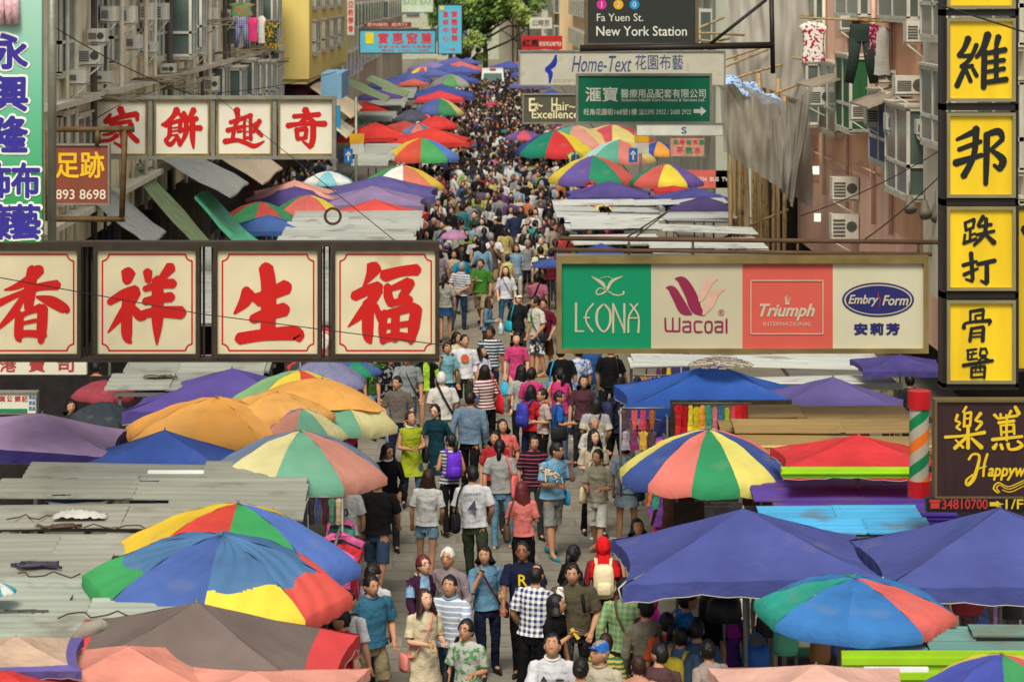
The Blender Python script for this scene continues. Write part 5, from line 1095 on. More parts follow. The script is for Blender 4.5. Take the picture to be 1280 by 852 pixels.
def build_stalls():
    S = stall; grey = (144,146,132); wht = (176,178,168)
    S('weathered grey green tin roof just below the flat royal blue canopy', 12, 380, 588, 646, 2.34, 4, grey, seed=1)
    S('weathered tin roof left of the rainbow umbrella', -40, 330, 650, 722, 2.3, 4, (150,150,136), seed=2)
    S('pale tin roof at the left edge below the rainbow umbrella', -60, 260, 730, 800, 2.26, 4, (158,164,150), seed=3)
    S('littered tin roof between the big sign and the violet canopy', 160, 335, 450, 486, 2.36, 3, (150,152,140), seed=4)
    S('grey tin roofs glimpsed between the big red characters', 190, 520, 310, 400, 2.15, 6, (168,170,160), seed=5)
    S('white slatted tin roof above the last big red character', 365, 525, 272, 308, 2.15, 4, wht, seed=6, uneven=.6)
    S('white slatted tin roof behind the arrow sign on the left', 450, 494, 184, 206, 2.1, 5, (166,168,156), seed=7)
    S('pale tin roofs between scarlet canopies', 458, 502, 124, 150, 2.1, 4, (150,152,140), seed=8)
    S('distant tin roofs beside the violet canopy', 480, 520, 110, 121, 2.1, 3, (150,152,140), seed=9)
    S('row of bright white slatted roofs right of the lane', 705, 930, 250, 322, 2.15, 8, (192,195,188), seed=10, uneven=2)
    S('white slatted roof between the lingerie sign and the blue canopy', 790, 1105, 440, 478, 2.05, 5, (196,198,190), seed=11, uneven=1.5, fascia=((226,226,216), .1))
    S('tan slatted roof under the dusty violet canopy', 905, 1150, 508, 556, 2.3, 5, (150,124,78), seed=12, uneven=.8, fascia=((196,172,110), .12))
    m = MB(); pane(m, 978, 587, 1150, 597, 30.2, .2); pane(m, 976, 590, 1150, 591.5, 30.2, .04, 0, -.04); o = obj('lime_roof_edge', m, mat('lime_metal', (150,196,24), .5)); tag(o, 'lime green roof edge under the bright red canopy', 'roof edge'); recenter(o)
    S('purple slatted roof bars beside the barber pole', 945, 1175, 600, 640, 2.26, 4, (84,60,142), seed=14, uneven=.5, fascia=((72,50,140), .14))
    S('sky blue roof peeping over the large indigo canopy', 966, 1160, 640, 664, 2.3, 2, (78,168,216), seed=15, uneven=.4)
    S('teal slatted roof with a lime green front at the bottom right', 1046, 1330, 784, 812, 2.25, 3, (96,138,132), seed=16, uneven=.8, fascia=((146,190,30), .42))
    rk = [('steel rail of clothes under the bright blue canopy', 2.55, 34.2, 36.8, 2.1, 1, 12, True), ('steel rail of clothes behind the bright blue canopy', 2.7, 38.2, 41.2, 2.1, 2, 10, True), ('steel rail of clothes right of the wide umbrella', 3.6, 33.6, 34.0, 2.2, 3, 3, True), ('steel rail of clothes under the pastel umbrella', -1.75, 29.5, 31.2, 2.05, 4, 8, True), ('steel rail of clothes beneath the orange cloths', -2.1, 34.5, 37.6, 2.1, 5, 9, True)]
    for (l, X, a, b, z, sd, n, big) in rk: goods_rack(l, X, a, b, z, 1, sd, n, big)
    far_names = ['just past the lingerie sign', 'level with the white slatted roofs', 'below the purple and yellow umbrella', 'by the vivid blue and red umbrella', 'near the hazard board', 'far beyond the salon sign']
    for i, (a, b) in enumerate(((46,52), (56,66), (70,80), (84,96), (100,116), (120,140))): goods_rack('steel rail of clothes on the right %s' % far_names[i], 3.5, a, b, 2.1, 1, 20+i, 22, False)  # rails added along the right lane edge to keep that side dark
    far_names = ['behind the last big red character', 'below the bright red canopy', 'below the white and green umbrella', 'below the vivid green umbrella', 'among the scarlet canopies', 'among the far blue canopies']
    for i, (a, b) in enumerate(((44,52), (58,68), (70,80), (84,96), (100,116), (120,140))): goods_rack('steel rail of clothes on the left %s' % far_names[i], -3.2, a, b, 2.1, 1, 30+i, 22, False, cols=[(200,50,60),(190,40,50),(220,200,190),(60,90,150),(60,60,60),(210,120,120)])  # same on the left: rails added so the lane edge stays dark
    # rack of small goods facing the camera under the blue canopy and the indigo canopy
    rnd = random.Random(4)
    for n, (x, y, w, h, Y, c, lab) in enumerate(((905,762,44,30,28.5,(28,28,30),'black handbag hanging under the large indigo canopy'), (945,820,36,26,28.2,(24,90,160),'blue handbag hanging under the large indigo canopy'), (982,800,32,34,28.4,(90,180,140),'mint handbag hanging under the large indigo canopy'), (960,780,30,28,28.8,(50,50,50),'dark handbag hanging above the blue one'), (1025,812,26,30,28.6,(150,100,60),'tan handbag beside the lime green roof'), (1210,750,40,34,27.5,(170,50,60),'red handbag hanging below the right indigo canopy'), (1160,742,26,30,27.8,(200,120,110),'salmon handbag under the right indigo canopy'), (1265,755,30,34,27.6,(60,54,52),'dark brown handbag at the right edge'), (1130,745,22,28,27.9,(70,110,70),'green handbag under the right indigo canopy'))):
        r = thing('handbag', lab, 'handbag'); c_ = W(x, y, Y); s = F/Y; w, h = w/s/2, h/s/2; m = MB(); m.rings([(0,0,h,w*.7,.05), (0,0,h*.6,w*.95,.09), (0,0,-h*.5,w*1.05,.12), (0,0,-h,w*.9,.1)], 14, capt=True, capb=True)
        o = obj('bag_body', m, mat('bag_leather', None, .45, nz=.1, bump=.3), r); o.color = lin(c); m = MB(); m.tube([(w*.55*math.cos(a), 0, h+w*.9*math.sin(a)) for a in [PI*k/8 for k in range(9)]], .012, 5); o = obj('handle', m, mat('bag_leather', None, .45, nz=.1, bump=.3), r); o.color = lin(c); r.location = c_
    m = MB()
    for k in range(5):
        a = W(905+k*30, 735, 28.9); m.tube([(a.x, 28.9, 0), (a.x, 28.9, 2.3)], .02, 6)
    a, b = W(895, 745, 28.9), W(1035, 745, 28.9); m.tube([a, b], .02, 6); o = obj('display_frame', m, polem); tag(o, 'metal display frame holding the handbags under the indigo canopy', 'frame'); recenter(o)
    m = MB(); a, b = W(880, 690, 31.2), W(1300, 860, 31.2); m.box(a.x, b.x, 31.1, 31.15, .1, 2.2); o = obj('back_sheet', m, mat('dark_cloth', (44,38,40), .9, nz=.6, ns=8)); tag(o, 'dark backing cloth behind the handbag stall', 'cloth'); recenter(o)
    for n, (x0, x1, y0, y1, Y, c, lab) in enumerate(((842,880,628,680,33.6,(64,56,48),'dark stall side panel beneath the wide umbrella'), (878,960,628,690,34.5,(84,78,70),'patterned cloth below the wide umbrella'), (838,990,500,560,37.6,(90,86,72),'olive cloth behind the colourful hangers'), (-30,60,580,660,33,(40,34,30),'dark stall side at the left edge'), (-20,190,470,560,43,(34,30,28),'dark sheet standing for shade inside the shop at the left'))):  # last sheet: dark colour stands for the shade inside the shop
        m = MB(); pane(m, x0, y0, x1, y1, Y, .05); o = obj('back_sheet', m, mat('cloth_%d' % n, c, .9, nz=.5, ns=6)); tag(o, lab, 'cloth'); recenter(o)
    cols = [(196,40,44),(170,30,40),(220,200,60),(200,180,40),(230,150,60),(70,150,120),(200,120,130),(60,110,150),(150,180,60),(214,70,90)]
    for k in range(20):                                     # bright hangers and small pink goods seen below the blue canopy
        if k < 12: x, y, w, h, Y = 848+k*7.6, 506+rnd.uniform(-2, 3), 12, 40, 36.6
        else: x, y, w, h, Y = 782+(k-12) % 4*11, 512+(k-12)//4*26, 14, 24, 35.2
        s = F/Y; o = obj('hanging_garment', garment_mb(w/s, h/s, rnd.choice(('shirt', 'dress', 'pants')), k, .03), fabric); o.color = lin(cols[k % 10] if k < 12 else ((176,60,84), (150,84,54), (150,140,150), (120,50,90), (190,150,60), (80,60,70), (200,80,90))[k % 7]); o.location = W(x, y, Y); o.rotation_euler = (0, 0, R(rnd.uniform(-25, 25)))
        tag(o, ('bright garment, %s from the left in the row above the wide umbrella' % ORD[k]) if k < 12 else 'small pinkish garment, %s on the hook board left of the olive cloth' % ORD[k-12], 'garment', 'garments above the wide umbrella' if k < 12 else 'small garments on the hook board')
    shades = [((60,40,44),'dark maroon'), ((150,60,70),'dull red'), ((56,70,110),'slate blue'), ((170,150,120),'beige'), ((46,46,50),'charcoal'), ((120,90,130),'mauve'), ((70,110,90),'moss green'), ((190,180,170),'off-white'), ((180,120,60),'ochre')]
    for (x0, x1, y, h, w, Y, n, kinds, where) in ((905,1275,738,52,20,30.2,20,('shirt','dress'),'behind the handbags'), (842,985,560,44,15,36.0,11,('dress','shirt'),'in the row half hidden by the wide umbrella'), (385,428,622,30,11,30.5,5,('shirt','pants'),'beside the pastel umbrella pole'), (792,838,470,44,12,41.5,5,('dress','shirt'),'left of the bright blue canopy')):
        for k in range(n):
            s = F/Y; c_, cn = rnd.choice(shades); x = x0+(x1-x0)*(k+.5)/n; o = obj('hanging_garment', garment_mb(w/s, h/s*rnd.uniform(.8, 1.1), rnd.choice(kinds), k+n, .04), fabric); o.color = lin(c_); o.location = W(x, y, Y); o.rotation_euler = (0, 0, R(rnd.uniform(-30, 30)))
            tag(o, '%s garment, %s from the left %s' % (cn, ORD[k], where), 'garment', 'garments '+where)
        m = MB(); m.tube([W(x0-2, y-1, Y), W(x1+2, y-1, Y)], .014, 6); m.tube([W(x0, y, Y), Vector((W(x0, y, Y).x, Y, 0))], .018, 6); m.tube([W(x1, y, Y), Vector((W(x1, y, Y).x, Y, 0))], .018, 6); o = obj('hanger_rail', m, polem); tag(o, 'plain metal hanger rail for the clothes '+where, 'rail'); recenter(o)
    m = MB(); a, b = W(840, 504, 36.6), W(940, 504, 36.6); m.tube([a, b], .015, 6); a, b = W(775, 510, 35.2), W(830, 510, 35.2); m.tube([a, b], .015, 6); m.tube([W(776,510,35.2), W(776,620,35.2)], .02, 6); o = obj('hanger_rail', m, polem); tag(o, 'thin rail holding the bright garments above the wide umbrella', 'rail'); recenter(o)
    # bits lying on the tin roofs
    for n, (x, y, w, lab) in enumerate(((150,660,90,'first'), (60,720,80,'second'), (260,655,60,'third'), (300,612,70,'fourth'), (40,648,60,'fifth'), (120,770,90,'sixth'))):
        Y = YZ(y, 2.42); p = W(x, y, Y); m = MB(); l = w/(F/Y); m.tube([(l*(k/9-.5), .12*math.sin(k*1.3+n), .01+.015*(k % 2)) for k in range(10)], .008, 5); o = obj('loose_wire', m, mat('wire_brown', (70,52,44), .8)); o.location = (p.x, Y, p.z); tag(o, 'thin brown wire lying loose across the left tin roofs, %s of six' % lab, 'wire')
    for n, (x, y, z, c, lab) in enumerate(((70,603,2.4,(60,56,70),'dark scrap of cloth on the tin roof below the royal blue canopy'), (170,606,2.4,(50,50,50),'tangle of wire on the tin roof below the royal blue canopy'), (60,622,2.4,(52,52,50),'dark rag on the lower tin sheet at the left'), (45,708,2.36,(70,66,80),'scatter of rubbish on the tin roof left of the rainbow umbrella'), (75,660,2.36,(90,70,60),'loop of brown wire on the left tin roof'), (200,472,2.45,(110,104,90),'heap of leaves and rubbish on the littered tin roof'), (30,768,2.3,(80,80,76),'twigs on the pale tin roof at the left edge'), (416,280,2.5,(70,50,40),'round coil of hose on the white roof at the left'), (790,288,2.6,(50,48,44),'dark rag on the bright white slatted roofs'))):
        Y = YZ(y, z); p = W(x, y, Y); m = MB()
        for k in range(9):
            a = rnd.uniform(0, 6.28); pts = []
            for j in range(5): pts.append((rnd.uniform(-.28, .28), rnd.uniform(-.06, .06), rnd.uniform(.005, .04)))
            m.tube(pts, rnd.uniform(.008, .02), 5)
        if n == 7: m = MB(); m.tube([(.2*math.cos(a), 0, .2+.2*math.sin(a)) for a in [2*PI*k/20 for k in range(21)]], .035, 8)
        o = obj('roof_debris', m, mat('debris_%d' % n, c, .9)); o.location = (p.x, Y, z+.0); tag(o, lab, 'debris')
    m = MB(); p = W(100, 640, YZ(650, 2.4)); w_ = 19; m.add([(-.3+.6*i/18+.02*math.sin(j*2.1), -.12+.24*j/9, max(.0, .06*math.sin(PI*i/18)*math.sin(PI*j/9))+.06*abs(noise.noise(Vector((i*.9, j*.9, 2))))) for j in range(10) for i in range(w_)], [(j*w_+i, j*w_+i+1, j*w_+w_+i+1, j*w_+w_+i) for j in range(9) for i in range(18)], 0, True); o = obj('white_sack', m, mat('sack_white', (176,174,166), .7, bump=.8, bs=6)); o.location = p-Vector((0,0,.05)); tag(o, 'crumpled white sack stuffed between two tin roofs', 'sack')
    for n, (x0, x1, y, Y, lab) in enumerate(((185,255,589.5,31.9,'white fluorescent tube fitting below the royal blue canopy'), (160,245,642,30.2,'white tube fitting in the gap between the tin roofs'), (1080,1160,836,23.5,'lit tube fitting on the lime green stall front'), (965,1075,629.5,31.2,'lit tube fitting under the purple roof bars'))):
        m = MB(); a, b = W(x0, y, Y), W(x1, y, Y); m.box(a.x, b.x, Y-.03, Y+.03, a.z-.018, a.z+.018); o = obj('tube_lamp', m, mat('tube_white', (225,228,222), .4)); tag(o, lab, 'tube lamp'); recenter(o)
build_canopies(); build_stalls()
# ---------------------------------------------------------------- people
skin_m = mat('skin', None, .6, nz=.05, ns=9, spec=.3); eye_m = mat('eye_dark', (26,18,16), .3); lip_m = mat('lips', (140,70,64), .5); white_m = mat('eye_white', (205,200,192), .4)
hair_m = mat('hair', None, .5, nz=.3, ns=10, streak=14, spec=.35, bump=.4, bs=30); leather = mat('leather', None, .5, nz=.15, bump=.3); shoe_m = mat('shoe', None, .6, nz=.15)
ARMS = dict(down=((.25,.04,-1), (.03,-.32,-1)), bent=((.2,.12,-1), (-.25,-1,.05)), face=((.22,-.42,-.9), (-.5,-.25,1)), hip=((.75,.12,-.8), (-.75,-.35,-.35)), hold=((.16,-.1,-1), (-.62,-.85,.0)),
    back=((.28,.32,-1), (-.75,.25,-.45)), out=((.22,-.3,-1), (.25,-1,.12)), fwd=((.2,-.42,-1), (-.05,-.75,-.8)), aft=((.24,.42,-1), (.02,.02,-1)), chest=((.25,-.3,-1), (-.7,-.55,.45)), strap=((.25,-.15,-1), (-.3,-.35,1)), low=((.28,.1,-1), (-.25,-.7,-.8)))
def V(*a): return Vector(a)
class Fig: pass
def figure(arms=('down', 'down'), stride=0.0, sex='m', build=1.0, lean=0.0):
    f = Fig(); wd_ = (1.1 if sex == 'm' else .99)*build; f.sex, f.b, f.lean, f.wd = sex, build, lean, wd_
    hip = .1*(.95 if sex == 'm' else 1); f.legs = {}; low = 0
    for sx in (-1, 1):
        a = stride*sx; kb = max(0, -a)*1.1+.04; h = V(sx*hip, 0, .9)
        k = h+V(sx*.015, -math.sin(a), -math.cos(a))*.42; an = k+V(0, -math.sin(a-kb), -math.cos(a-kb))*.41; f.legs[sx] = [h, k, an]; low = min(low if low else 9, an.z)
    d = .08-low
    for sx in (-1, 1):
        f.legs[sx] = [p+V(0,0,d) for p in f.legs[sx]]; f.legs[sx].append(f.legs[sx][2]+V(sx*.03, -.15, -.045))
    f.dz = d
    def sp(z, y=0): return V(0, y-lean*max(0, z-.95), z+d)
    f.sp = sp; f.pel, f.spi, f.che, f.nb, f.nk, f.hc = sp(.95), sp(1.15), sp(1.32), sp(1.44), sp(1.5, -.012), sp(1.585, -.02)
    f.arms = {}
    for sx, nm in ((-1, arms[0]), (1, arms[1])):
        u, w = ARMS[nm]; s0 = sp(1.378)+V(sx*.168*wd_, 0, 0); e = s0+V(u[0]*sx, u[1], u[2]).normalized()*.275; wr = e+V(w[0]*sx, w[1], w[2]).normalized()*.24; f.arms[sx] = [s0, e, wr]; f.arms[str(sx)] = V(w[0]*sx, w[1], w[2]).normalized()
    return f
def skel_obj(f):
    """joint skeleton grown into one continuous body by the Skin modifier"""
    vs, ed, rd = [], [], []
    def add(p, r, par=None):
        vs.append(tuple(p)); rd.append(r if isinstance(r, tuple) else (r, r))
        if par is not None: ed.append((par, len(vs)-1))
        return len(vs)-1
    k = f.wd; p = add(f.pel, (.125*k, .085)); s = add(f.spi, (.11*k, .075), p); c = add(f.che, (.112*k, .075), s); n = add(f.nb, (.07, .06), c); n2 = add(f.nk, .052, n); add(f.hc+V(0,0,-.03), .06, n2)
    for sx in (-1, 1):
        a, e, w = f.arms[sx]; i = add(a, .036*k, c); i = add(a.lerp(e, .55), .04*k, i); i = add(e, .04*k, i); i = add(e.lerp(w, .35), .042*k, i); i = add(w, .027, i); add(w+f.arms[str(sx)]*.04, (.034, .022), i)
        h, kn, an, to = f.legs[sx]; i = add(h, .075*k, p); i = add(h.lerp(kn, .5), .074*k, i); i = add(kn, .055*k, i); i = add(kn.lerp(an, .3), .058*k, i); i = add(an, .035, i); add(to, (.04, .025), i)
    me = bpy.data.meshes.new('skel'); me.from_pydata(vs, ed, []); o = bpy.data.objects.new('skel', me); COL.objects.link(o)
    m = o.modifiers.new('skin', 'SKIN'); m.use_smooth_shade = True
    for i, r in enumerate(rd): me.skin_vertices[0].data[i].radius = r
    me.skin_vertices[0].data[0].use_root = True
    ss = o.modifiers.new('sub', 'SUBSURF'); ss.levels = 1; ss.render_levels = 1
    return o
def hand(mb, w, d, sx, curl=.5, det=2):
    """palm and five bent fingers growing out of wrist w along d"""
    d = d.normalized(); side = d.cross(V(0, 1, 0) if abs(d.y) < .9 else V(0, 0, 1)).normalized(); nrm = side.cross(d).normalized()
    if det < 2: mb.tube([w, w+d*.05, w+d*.1, w+d*.15+nrm*.02], [(.024,.018), (.036,.017), (.032,.015), (.016,.01)], 6); mb.tube([w+d*.03, w+d*.07+side*sx*.045], [.012, .009], 5); return
    mb.tube([w-d*.02, w+d*.03, w+d*.075, w+d*.09], [(.024,.02), (.036,.018), (.038,.016), (.034,.013)], 8)
    for i, (o, l) in enumerate(((-.028,.058), (-.0095,.07), (.0095,.075), (.028,.07))):
        b = w+d*.085+side*o*1.0; p1 = b+d*l*.45-nrm*l*.12*curl*2; p2 = p1+(d*(1-curl*.6)-nrm*curl).normalized()*l*.35; p3 = p2+(d*(1-curl)-nrm*curl*1.3).normalized()*l*.25
        mb.tube([b, p1, p2, p3], [.0095, .009, .008, .006], 5)
    b = w+d*.03+side*sx*.03; mb.tube([b, b+d*.03+side*sx*.022-nrm*.01, b+d*.055+side*sx*.026-nrm*.022], [.012, .0105, .008], 5)
def hd(az, el, sc=1.0):
    return hd0(az, el)*1.11*sc
def hd0(az, el, sc=1.0):
    x = .075*math.cos(el)*math.sin(az); y = -.094*math.cos(el)*math.cos(az); z = .112*math.sin(el)
    t = max(0, -math.sin(el)); fr = max(0, math.cos(az))
    x *= 1-.34*t*t-.1*t; y *= 1-.14*t*(1-fr)-.12*t*t*(1-fr); y -= .012*fr*t*t*math.cos(el)*2
    if math.cos(az) < 0: z *= 1.0
    n = math.exp(-(az/.16)**2-((el+.12)/.17)**2)*.024; y -= n
    y += .009*(math.exp(-((abs(az)-.36)/.2)**2-((el-.1)/.14)**2))
    y -= .005*math.exp(-(az/.45)**2-((el-.28)/.1)**2)
    return V(x, y, z)*sc
def head(mb, c, rot, det=2):
    nu, nv = (28, 18) if det == 2 else (14, 9); vs = [rot @ hd(0, PI/2)+c]
    for j in range(1, nv):
        el = PI/2-PI*j/nv
        for i in range(nu): vs.append(rot @ hd(2*PI*i/nu-PI, el)+c)
    vs.append(rot @ hd(0, -PI/2)+c); fs = [(0, 1+i, 1+(i+1) % nu) for i in range(nu)]
    for j in range(nv-2):
        for i in range(nu): a, b = 1+j*nu+i, 1+j*nu+(i+1) % nu; fs.append((a, a+nu, b+nu, b))
    l = len(vs)-1; fs += [(l, l-nu+(i+1) % nu, l-nu+i) for i in range(nu)]; mb.add(vs, fs, 0, True)
    for sx in (-1, 1):
        mb.ball(rot @ V(sx*.08, .006, -.004)+c, (.012,.022,.032), 8, 5, 0, rot)
        e = hd(sx*.37, .06); q = rot @ (e+V(0,-.001,0))+c
        mb.ball(q, (.012,.005,.0045), 8, 5, 1, rot)
        b = [hd(sx*a, .235+.03*math.sin((a-.15)*5))+V(0,-.003,0) for a in (.18, .34, .52)]; mb.tube([rot @ p+c for p in b], [.0026, .0034, .002], 5, 1)
    p = hd(0, -.42); mb.ball(rot @ (p+V(0,.001,0))+c, (.021,.007,.0065), 10, 5, 2, rot)
def hair_mb(style, rot, c, det=2, seed=0):
    mb = MB(); nu, nv = (36, 20) if det == 2 else (16, 10)
    P_ = dict(short=(.66, .12, .035), buzz=(.7, .2, .01), bald=(1.2, .25, -.01), bob=(.6, -.75, .07), long=(.72, -1.0, .07), pony=(.72, -.1, .03), bun=(.72, -.05, .03), thick=(.6, .0, .08), hijab=(.62, -1.3, .14), scarf=(.62, -1.3, .12))[style]
    front_el, side_el, vol = P_; k = 1.075+vol; drop = dict(bob=.1, long=.3, hijab=.0, scarf=.0).get(style, 0); vs = []
    cover = style in ('hijab', 'scarf')
    for j in range(nv+1):
        el = PI/2-PI*j/nv
        for i in range(nu):
            az = 2*PI*i/nu-PI; a = abs(az); fa = .95 if style in ('bob', 'long') else .85
            if cover: fa = .62
            face = a < fa-.12*max(0, el)+.05*math.sin(el*7+seed) and el < front_el-.3*(a/fa)**3+.09*math.sin(az*4+seed)+.05*math.sin(az*11+seed*3)
            if cover: face = (a/.62)**2+((el+.12)/.62)**2 < 1
            lim = side_el if a < 1.9 else min(side_el, -.5 if style in ('short', 'thick', 'pony', 'bun', 'bald', 'buzz') else side_el)
            if style == 'bald': face = el > 1.15-.5*min(1, max(0, (2.6-a)))*.3 or face or (a < 1.0 and el > -.2)
            hide = face or (el < lim and not drop)
            r = .8 if hide else k*(1+.02*math.sin(az*11+seed)+.014*math.sin(az*5+el*6+seed))
            p = hd(az, el, 1)*r if not (a < .5 and not hide) else hd(az, el, 1)*(r if not hide else .8)
            if hide: p = hd(az, el)*.8
            elif a < .7: p = V(.075*math.cos(el)*math.sin(az), -.094*math.cos(el)*math.cos(az), .112*math.sin(el))*r*1.11
            if not hide: p = p*(1+.06*noise.noise(Vector((az*6, el*3, seed)))*(1 if det == 2 else 0)+.025*noise.noise(Vector((az*14, el*4, seed))))
            if drop and el < -.15 and not face:
                t = min(1, (-.15-el)/1.2); back = max(0, -math.cos(az)); p = V(math.sin(az)*(.088+.035*t)*k*1.0, -math.cos(az)*(.1)*k*1.0+.012, -.02-t*(drop*(.55+.75*back)))
                if style == 'long' and a < 1.3: p.y -= .015
            vs.append(rot @ p+c)
    fs = [(j*nu+i, j*nu+nu+i, j*nu+nu+(i+1) % nu, j*nu+(i+1) % nu) for j in range(nv) for i in range(nu)]; mb.add(vs, fs, 0, True)
    if style == 'pony': mb.tube([rot @ p+c for p in (V(0,.09,.04), V(0,.135,.02), V(.01,.15,-.09), V(.015,.13,-.22), V(.01,.12,-.3))], [.025,.036,.038,.028,.01], 8)
    if style == 'bun': mb.ball(rot @ V(0,.115,.04)+c, (.045,.04,.042), 10, 7)
    if style == 'none':
        mb.tube([rot @ p+c for p in (V(0,.075,-.02), V(0,.11,-.14), V(0,.118,-.28), V(.01,.112,-.4))], [(.06,.04), (.095,.035), (.085,.028), (.04,.012)], 12)
    if cover: mb.rings([tuple(rot @ V(0,.012,-.07)+c)+(.085,.095), tuple(V(0,.01,-.14)+c)+(.11,.11), tuple(V(0,.01,-.19)+c)+(.19,.125), tuple(V(0,.015,-.27)+c)+(.225,.15), tuple(V(0,.03,-.36)+c)+(.22,.16)], 20, fold=.03, seed=seed)
    return mb
def top_mb(f, kind='short', hem=.86, fit=1.0, det=2, seed=0):
    """shirt / blouse / dress: torso ring loft and sleeves"""
    mb = MB(); n = 26 if det == 2 else 10; k = f.wd*fit; fm = f.sex == 'f'
    R_ = [(1.465,.06,.062,0), (1.452,.085,.068,0), (1.435,.118,.08,0), (1.41,.152,.09,0), (1.375,.172,.102,0), (1.33,.178,.112,0), (1.28,.175,.118 if not fm else .126,0), (1.2,.168,.112,0), (1.1,.158 if not fm else .142,.108,0), (1.0,.165 if not fm else .16,.112,0), (.93,.175,.118,0)]
    if hem < .93: R_.append(((.93+hem)/2, .184, .126, 0)); R_.append((hem, .19 if hem > .7 else .2+.09*(.9-hem), .13 if hem > .7 else .15+.08*(.9-hem), 0))
    if f.sex == 'm' and f.b > 1.05: R_ = [(z, a, b*(1.16 if z < 1.25 else 1.02), c) for (z, a, b, c) in R_]
    rs = []
    for (z, a, b, _) in R_: p = f.sp(z) if z > .95 else V(0, 0, z+f.dz); rs.append((0, p.y, p.z, a*k if z > 1.0 else a*(k+1)/2, b))
    if det == 2:
        r2 = []
        for a_, b_ in zip(rs, rs[1:]):
            m_ = 1 if abs(a_[2]-b_[2]) < .05 else 3
            r2 += [tuple(u+(v-u)*t/m_ for u, v in zip(a_, b_)) for t in range(m_)]
        rs = r2+[rs[-1]]
    mb.rings(rs, n, 0, fold=.036 if det == 2 else 0, seed=seed)
    L = dict(none=.0, short=.78, elbow=1.0, long=1.95)[kind]
    for sx in (-1, 1):
        a, e, w = f.arms[sx]; a0 = a+V(-sx*.045, 0, .0)
        if L == 0: mb.tube([a0, a+V(sx*.012, 0, -.01)], [.062*k, .055*k], 8); continue
        if L <= 1: pts = [a0, a, a.lerp(e, .4*L), a.lerp(e, L)]; rd = [.045*k, .058*k, .06*k, .066*k]
        else: pts = [a0, a, a.lerp(e, .5), e, e.lerp(w, .5), e.lerp(w, .93)]; rd = [.045*k, .057*k, .054*k, .05*k, .045*k, .038]
        if det == 2: pts, rd = resample(pts, rd, 3)
        mb.tube(pts, rd, 12 if det == 2 else 7, cap=False)
    if det == 2: mb.wrinkle(.011, 8, seed*.37)
    return mb
def legs_cloth(f, kind='pants', det=2, seed=0, fit=1.0):
    mb = MB(); n = 18 if det == 2 else 10; z0 = f.dz
    if kind in ('skirt', 'mini'):
        b = .5 if kind == 'skirt' else .68
        mb.rings([(0,0,1.02+z0,.135,.09), (0,0,.93+z0,.15,.102), (0,0,.82+z0,.172,.12), (0,0,(.82+b)/2+z0,.2,.15), (0,0,b+z0,.21+.03*(kind == 'skirt'),.165)], n, capt=True, fold=.02 if det == 2 else 0, seed=seed); return mb
    mb.rings([(0,0,1.02+z0,.135,.09), (0,0,.95+z0,.15,.1), (0,0,.86+z0,.162,.108), (0,0,.79+z0,.15,.1)], n, capt=True)
    for sx in (-1, 1):
        h, k, a, t = f.legs[sx]; q = fit*(.96 if f.sex == 'm' else .92)
        if kind == 'shorts': pts = [h+V(0,0,-.0), h.lerp(k, .35), h.lerp(k, .7), h.lerp(k, .98)]; rd = [.06, .09, .098*q, .103*q]
        elif kind == 'hot': pts = [h, h.lerp(k, .25), h.lerp(k, .45)]; rd = [.06, .085, .092]
        elif kind == 'crop': pts = [h, h.lerp(k, .5), k, k.lerp(a, .5)]; rd = [.06, .088, .074, .066]
        else: pts = [h, h.lerp(k, .3), h.lerp(k, .65), k, k.lerp(a, .3), k.lerp(a, .7), a+V(0,-.008,-.015)]; rd = [.06, .09*q, .084*q, .07*q, .067*q, .06*q, .057*q]
        if det == 2: pts, rd = resample(pts, rd, 3)
        mb.tube(pts, rd, 12 if det == 2 else 7, cap=(det != 2))
    if det == 2: mb.wrinkle(.009, 9, seed*.21)
    return mb
def shoes_mb(f, det=2):
    mb = MB()
    for sx in (-1, 1):
        a, t = f.legs[sx][2], f.legs[sx][3]; d = (t-a); g = a.z-.08
        mb.tube([a+V(0,.05,-.035), a+V(0,.02,-.045), a+V(0,-.06,-.048), t+V(0,-.01,-.0), t+V(0,-.06,-.006)], [(.03,.02), (.04,.032), (.042,.03), (.043,.026), (.025,.014)], 8)
    return mb
def strap_mb(sx=1, y=.125, low=.95, r=.013):
    pts = [V(-sx*.09,0,1.475), V(-sx*.07,-y*.75,1.42), V(-sx*.02,-y-.02,1.3), V(sx*.07,-y-.02,1.13), V(sx*.17,-.085,low), V(sx*.2,0,low-.03), V(sx*.17,.085,low), V(sx*.07,y+.015,1.13), V(-sx*.02,y+.015,1.3), V(-sx*.07,y*.75,1.43), V(-sx*.09,0,1.475)]
    mb = MB(); mb.tube(pts, [(r*1.6, r*.6)]*len(pts), 6); return mb
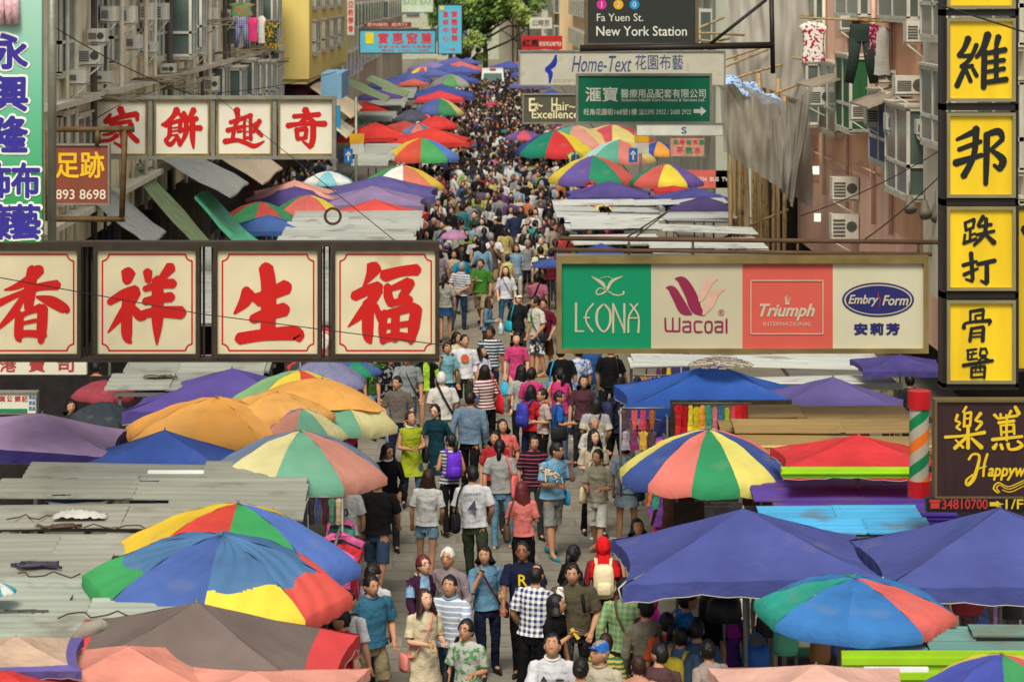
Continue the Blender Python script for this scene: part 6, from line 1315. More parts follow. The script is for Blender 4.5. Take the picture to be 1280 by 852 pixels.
def bag_thing(kind, col, label, root, f, k, sx=1):
    """bag worn or carried: a thing of its own standing where the person is"""
    m = Matrix.LocRotScale(root.location, root.rotation_euler, root.scale); dz = f.dz if f else 0
    nm = dict(back='backpack', cross='shoulder_bag', side='shoulder_bag', tote='tote_bag', plastic='plastic_bag')[kind]; r = thing(nm, label, 'bag' if kind != 'back' else 'backpack'); parts = []
    b = MB()
    if kind == 'back':
        b.rings([(0,.21,1.42,.06,.04), (0,.215,1.4,.115,.07), (0,.22,1.3,.135,.085), (0,.22,1.12,.14,.095), (0,.215,1.0,.13,.085), (0,.21,.98,.08,.05)], 14, capt=True, capb=True); c = V(0, .2, .98); parts.append(('bag_body', b))
        p = MB(); p.rings([(0,.305,1.2,.07,.02), (0,.31,1.17,.095,.03), (0,.31,1.06,.095,.03), (0,.3,1.03,.08,.02)], 10, capt=True, capb=True); parts.append(('pocket', p))
        for s_ in (-1, 1):
            t = MB(); t.tube([V(s_*.09,.15,1.38), V(s_*.1,.07,1.462), V(s_*.105,-.06,1.445), V(s_*.12,-.135,1.32), V(s_*.13,-.12,1.15), V(s_*.15,.0,1.06), V(s_*.11,.14,1.03)], [(.022,.009)]*7, 6); parts.append(('strap', t))
    elif kind in ('cross', 'side', 'tote'):
        lo = .86 if kind == 'cross' else .95; w, h, d = dict(cross=(.12,.1,.045), side=(.16,.13,.06), tote=(.17,.19,.05))[kind]; cx = sx*(.25); zz = lo-.0 if kind != 'tote' else .98
        yy = .04; b.rings([(0,0,h,w*.8,d*.5), (0,0,h*.75,w*.95,d*.9), (0,0,-h*.5,w*1.02,d*1.1), (0,0,-h,w*.9,d*.8)], 14, capt=True, capb=True)
        b.v = [(y_+cx, x+yy, z_+zz) for (x, y_, z_) in b.v]; c = V(cx, yy, zz-h); parts.append(('bag_body', b))
        if kind == 'cross': parts.append(('strap', strap_mb(sx, .13, .95)))
        else: t = MB(); t.tube([V(cx,yy-w*.6,zz+h*.8), V(sx*.2,-.06,1.3), V(sx*.13,-.03,1.475), V(sx*.13,.05,1.47), V(sx*.2,.11,1.3), V(cx,yy+w*.6,zz+h*.8)], [(.014,.007)]*6, 6); parts.append(('strap', t))
    else:
        w_ = f.arms[sx][2]+f.arms[str(sx)]*.1; b.rings([(w_.x,w_.y,w_.z-.02,.015,.012), (w_.x,w_.y,w_.z-.1,.06,.04), (w_.x,w_.y,w_.z-.2,.11,.07), (w_.x,w_.y,w_.z-.33,.12,.08), (w_.x,w_.y,w_.z-.38,.08,.05)], 10, capb=True, fold=.03); c = V(w_.x, w_.y, w_.z-.38); parts.append(('bag_body', b))
    c0 = m @ c; r.location = c0; r.rotation_euler = root.rotation_euler; r.scale = root.scale
    for nm_, q in parts:
        o = obj(nm_, q, mat('plastic_film', None, .35, nz=.1, bump=.6, bs=8) if kind == 'plastic' else mat('bag_cloth', None, .7, nz=.15, bump=.4, bs=14), r); o.location = -c; o.color = lin(P[col] if isinstance(col, str) else col)
    return r
def fab(c): g = sum(c)/3; return lin(tuple(v*.78+g*.12 for v in c))
QUEUE = []
def person(x, y, yaw, h, hair, hcol, top, tcol, bot, bcol, label, arms=('down','down'), stride=.1, sex=None, skin='skin', pat=None, build=1.0, hyaw=0, pitch=0, bags=(), hem=None, shoe='black', extra=(), lean=.02, group=None, lift=0, bpat=None):
    """head top at photo (x, y); yaw 0 faces the camera, positive turns towards photo right"""
    QUEUE.append(dict(x=x, y=y, yaw=yaw, h=h, hair=hair, hcol=hcol, top=top, tcol=tcol, bot=bot, bcol=bcol, label=label, arms=arms, stride=stride, sex=sex or ('f' if hair in ('bob','long','pony','bun','hijab','scarf') else 'm'), skin=skin, pat=pat, build=build, hyaw=hyaw, pitch=pitch, bags=bags, hem=hem, shoe=shoe, extra=extra, lean=lean, group=group, bpat=bpat))
def flush():
    figs = []; rj = random.Random(77)
    for q in QUEUE:
        if q['stride'] <= .16: q['stride'] = rj.choice((-1, 1))*rj.uniform(.06, .34)
        if q['arms'] == ('down', 'down'): q['arms'] = rj.choice((('down','low'), ('low','down'), ('fwd','aft'), ('aft','fwd'), ('down','down'), ('low','bent'), ('down','aft'), ('fwd','down'), ('low','low')))
        if not q['hyaw']: q['hyaw'] = rj.gauss(0, 20)
        if not q['pitch']: q['pitch'] = rj.uniform(-4, 20)
        q['yaw'] += rj.gauss(0, 9); q['lean'] = rj.uniform(-.02, .1); q['roll'] = rj.gauss(0, 1.8)
        f = figure(q['arms'], q['stride'], q['sex'], q['build'], q['lean']); figs.append((q, f, skel_obj(f)))
    bpy.context.view_layer.update(); dg = bpy.context.evaluated_depsgraph_get(); out = []
    for q, f, so in figs:
        me = bpy.data.meshes.new_from_object(so.evaluated_get(dg)); mb = MB(); mb.add([v.co for v in me.vertices], [tuple(p.vertices) for p in me.polygons], 0, True); bpy.data.meshes.remove(me)
        k = q['h']/1.70; s = (q['y']-HZ)/(H-q['h']); Y = F/s
        r = thing('person', q['label'], 'person', ((q['x']-CX)/s, Y, 0), R(q['yaw']), q['group']); r.scale = (k, k, k); r.rotation_euler = (0, R(q['roll']), R(q['yaw']))
        rot = Matrix.Rotation(R(q['hyaw']), 3, 'Z') @ Matrix.Rotation(R(-q['pitch']), 3, 'X'); hc = f.hc
        head(mb, hc, rot)
        for sx in (-1, 1): hand(mb, f.arms[sx][2], f.arms[str(sx)], -sx, .55 if q['arms'][0 if sx < 0 else 1] not in ('face', 'hold', 'chest') else .9)
        b = obj('body', mb, [skin_m, eye_m, lip_m, white_m], r); b.color = lin(P[q['skin']])
        if q['hair']: o = obj('hair' if q['hair'] not in ('hijab', 'scarf') else 'headscarf', hair_mb(q['hair'], rot, hc, 2, q['x']), hair_m if q['hair'] not in ('hijab', 'scarf') else fabric, r); o.color = lin(P[q['hcol']] if isinstance(q['hcol'], str) else q['hcol'])
        hem = q['hem'] or .89; tc = q['tcol']; pc = (230,228,220); pat = q['pat']
        if isinstance(pat, tuple): pat, pc = pat
        m = mat('patterned_'+pat+str(pc), None, .9, nz=.1, ns=6, bump=.55, bs=13, spec=.12, kind=pat, c2=pc) if pat else fabric
        if q['top']: o = obj('dress' if hem < .7 else 'shirt', top_mb(f, q['top'], hem, 1.0+.03*(q['build'] > 1), 2, q['x']), m, r); o.color = fab(P[tc] if isinstance(tc, str) else tc)
        m2 = mat('patterned_'+q['bpat'], None, .9, nz=.1, ns=6, bump=.55, bs=13, spec=.12, kind=q['bpat'], c2=(220,218,205)) if q['bpat'] else fabric
        if q['bot']: o = obj(dict(pants='trousers', shorts='shorts', hot='shorts', crop='trousers', skirt='skirt', mini='skirt')[q['bot']], legs_cloth(f, q['bot'], 2, q['x']), m2, r); o.color = fab(P[q['bcol']] if isinstance(q['bcol'], str) else q['bcol'])
        o = obj('shoes', shoes_mb(f), shoe_m, r); o.color = lin(P[q['shoe']])
        for e in q['extra']:
            if e == 'glasses':
                g = MB()
                for sx in (-1, 1): p0 = hd(sx*.37, .06)+V(0,-.012,0); g.tube([rot @ (p0+V(.023*math.cos(a), -.002, .017*math.sin(a)))+hc for a in [2*PI*i/12 for i in range(13)]], .0028, 4); g.tube([rot @ (p0+V(sx*.023,0,0))+hc, rot @ V(sx*.08,0,.01)+hc], .0028, 4)
                obj('glasses', g, eye_m, r)
            if e[0] == 'cap':
                g = MB(); n = 20; g.rings([tuple(rot @ V(0,0,z)+hc)+(rx, ry) for z, rx, ry in ((.128,.02,.025), (.12,.055,.068), (.09,.082,.1), (.045,.09,.108))], n, capt=True); vs = [rot @ V(.085*math.sin(a), -.09*math.cos(a), .05)+hc for a in [-1.1+2.2*i/8 for i in range(9)]]+[rot @ V(.075*math.sin(a), -.09*math.cos(a)-.075*math.cos(a*1.1), .038)+hc for a in [-1.1+2.2*i/8 for i in range(9)]]
                g.add(vs, [(i, i+1, i+10, i+9) for i in range(8)], 0, True); o = obj('cap', g, fabric, r); o.color = lin(P[e[1]])
            if e[0] == 'print':
                _, s_, sc, c_, zz, side = e; cu = bpy.data.curves.new('t', 'FONT'); cu.body = s_; cu.align_x = 'CENTER'; cu.align_y = 'CENTER'; cu.offset = .015; cu.resolution_u = 2; to = bpy.data.objects.new('t', cu); COL.objects.link(to); bpy.context.view_layer.update()
                me = bpy.data.meshes.new_from_object(to.evaluated_get(bpy.context.evaluated_depsgraph_get())); bpy.data.objects.remove(to)
                for v in me.vertices: xx, yy = v.co.x*sc, v.co.y*sc; v.co = (xx*side*-1, side*(.148-.25*xx*xx), zz+yy+f.dz)
                me.materials.clear(); me.materials.append(mat('print_'+str(c_), c_, .7)); o = obj('printed_lettering', me, None, r)
            if e[0] == 'collar':
                g = MB(); g.tube([f.sp(1.46)+V(.075*math.cos(a), .075*math.sin(a)-.005, .01-.02*math.sin(-a)) for a in [2*PI*i/14 for i in range(15)]], .014, 6); o = obj('collar', g, fabric, r); o.color = lin(P[e[1]])
            if e[0] == 'cardigan':
                g = top_mb(f, 'long', .84, 1.08, 2, q['x']); keep = [fc for fc in g.f if not all((g.v[i][1] < -.05 and abs(g.v[i][0]) < .075) for i in fc)]; g.f = keep; g.m = [0]*len(keep); g.sm = [True]*len(keep); o = obj('cardigan', g, fabric, r); o.color = lin(P[e[1]])
            if e[0] == 'phone':
                w_ = f.arms[e[1]][2]+f.arms[str(e[1])]*.09; g = MB(); g.box(-.035,.035,-.006,.006,-.07,.07); o = obj('phone', g, mat('phone_black', None, .3), None); o.color = lin(P[e[2]]); M = Matrix.LocRotScale(r.location, r.rotation_euler, r.scale); o.location = M @ (w_+V(0,-.02,0)); o.rotation_euler = (R(-40), 0, R(q['yaw'])); tag(o, e[3], 'phone')
            if e[0] == 'towel':
                w_ = f.arms[e[1]][2]+f.arms[str(e[1])]*.07; g = MB(); g.rings([(0,0,.07,.03,.02), (0,0,.02,.045,.03), (0,0,-.1,.06,.025), (0,0,-.24,.05,.02), (0,0,-.36,.03,.02)], 12, capt=True, capb=True, fold=.08); o = obj('towel', g, fabric); o.color = lin(P['white']); M = Matrix.LocRotScale(r.location, r.rotation_euler, r.scale); o.location = M @ (w_+V(0,-.03,0)); tag(o, e[2], 'towel')
        for bg_ in q['bags']: bag_thing(bg_[0], bg_[1], bg_[2], r, f, k, bg_[3] if len(bg_) > 3 else 1)
        out.append(r); bpy.data.objects.remove(so)
    QUEUE.clear(); return out
def near_people():
    p = person
    p(468,718,14,1.70,'short','hblack','short',(50,110,140),'shorts','khaki','man in a teal blue polo shirt and beige shorts on the left of the lane', ('down','low'), .12, skin='skin', build=1.1, extra=(('collar','steel'),), shoe='grey')
    p(430,762,-75,1.58,'short','hblack','short','red','pants','red','woman in a bright red top walking left beside the grey brown canopy', ('down','down'), .2, sex='f')
    p(531,738,32,1.62,'long','hbrown','short','cream',None,None,'long haired woman in a short cream dress holding a round fruit', ('hold','bent'), .12, hem=.52, skin='skinl', bags=(('cross','salmon','small floral pouch worn in front of the cream dress',-1),), shoe='tan', extra=(('phone',-1,'tan','small round tan snack held by the woman in cream'),))
    p(563,718,-22,1.70,'short','hblack','short',(170,188,215),'pants','denim','smiling man in a pale blue striped shirt behind the cream dress', ('down','down'), .1, pat='thinstripe', pitch=15, extra=(('collar','sky'),))
    p(584,773,-18,1.58,'thick','hblack','short',(190,192,180),'pants','char','short haired woman in a white blouse with green leaf print', ('down','bent'), .1, sex='f', pat=('blotch',(90,140,90)), bags=(('side','black','black shoulder bag of the woman in the leaf print blouse',-1),), extra=('glasses',))
    p(531,694,4,1.58,'thick','hred','short','sky','pants','black','red haired woman in a dark purple cardigan over a blue top', ('down','down'), .15, sex='f', skin='skinl', extra=('glasses',('cardigan','plum')), bags=(('cross','cream','pale strap bag of the woman in the purple cardigan'),))
    p(563,684,-32,1.70,'short','hwhite','long',(150,132,136),'pants','grey','white haired man in a mauve grey shirt behind the striped shirt man', ('down','down'), .12, extra=('glasses',))
    p(613,682,14,1.62,'bob','hblack','elbow',(92,140,172),'pants','navy','woman in a light denim shirt with her hand raised to her chin', ('face','bent'), .1, bags=(('cross','maroon','thin maroon strap bag across the light denim shirt'),))
    p(663,708,176,1.68,'bald','hblack','short',(40,60,130),'pants','black','balding man in a blue and white checked shirt seen from behind', ('down','down'), .12, pat='plaid')
    p(656,678,-4,1.68,'short','hblack','short','navy','pants','black','man in glasses and a navy T-shirt with yellow print', ('down','down'), .1, skin='skind', extra=('glasses',('print','R',.2,(220,190,40),1.25,-1),('print','W',.13,(30,150,170),1.1,-1)))
    p(712,678,125,1.62,'pony','hblack','short','black','pants','char','woman with tied black hair and a black top behind the olive T-shirt man', ('down','down'), .1, skin='skind')
    p(722,702,-6,1.72,'short','hblack','short',(92,84,62),'pants','char','man in an olive T-shirt wiping his mouth with a white cloth', ('face','low'), .1, build=1.08, extra=(('towel',-1,'white cloth held to his mouth by the man in olive'),), bags=(('back','black','black backpack of the man wiping his mouth'),))
    p(755,674,172,1.62,'hijab','red','long',(150,30,36),'pants','black','woman in a bright red headscarf seen from behind', ('down','down'), .08, bags=(('back','cream','cream backpack below the red headscarf'),))
    p(776,722,170,1.70,'short','hblack','long',(176,190,110),'pants','char','man in a green and yellow checked shirt seen from behind', ('down','down'), .12, pat=('plaid',(90,140,110)), bags=(('cross','olive','khaki shoulder bag on the green checked shirt',-1),))
    p(693,742,72,1.60,'bob','hblack','short','black',None,None,'woman in a black dress looking at a yellow phone', ('chest','down'), .1, hem=.5, pitch=10, extra=(('phone',-1,'yellow','yellow green phone held by the woman in black'),), build=1.1)
    p(690,794,-5,1.70,'short','hblack','short',(214,214,218),'pants','char','black haired man in a white polo with small chest badges, head bowed', ('down','down'), .1, pitch=30, extra=(('collar','white'),('print','▲    ▬',.08,(50,50,50),1.27,-1)))
    p(745,800,-22,1.68,'short','hgrey','short',(196,186,160),'pants','khaki','man in a navy cap and sunglasses and a pale khaki shirt', ('down','down'), .1, extra=('glasses',('cap','blue'),('collar','khaki')))
    p(722,822,175,1.60,'bun','hblack','short','cream','pants','char','person with a dark hair bun at the bottom edge', ('down','down'), .1)
    p(762,792,160,1.45,'thick','hbrown','short','yellow','pants','blue','child in a yellow striped top behind the capped man', ('down','down'), .1, sex='m', pat=('stripe',(60,110,80)))
    p(432,738,165,1.72,'short','hblack','short',(205,205,205),'pants','char','man in a white T-shirt under the red umbrella corner', ('down','bent'), .1, bags=(('back','black','black backpack of the man under the red umbrella corner'),))
    p(457,706,150,1.66,'short','hblack','short',(200,200,196),'pants','char','person in a pale grey T-shirt half hidden by the blue umbrella edge', ('down','bent'), .1, bags=(('cross','black','black strap bag on the pale grey T-shirt'),))
    p(797,646,28,1.58,'bob','hblack','short',(170,176,160),'pants','black','short haired woman peeking out behind the large indigo canopy', ('down','down'), .05, pitch=20)
    p(853,735,105,1.70,'short','hblack','short',(20,120,200),'pants','char','man in a vivid blue T-shirt under the large indigo canopy', ('down','hold'), .1, bags=(('back','blue','blue backpack with pale straps under the indigo canopy'),))
    p(824,740,170,1.56,'scarf','mag','long',(80,40,60),'pants','black','woman in a hot pink headscarf under the indigo canopy', ('down','down'), .1)
    p(817,750,178,1.70,'short','hblack','long',(128,122,100),'pants','char','man in a drab grey green shirt with a red lanyard, seen from behind', ('down','down'), .1)
    p(834,766,186,1.60,'pony','hblack','short',(222,84,40),'pants','char','woman in an orange red top with a teal backpack', ('down','down'), .1, bags=(('back','dteal','dark teal backpack on the orange red top'),))
    p(843,786,175,1.55,'short','hblack','short',(88,116,148),'pants','char','boy in a slate blue T-shirt with a hand at his ear', ('down','strap'), .1, bags=(('back',(190,170,50),'small yellow backpack on the slate blue T-shirt'),))
    p(909,745,155,1.60,'scarf',(150,40,130),'long',(98,50,140),'skirt','black','woman in a purple headscarf and purple top at the bag stall', ('down','bent'), .08, bags=(('side','black','large black bag of the purple headscarf woman',-1),))
    p(886,742,160,1.62,'long','hblack','short','black','pants','char','long haired woman in black beside the purple headscarf', ('down','down'), .1)
    p(798,820,170,1.50,'short','hbrown','short',(200,140,110),'pants','khaki','child in a peach top near the bottom edge', ('down','down'), .1)
    p(872,775,168,1.64,'short','hblack','short',(60,90,120),'pants','char','man in a dull blue shirt deep under the large indigo canopy', ('down','down'), .1)
    p(892,800,200,1.58,'bun','hblack','short',(170,150,140),'pants','char','woman with a bun in a taupe top near the bag stall', ('down','down'), .1)
    p(395,772,150,1.62,'bob','hblack','short',(120,130,150),'pants','navy','woman in a grey blue top squeezed beside the red canopy corner', ('down','down'), .1)
    p(818,806,182,1.60,'short','hblack','short',(90,60,60),'pants','char','man in a brownish red shirt at the bottom of the crowd', ('down','down'), .1)
    p(500,470,-20,1.66,'short','hblack','short',(110,100,90),'pants','navy','man in a taupe shirt partly behind the lime dress woman', ('down','down'), .1)
    p(727,470,12,1.62,'bob','hblack','short',(90,50,60),'pants','char','woman in a wine coloured top between the blue T-shirt and the stout woman', ('down','down'), .1)
    # around the middle
    p(433,594,168,1.72,'short','hblack','short',(205,206,200),'pants','navy','man in a white T-shirt with curved black lettering by the pastel umbrella', ('down','down'), .15, extra=(('print','0',.16,(50,50,54),1.22,1),))
    p(470,590,172,1.74,'short','hblack','short',(36,36,36),'shorts','denim','man in a black T-shirt, denim shorts and brown boots walking away', ('down','down'), .28, build=1.12, shoe='brown')
    p(532,588,178,1.62,'long','hbrown','short',(214,212,206),'hot','ldenim','brown haired woman in a white top and denim shorts walking away', ('down','down'), .12, shoe='white')
    p(597,583,174,1.74,'buzz','hblack','short',(220,220,220),'pants',(60,72,50),'man in a white football shirt numbered four, walking away', ('down','down'), .15, extra=(('print','4',.26,(70,74,90),1.16,1),('print','GERRARD',.062,(90,92,104),1.35,1)), bags=(('side','black','black shoulder bag beside the white football shirt'),))
    p(487,556,4,1.60,'bob','hblack','long','black','pants','char','woman in a black cardigan with a white collar and glasses', ('down','low'), .1, extra=('glasses',('collar','white')), bags=(('side','black','patterned black bag of the white collared woman'),))
    p(516,514,4,1.62,'bun','hbrown','none',(170,184,30),'pants','denim','woman in a lime green dress with a white lace scarf looking down', ('hold','hold'), .06, hem=.62, pitch=22, build=1.05, extra=(('collar','white'),), bags=(('side','black','black bag of the woman in the lime green dress'),))
    p(547,505,-42,1.62,'pony','hblack','short','dteal',None,None,'woman in glasses and a dark teal dress beside the lime dress', ('down','down'), .1, hem=.5, skin='skinl', extra=('glasses',))
    p(560,543,-160,1.56,'pony','hblack','none',(200,200,196),'pants','black','girl in a black and white striped top with a shiny purple backpack', ('down','down'), .12, pat=('stripe',(70,70,74)), bags=(('back',(96,40,190),'shiny purple backpack on the striped top'),))
    p(586,490,176,1.76,'short','hblack','long',(108,134,158),'pants','black','man in a faded denim shirt and black trousers seen from behind', ('down','down'), .12, build=1.06)
    p(555,465,196,1.70,'short','hwhite','short',(214,210,198),'pants','grey','white haired man in a white T-shirt with a black strap', ('down','down'), .1, bags=(('cross','black','black strap bag of the white haired man',-1),))
    p(611,457,178,1.64,'long','hblack','short',(224,216,208),'pants','black','long haired woman in a red and white striped T-shirt walking away', ('down','down'), .12, pat=('stripe',(110,40,50)), bags=(('tote','red','red bag beside the striped T-shirt',-1),))
    p(507,440,4,1.72,'short','hblack','short',(142,148,146),'pants',(58,92,128),'man in a grey T-shirt and blue jeans, head behind the big sign', ('down','down'), .16, bags=(('cross','navy','navy strap bag over the grey T-shirt'),))
    p(535,436,2,1.62,'long','hblack','short','neon',None,None,'woman in a neon green top and a long black vest below the big sign', ('down','down'), .12, extra=(('cardigan','black'),))
    p(470,438,20,1.68,'short','hblack','short',(54,94,36),'pants','ldenim','man in a green vest with a lime backpack at the left stalls', ('down','down'), .1, bags=(('back',(110,160,40),'lime green backpack at the left stalls'),))
    p(488,440,10,1.68,'short','hblack','short','black','pants','ldenim','man in a black printed T-shirt beside the lime backpack', ('down','hold'), .1, pat=('blotch',(120,120,120)))
    p(557,428,10,1.62,'thick','hblack','short',(120,178,190),'pants','denim','woman in a pale turquoise top holding a phone to her ear', ('strap','down'), .12, sex='f', bags=(('side','olive','brown shoulder bag across the pale turquoise top'),))
    p(579,418,8,1.74,'short','hblack','short',(222,222,222),'shorts',(50,52,40),'tall man in a white T-shirt with an orange print', ('down','down'), .12, extra=(('print','●',.2,(200,90,50),1.27,-1),), bags=(('plastic',(30,110,190),'blue patterned plastic bag held by the tall man',1),))
    p(568,415,20,1.60,'bob','hblack','short','cream','pants','black','woman whose face shows between the turquoise top and the tall man', ('down','down'), .1)
    p(603,432,26,1.50,'long','hblack','short',(214,214,232),'hot','ldenim','girl in a white top looking down at her hands', ('hold','hold'), .1, pitch=15)
    p(612,408,8,1.70,'thick','hblack','short',(56,82,108),'pants','navy','person in a slate blue striped T-shirt behind the white top girl', ('hold','down'), .1, sex='m', skin='skind', pat='thinstripe')
    p(646,416,-14,1.62,'bob','hbrown','short',(222,62,124),None,None,'woman in a bright pink dress in the middle of the lane', ('down','down'), .12, hem=.55, skin='skinl', shoe='tan', bags=(('plastic',(60,170,200),'turquoise plastic bag left of the pink dress',-1),))
    p(671,371,-50,1.76,'thick','hblack','short',(216,214,196),'shorts',(60,80,110),'young man in a cream T-shirt with green print and patterned shorts', ('down','down'), .1, sex='m', bpat='blotch', extra=(('print','S',.3,(80,200,60),1.2,-1),), bags=(('cross','black','black strap bag on the cream T-shirt with green print'),), shoe='tan')
    p(680,373,-30,1.72,'short','hblack','short','maroon','shorts','brown','man hidden behind the cream T-shirt with green print', ('down','down'), .1, shoe='black')
    p(648,368,22,1.60,'pony','hblack','long',(36,36,40),'pants','char','woman in a white cap and a thin black top', ('down','hold'), .12, skin='skinl', extra=(('cap','white'),), bags=(('side','turq','teal handbag of the woman in the white cap',-1),))
    p(608,371,78,1.56,'long','hbrown','long',(92,134,158),'pants','brown','brown haired woman in a pale denim waistcoat facing right', ('bent','bent'), .1, bags=(('plastic',(200,210,215),'white plastic bag beside the denim waistcoat',1),))
    p(557,344,176,1.62,'pony','hblack','short',(160,160,148),'mini',(30,72,116),'woman in a grey T-shirt and short blue skirt walking away', ('down','down'), .12, bags=(('plastic',(170,200,225),'pale blue plastic bag by the short blue skirt',1),))
    p(573,328,178,1.70,'short','hgrey','short',(206,206,206),'pants',(44,64,92),'grey haired man in a thinly striped shirt, hands behind his back', ('back','back'), .1, pat=('thinstripe',(60,70,90)))
    p(601,323,-10,1.74,'short','hbrown','short',(66,134,40),'shorts','khaki','man in a green T-shirt with a pale print', ('chest','down'), .14, extra=(('print','~~',.14,(200,220,180),1.2,-1),))
    p(633,332,-14,1.64,'long','hbrown','elbow',(216,216,224),'pants',(44,84,120),'woman in a loose white top, jeans and a dark strap bag', ('down','down'), .12, skin='skinl', bags=(('cross','brown','dark brown strap bag over the loose white top',1),), shoe='white')
    p(676,341,170,1.70,'thick','hblack','short',(190,100,124),'pants','char','man in a rose pink shirt with a black strap seen from behind', ('down','down'), .12, sex='m', bags=(('cross','black','black strap bag on the rose pink shirt',1),))
    p(619,290,182,1.76,'short','hgrey','short',(226,226,232),'shorts','khaki','tall man in a white T-shirt with a black strap walking away', ('down','down'), .12, build=1.08, bags=(('cross','black','black strap bag of the tall man walking away',1),))
    p(650,294,176,1.66,'long','hblack','short',(220,216,204),'pants',(24,24,26),'long haired woman in a cream top and spotted black trousers', ('down','down'), .1, bpat='dots', bags=(('plastic',(230,70,40),'orange red carrier bag by the spotted trousers',1),))
    p(635,318,182,1.40,'short','hblack','none',(206,200,110),None,None,'small girl in a pale yellow dress', ('down','down'), .1, sex='f', hem=.55)
    p(597,297,178,1.64,'pony','hblack','none','black','hot','khaki','woman in a black sleeveless top left of the tall white T-shirt', ('down','down'), .1)
    p(573,291,-10,1.50,'thick','hblack','short',(130,210,50),'shorts','char','boy in a lime T-shirt looking down at something', ('hold','hold'), .05, sex='m', pitch=25)
    p(582,287,8,1.50,'bob','hblack','short',(140,200,50),'shorts','grey','girl with a fringe in lime just behind the lime boy', ('down','down'), .05)
    p(553,288,160,1.66,'short','hblack','short',(200,196,190),'pants','char','man with a bright blue backpack left of the lime children', ('down','down'), .1, bags=(('back',(30,130,200),'bright blue backpack left of the lime children'),))
    p(567,312,6,1.58,'pony','hblack','short','beige','pants','char','woman in a beige top right of the big sign edge', ('chest','down'), .1)
    p(578,316,178,1.60,'pony','hblack','short',(20,140,180),'pants','grey','woman with a ponytail and a turquoise top', ('down','down'), .1)
    p(552,312,170,1.62,'bob','hblack','short','mauve','pants','grey','woman in a mauve top with a pink strap at the sign edge', ('down','down'), .1)
    p(669,276,170,1.64,'short','hblack','short',(40,160,140),'pants','navy','person in a turquoise green T-shirt with a black strap', ('down','down'), .1, bags=(('cross','black','black strap bag on the turquoise green T-shirt',1),))
    p(655,281,10,1.62,'bob','hblack','short','cream','mini','lgrey','woman facing the camera right of the bare patch of road', ('down','down'), .1, skin='skinl')
    p(664,292,178,1.60,'long','hblack','short',(220,220,214),'mini','grey','long haired woman in white right of the spotted trousers', ('down','down'), .1)
    p(676,308,184,1.68,'short','hblack','short',(222,216,180),'pants','char','man in a cream T-shirt with a black backpack', ('down','down'), .1, bags=(('back','black','black backpack on the cream T-shirt'),))
    p(691,310,184,1.68,'short','hblack','short','maroon','pants','char','man in a dark checked cap beside the small blue canopy', ('down','down'), .1, extra=(('cap','char'),))
    p(705,289,190,1.70,'short','hblack','short',(206,70,66),'pants','char','man in a coral red T-shirt with a dark strap above the lingerie sign', ('down','down'), .1, build=1.1, bags=(('cross','black','dark strap bag on the coral red T-shirt',1),))
    # right of centre
    p(650,458,196,1.64,'long','hblack','short',(170,172,164),'pants','black','black haired woman in a grey top with a patterned handbag', ('down','down'), .1, bags=(('side',(160,160,140),'black and white patterned handbag on the grey top',-1),))
    p(668,461,165,1.62,'thick','hblack','short',(214,50,120),'pants','navy','short haired person in a hot pink T-shirt', ('down','down'), .1, sex='f')
    p(664,483,140,1.60,'bob','hblack','short',(206,30,34),'pants','navy','woman in a scarlet top with an ultramarine backpack', ('down','hold'), .1, bags=(('back',(48,52,150),'ultramarine backpack on the scarlet top'),))
    p(679,487,-70,1.56,'short','hblack','short',(196,170,154),'pants','black','elderly woman in a beige blouse with a maroon handbag', ('hold','bent'), .1, sex='f', build=1.08, bags=(('cross',(120,24,60),'maroon handbag in front of the beige blouse',-1),))
    p(700,461,160,1.66,'pony','hblack','none',(216,46,120),'pants','denim','woman with a ponytail in a magenta top and large shoulder totes', ('down','down'), .1, bags=(('tote',(240,140,30),'orange tote bag on the magenta top',1), ('side',(226,120,110),'salmon pink tote bag beside the orange one',1)))
    p(697,489,100,1.56,'short','hblack','short',(28,92,184),'pants','navy','boyish person in a cobalt blue T-shirt with a black satchel', ('bent','down'), .1, sex='m', bags=(('side','black','black satchel on the cobalt blue T-shirt',-1),))
    p(707,434,178,1.68,'short','hblack','short','black','pants',(40,56,72),'person in a teal cap and black T-shirt with a phone raised', ('down','strap'), .12, extra=(('cap','teal'),), bags=(('side',(30,140,200),'bright blue waist bag on the black T-shirt',1),))
    p(723,430,190,1.72,'short','hblack','short',(190,200,220),'pants','grey','man in a pale blue patterned shirt under the green sign panel', ('down','down'), .1, pat=('blotch',(90,110,150)))
    p(741,425,176,1.72,'short','hblack','none',(40,80,140),'shorts','ldenim','man in a blue vest and pale denim shorts near the right stalls', ('down','down'), .12, shoe='tan')
    p(761,428,150,1.74,'short','hblack','short','black','shorts','black','man in black carrying a big black bag at the right stalls', ('down','down'), .1, bags=(('side','black','big black bag with a white emblem at the right stalls',-1),))
    p(742,498,176,1.62,'bob','hblack','short',(206,196,170),'pants','char','stout woman in a cream and grey T-shirt seen from behind', ('down','down'), .1, build=1.1, pat=('block',(150,148,150)), bags=(('cross','plum','dark strap bag on the cream and grey T-shirt',1),))
    p(769,480,118,1.70,'short','hblack','short',(36,36,54),'pants','black','man in a navy shirt and black track trousers browsing the stall', ('bent','down'), .1, bags=(('back','navy','navy backpack of the browsing man'),))
    p(742,538,22,1.64,'long','hblack','short',(204,190,160),'pants','black','long haired woman in a beige top reaching her hand out', ('bent','down'), .12, skin='skinl')
    p(745,561,-26,1.60,'bun','hblack','short',(168,160,134),'shorts',(220,216,204),'woman in a grey beige blouse and white shorts with a cream bag', ('hold','bent'), .12, bags=(('side','cream','cream shoulder bag of the woman in white shorts',-1),), shoe='tan')
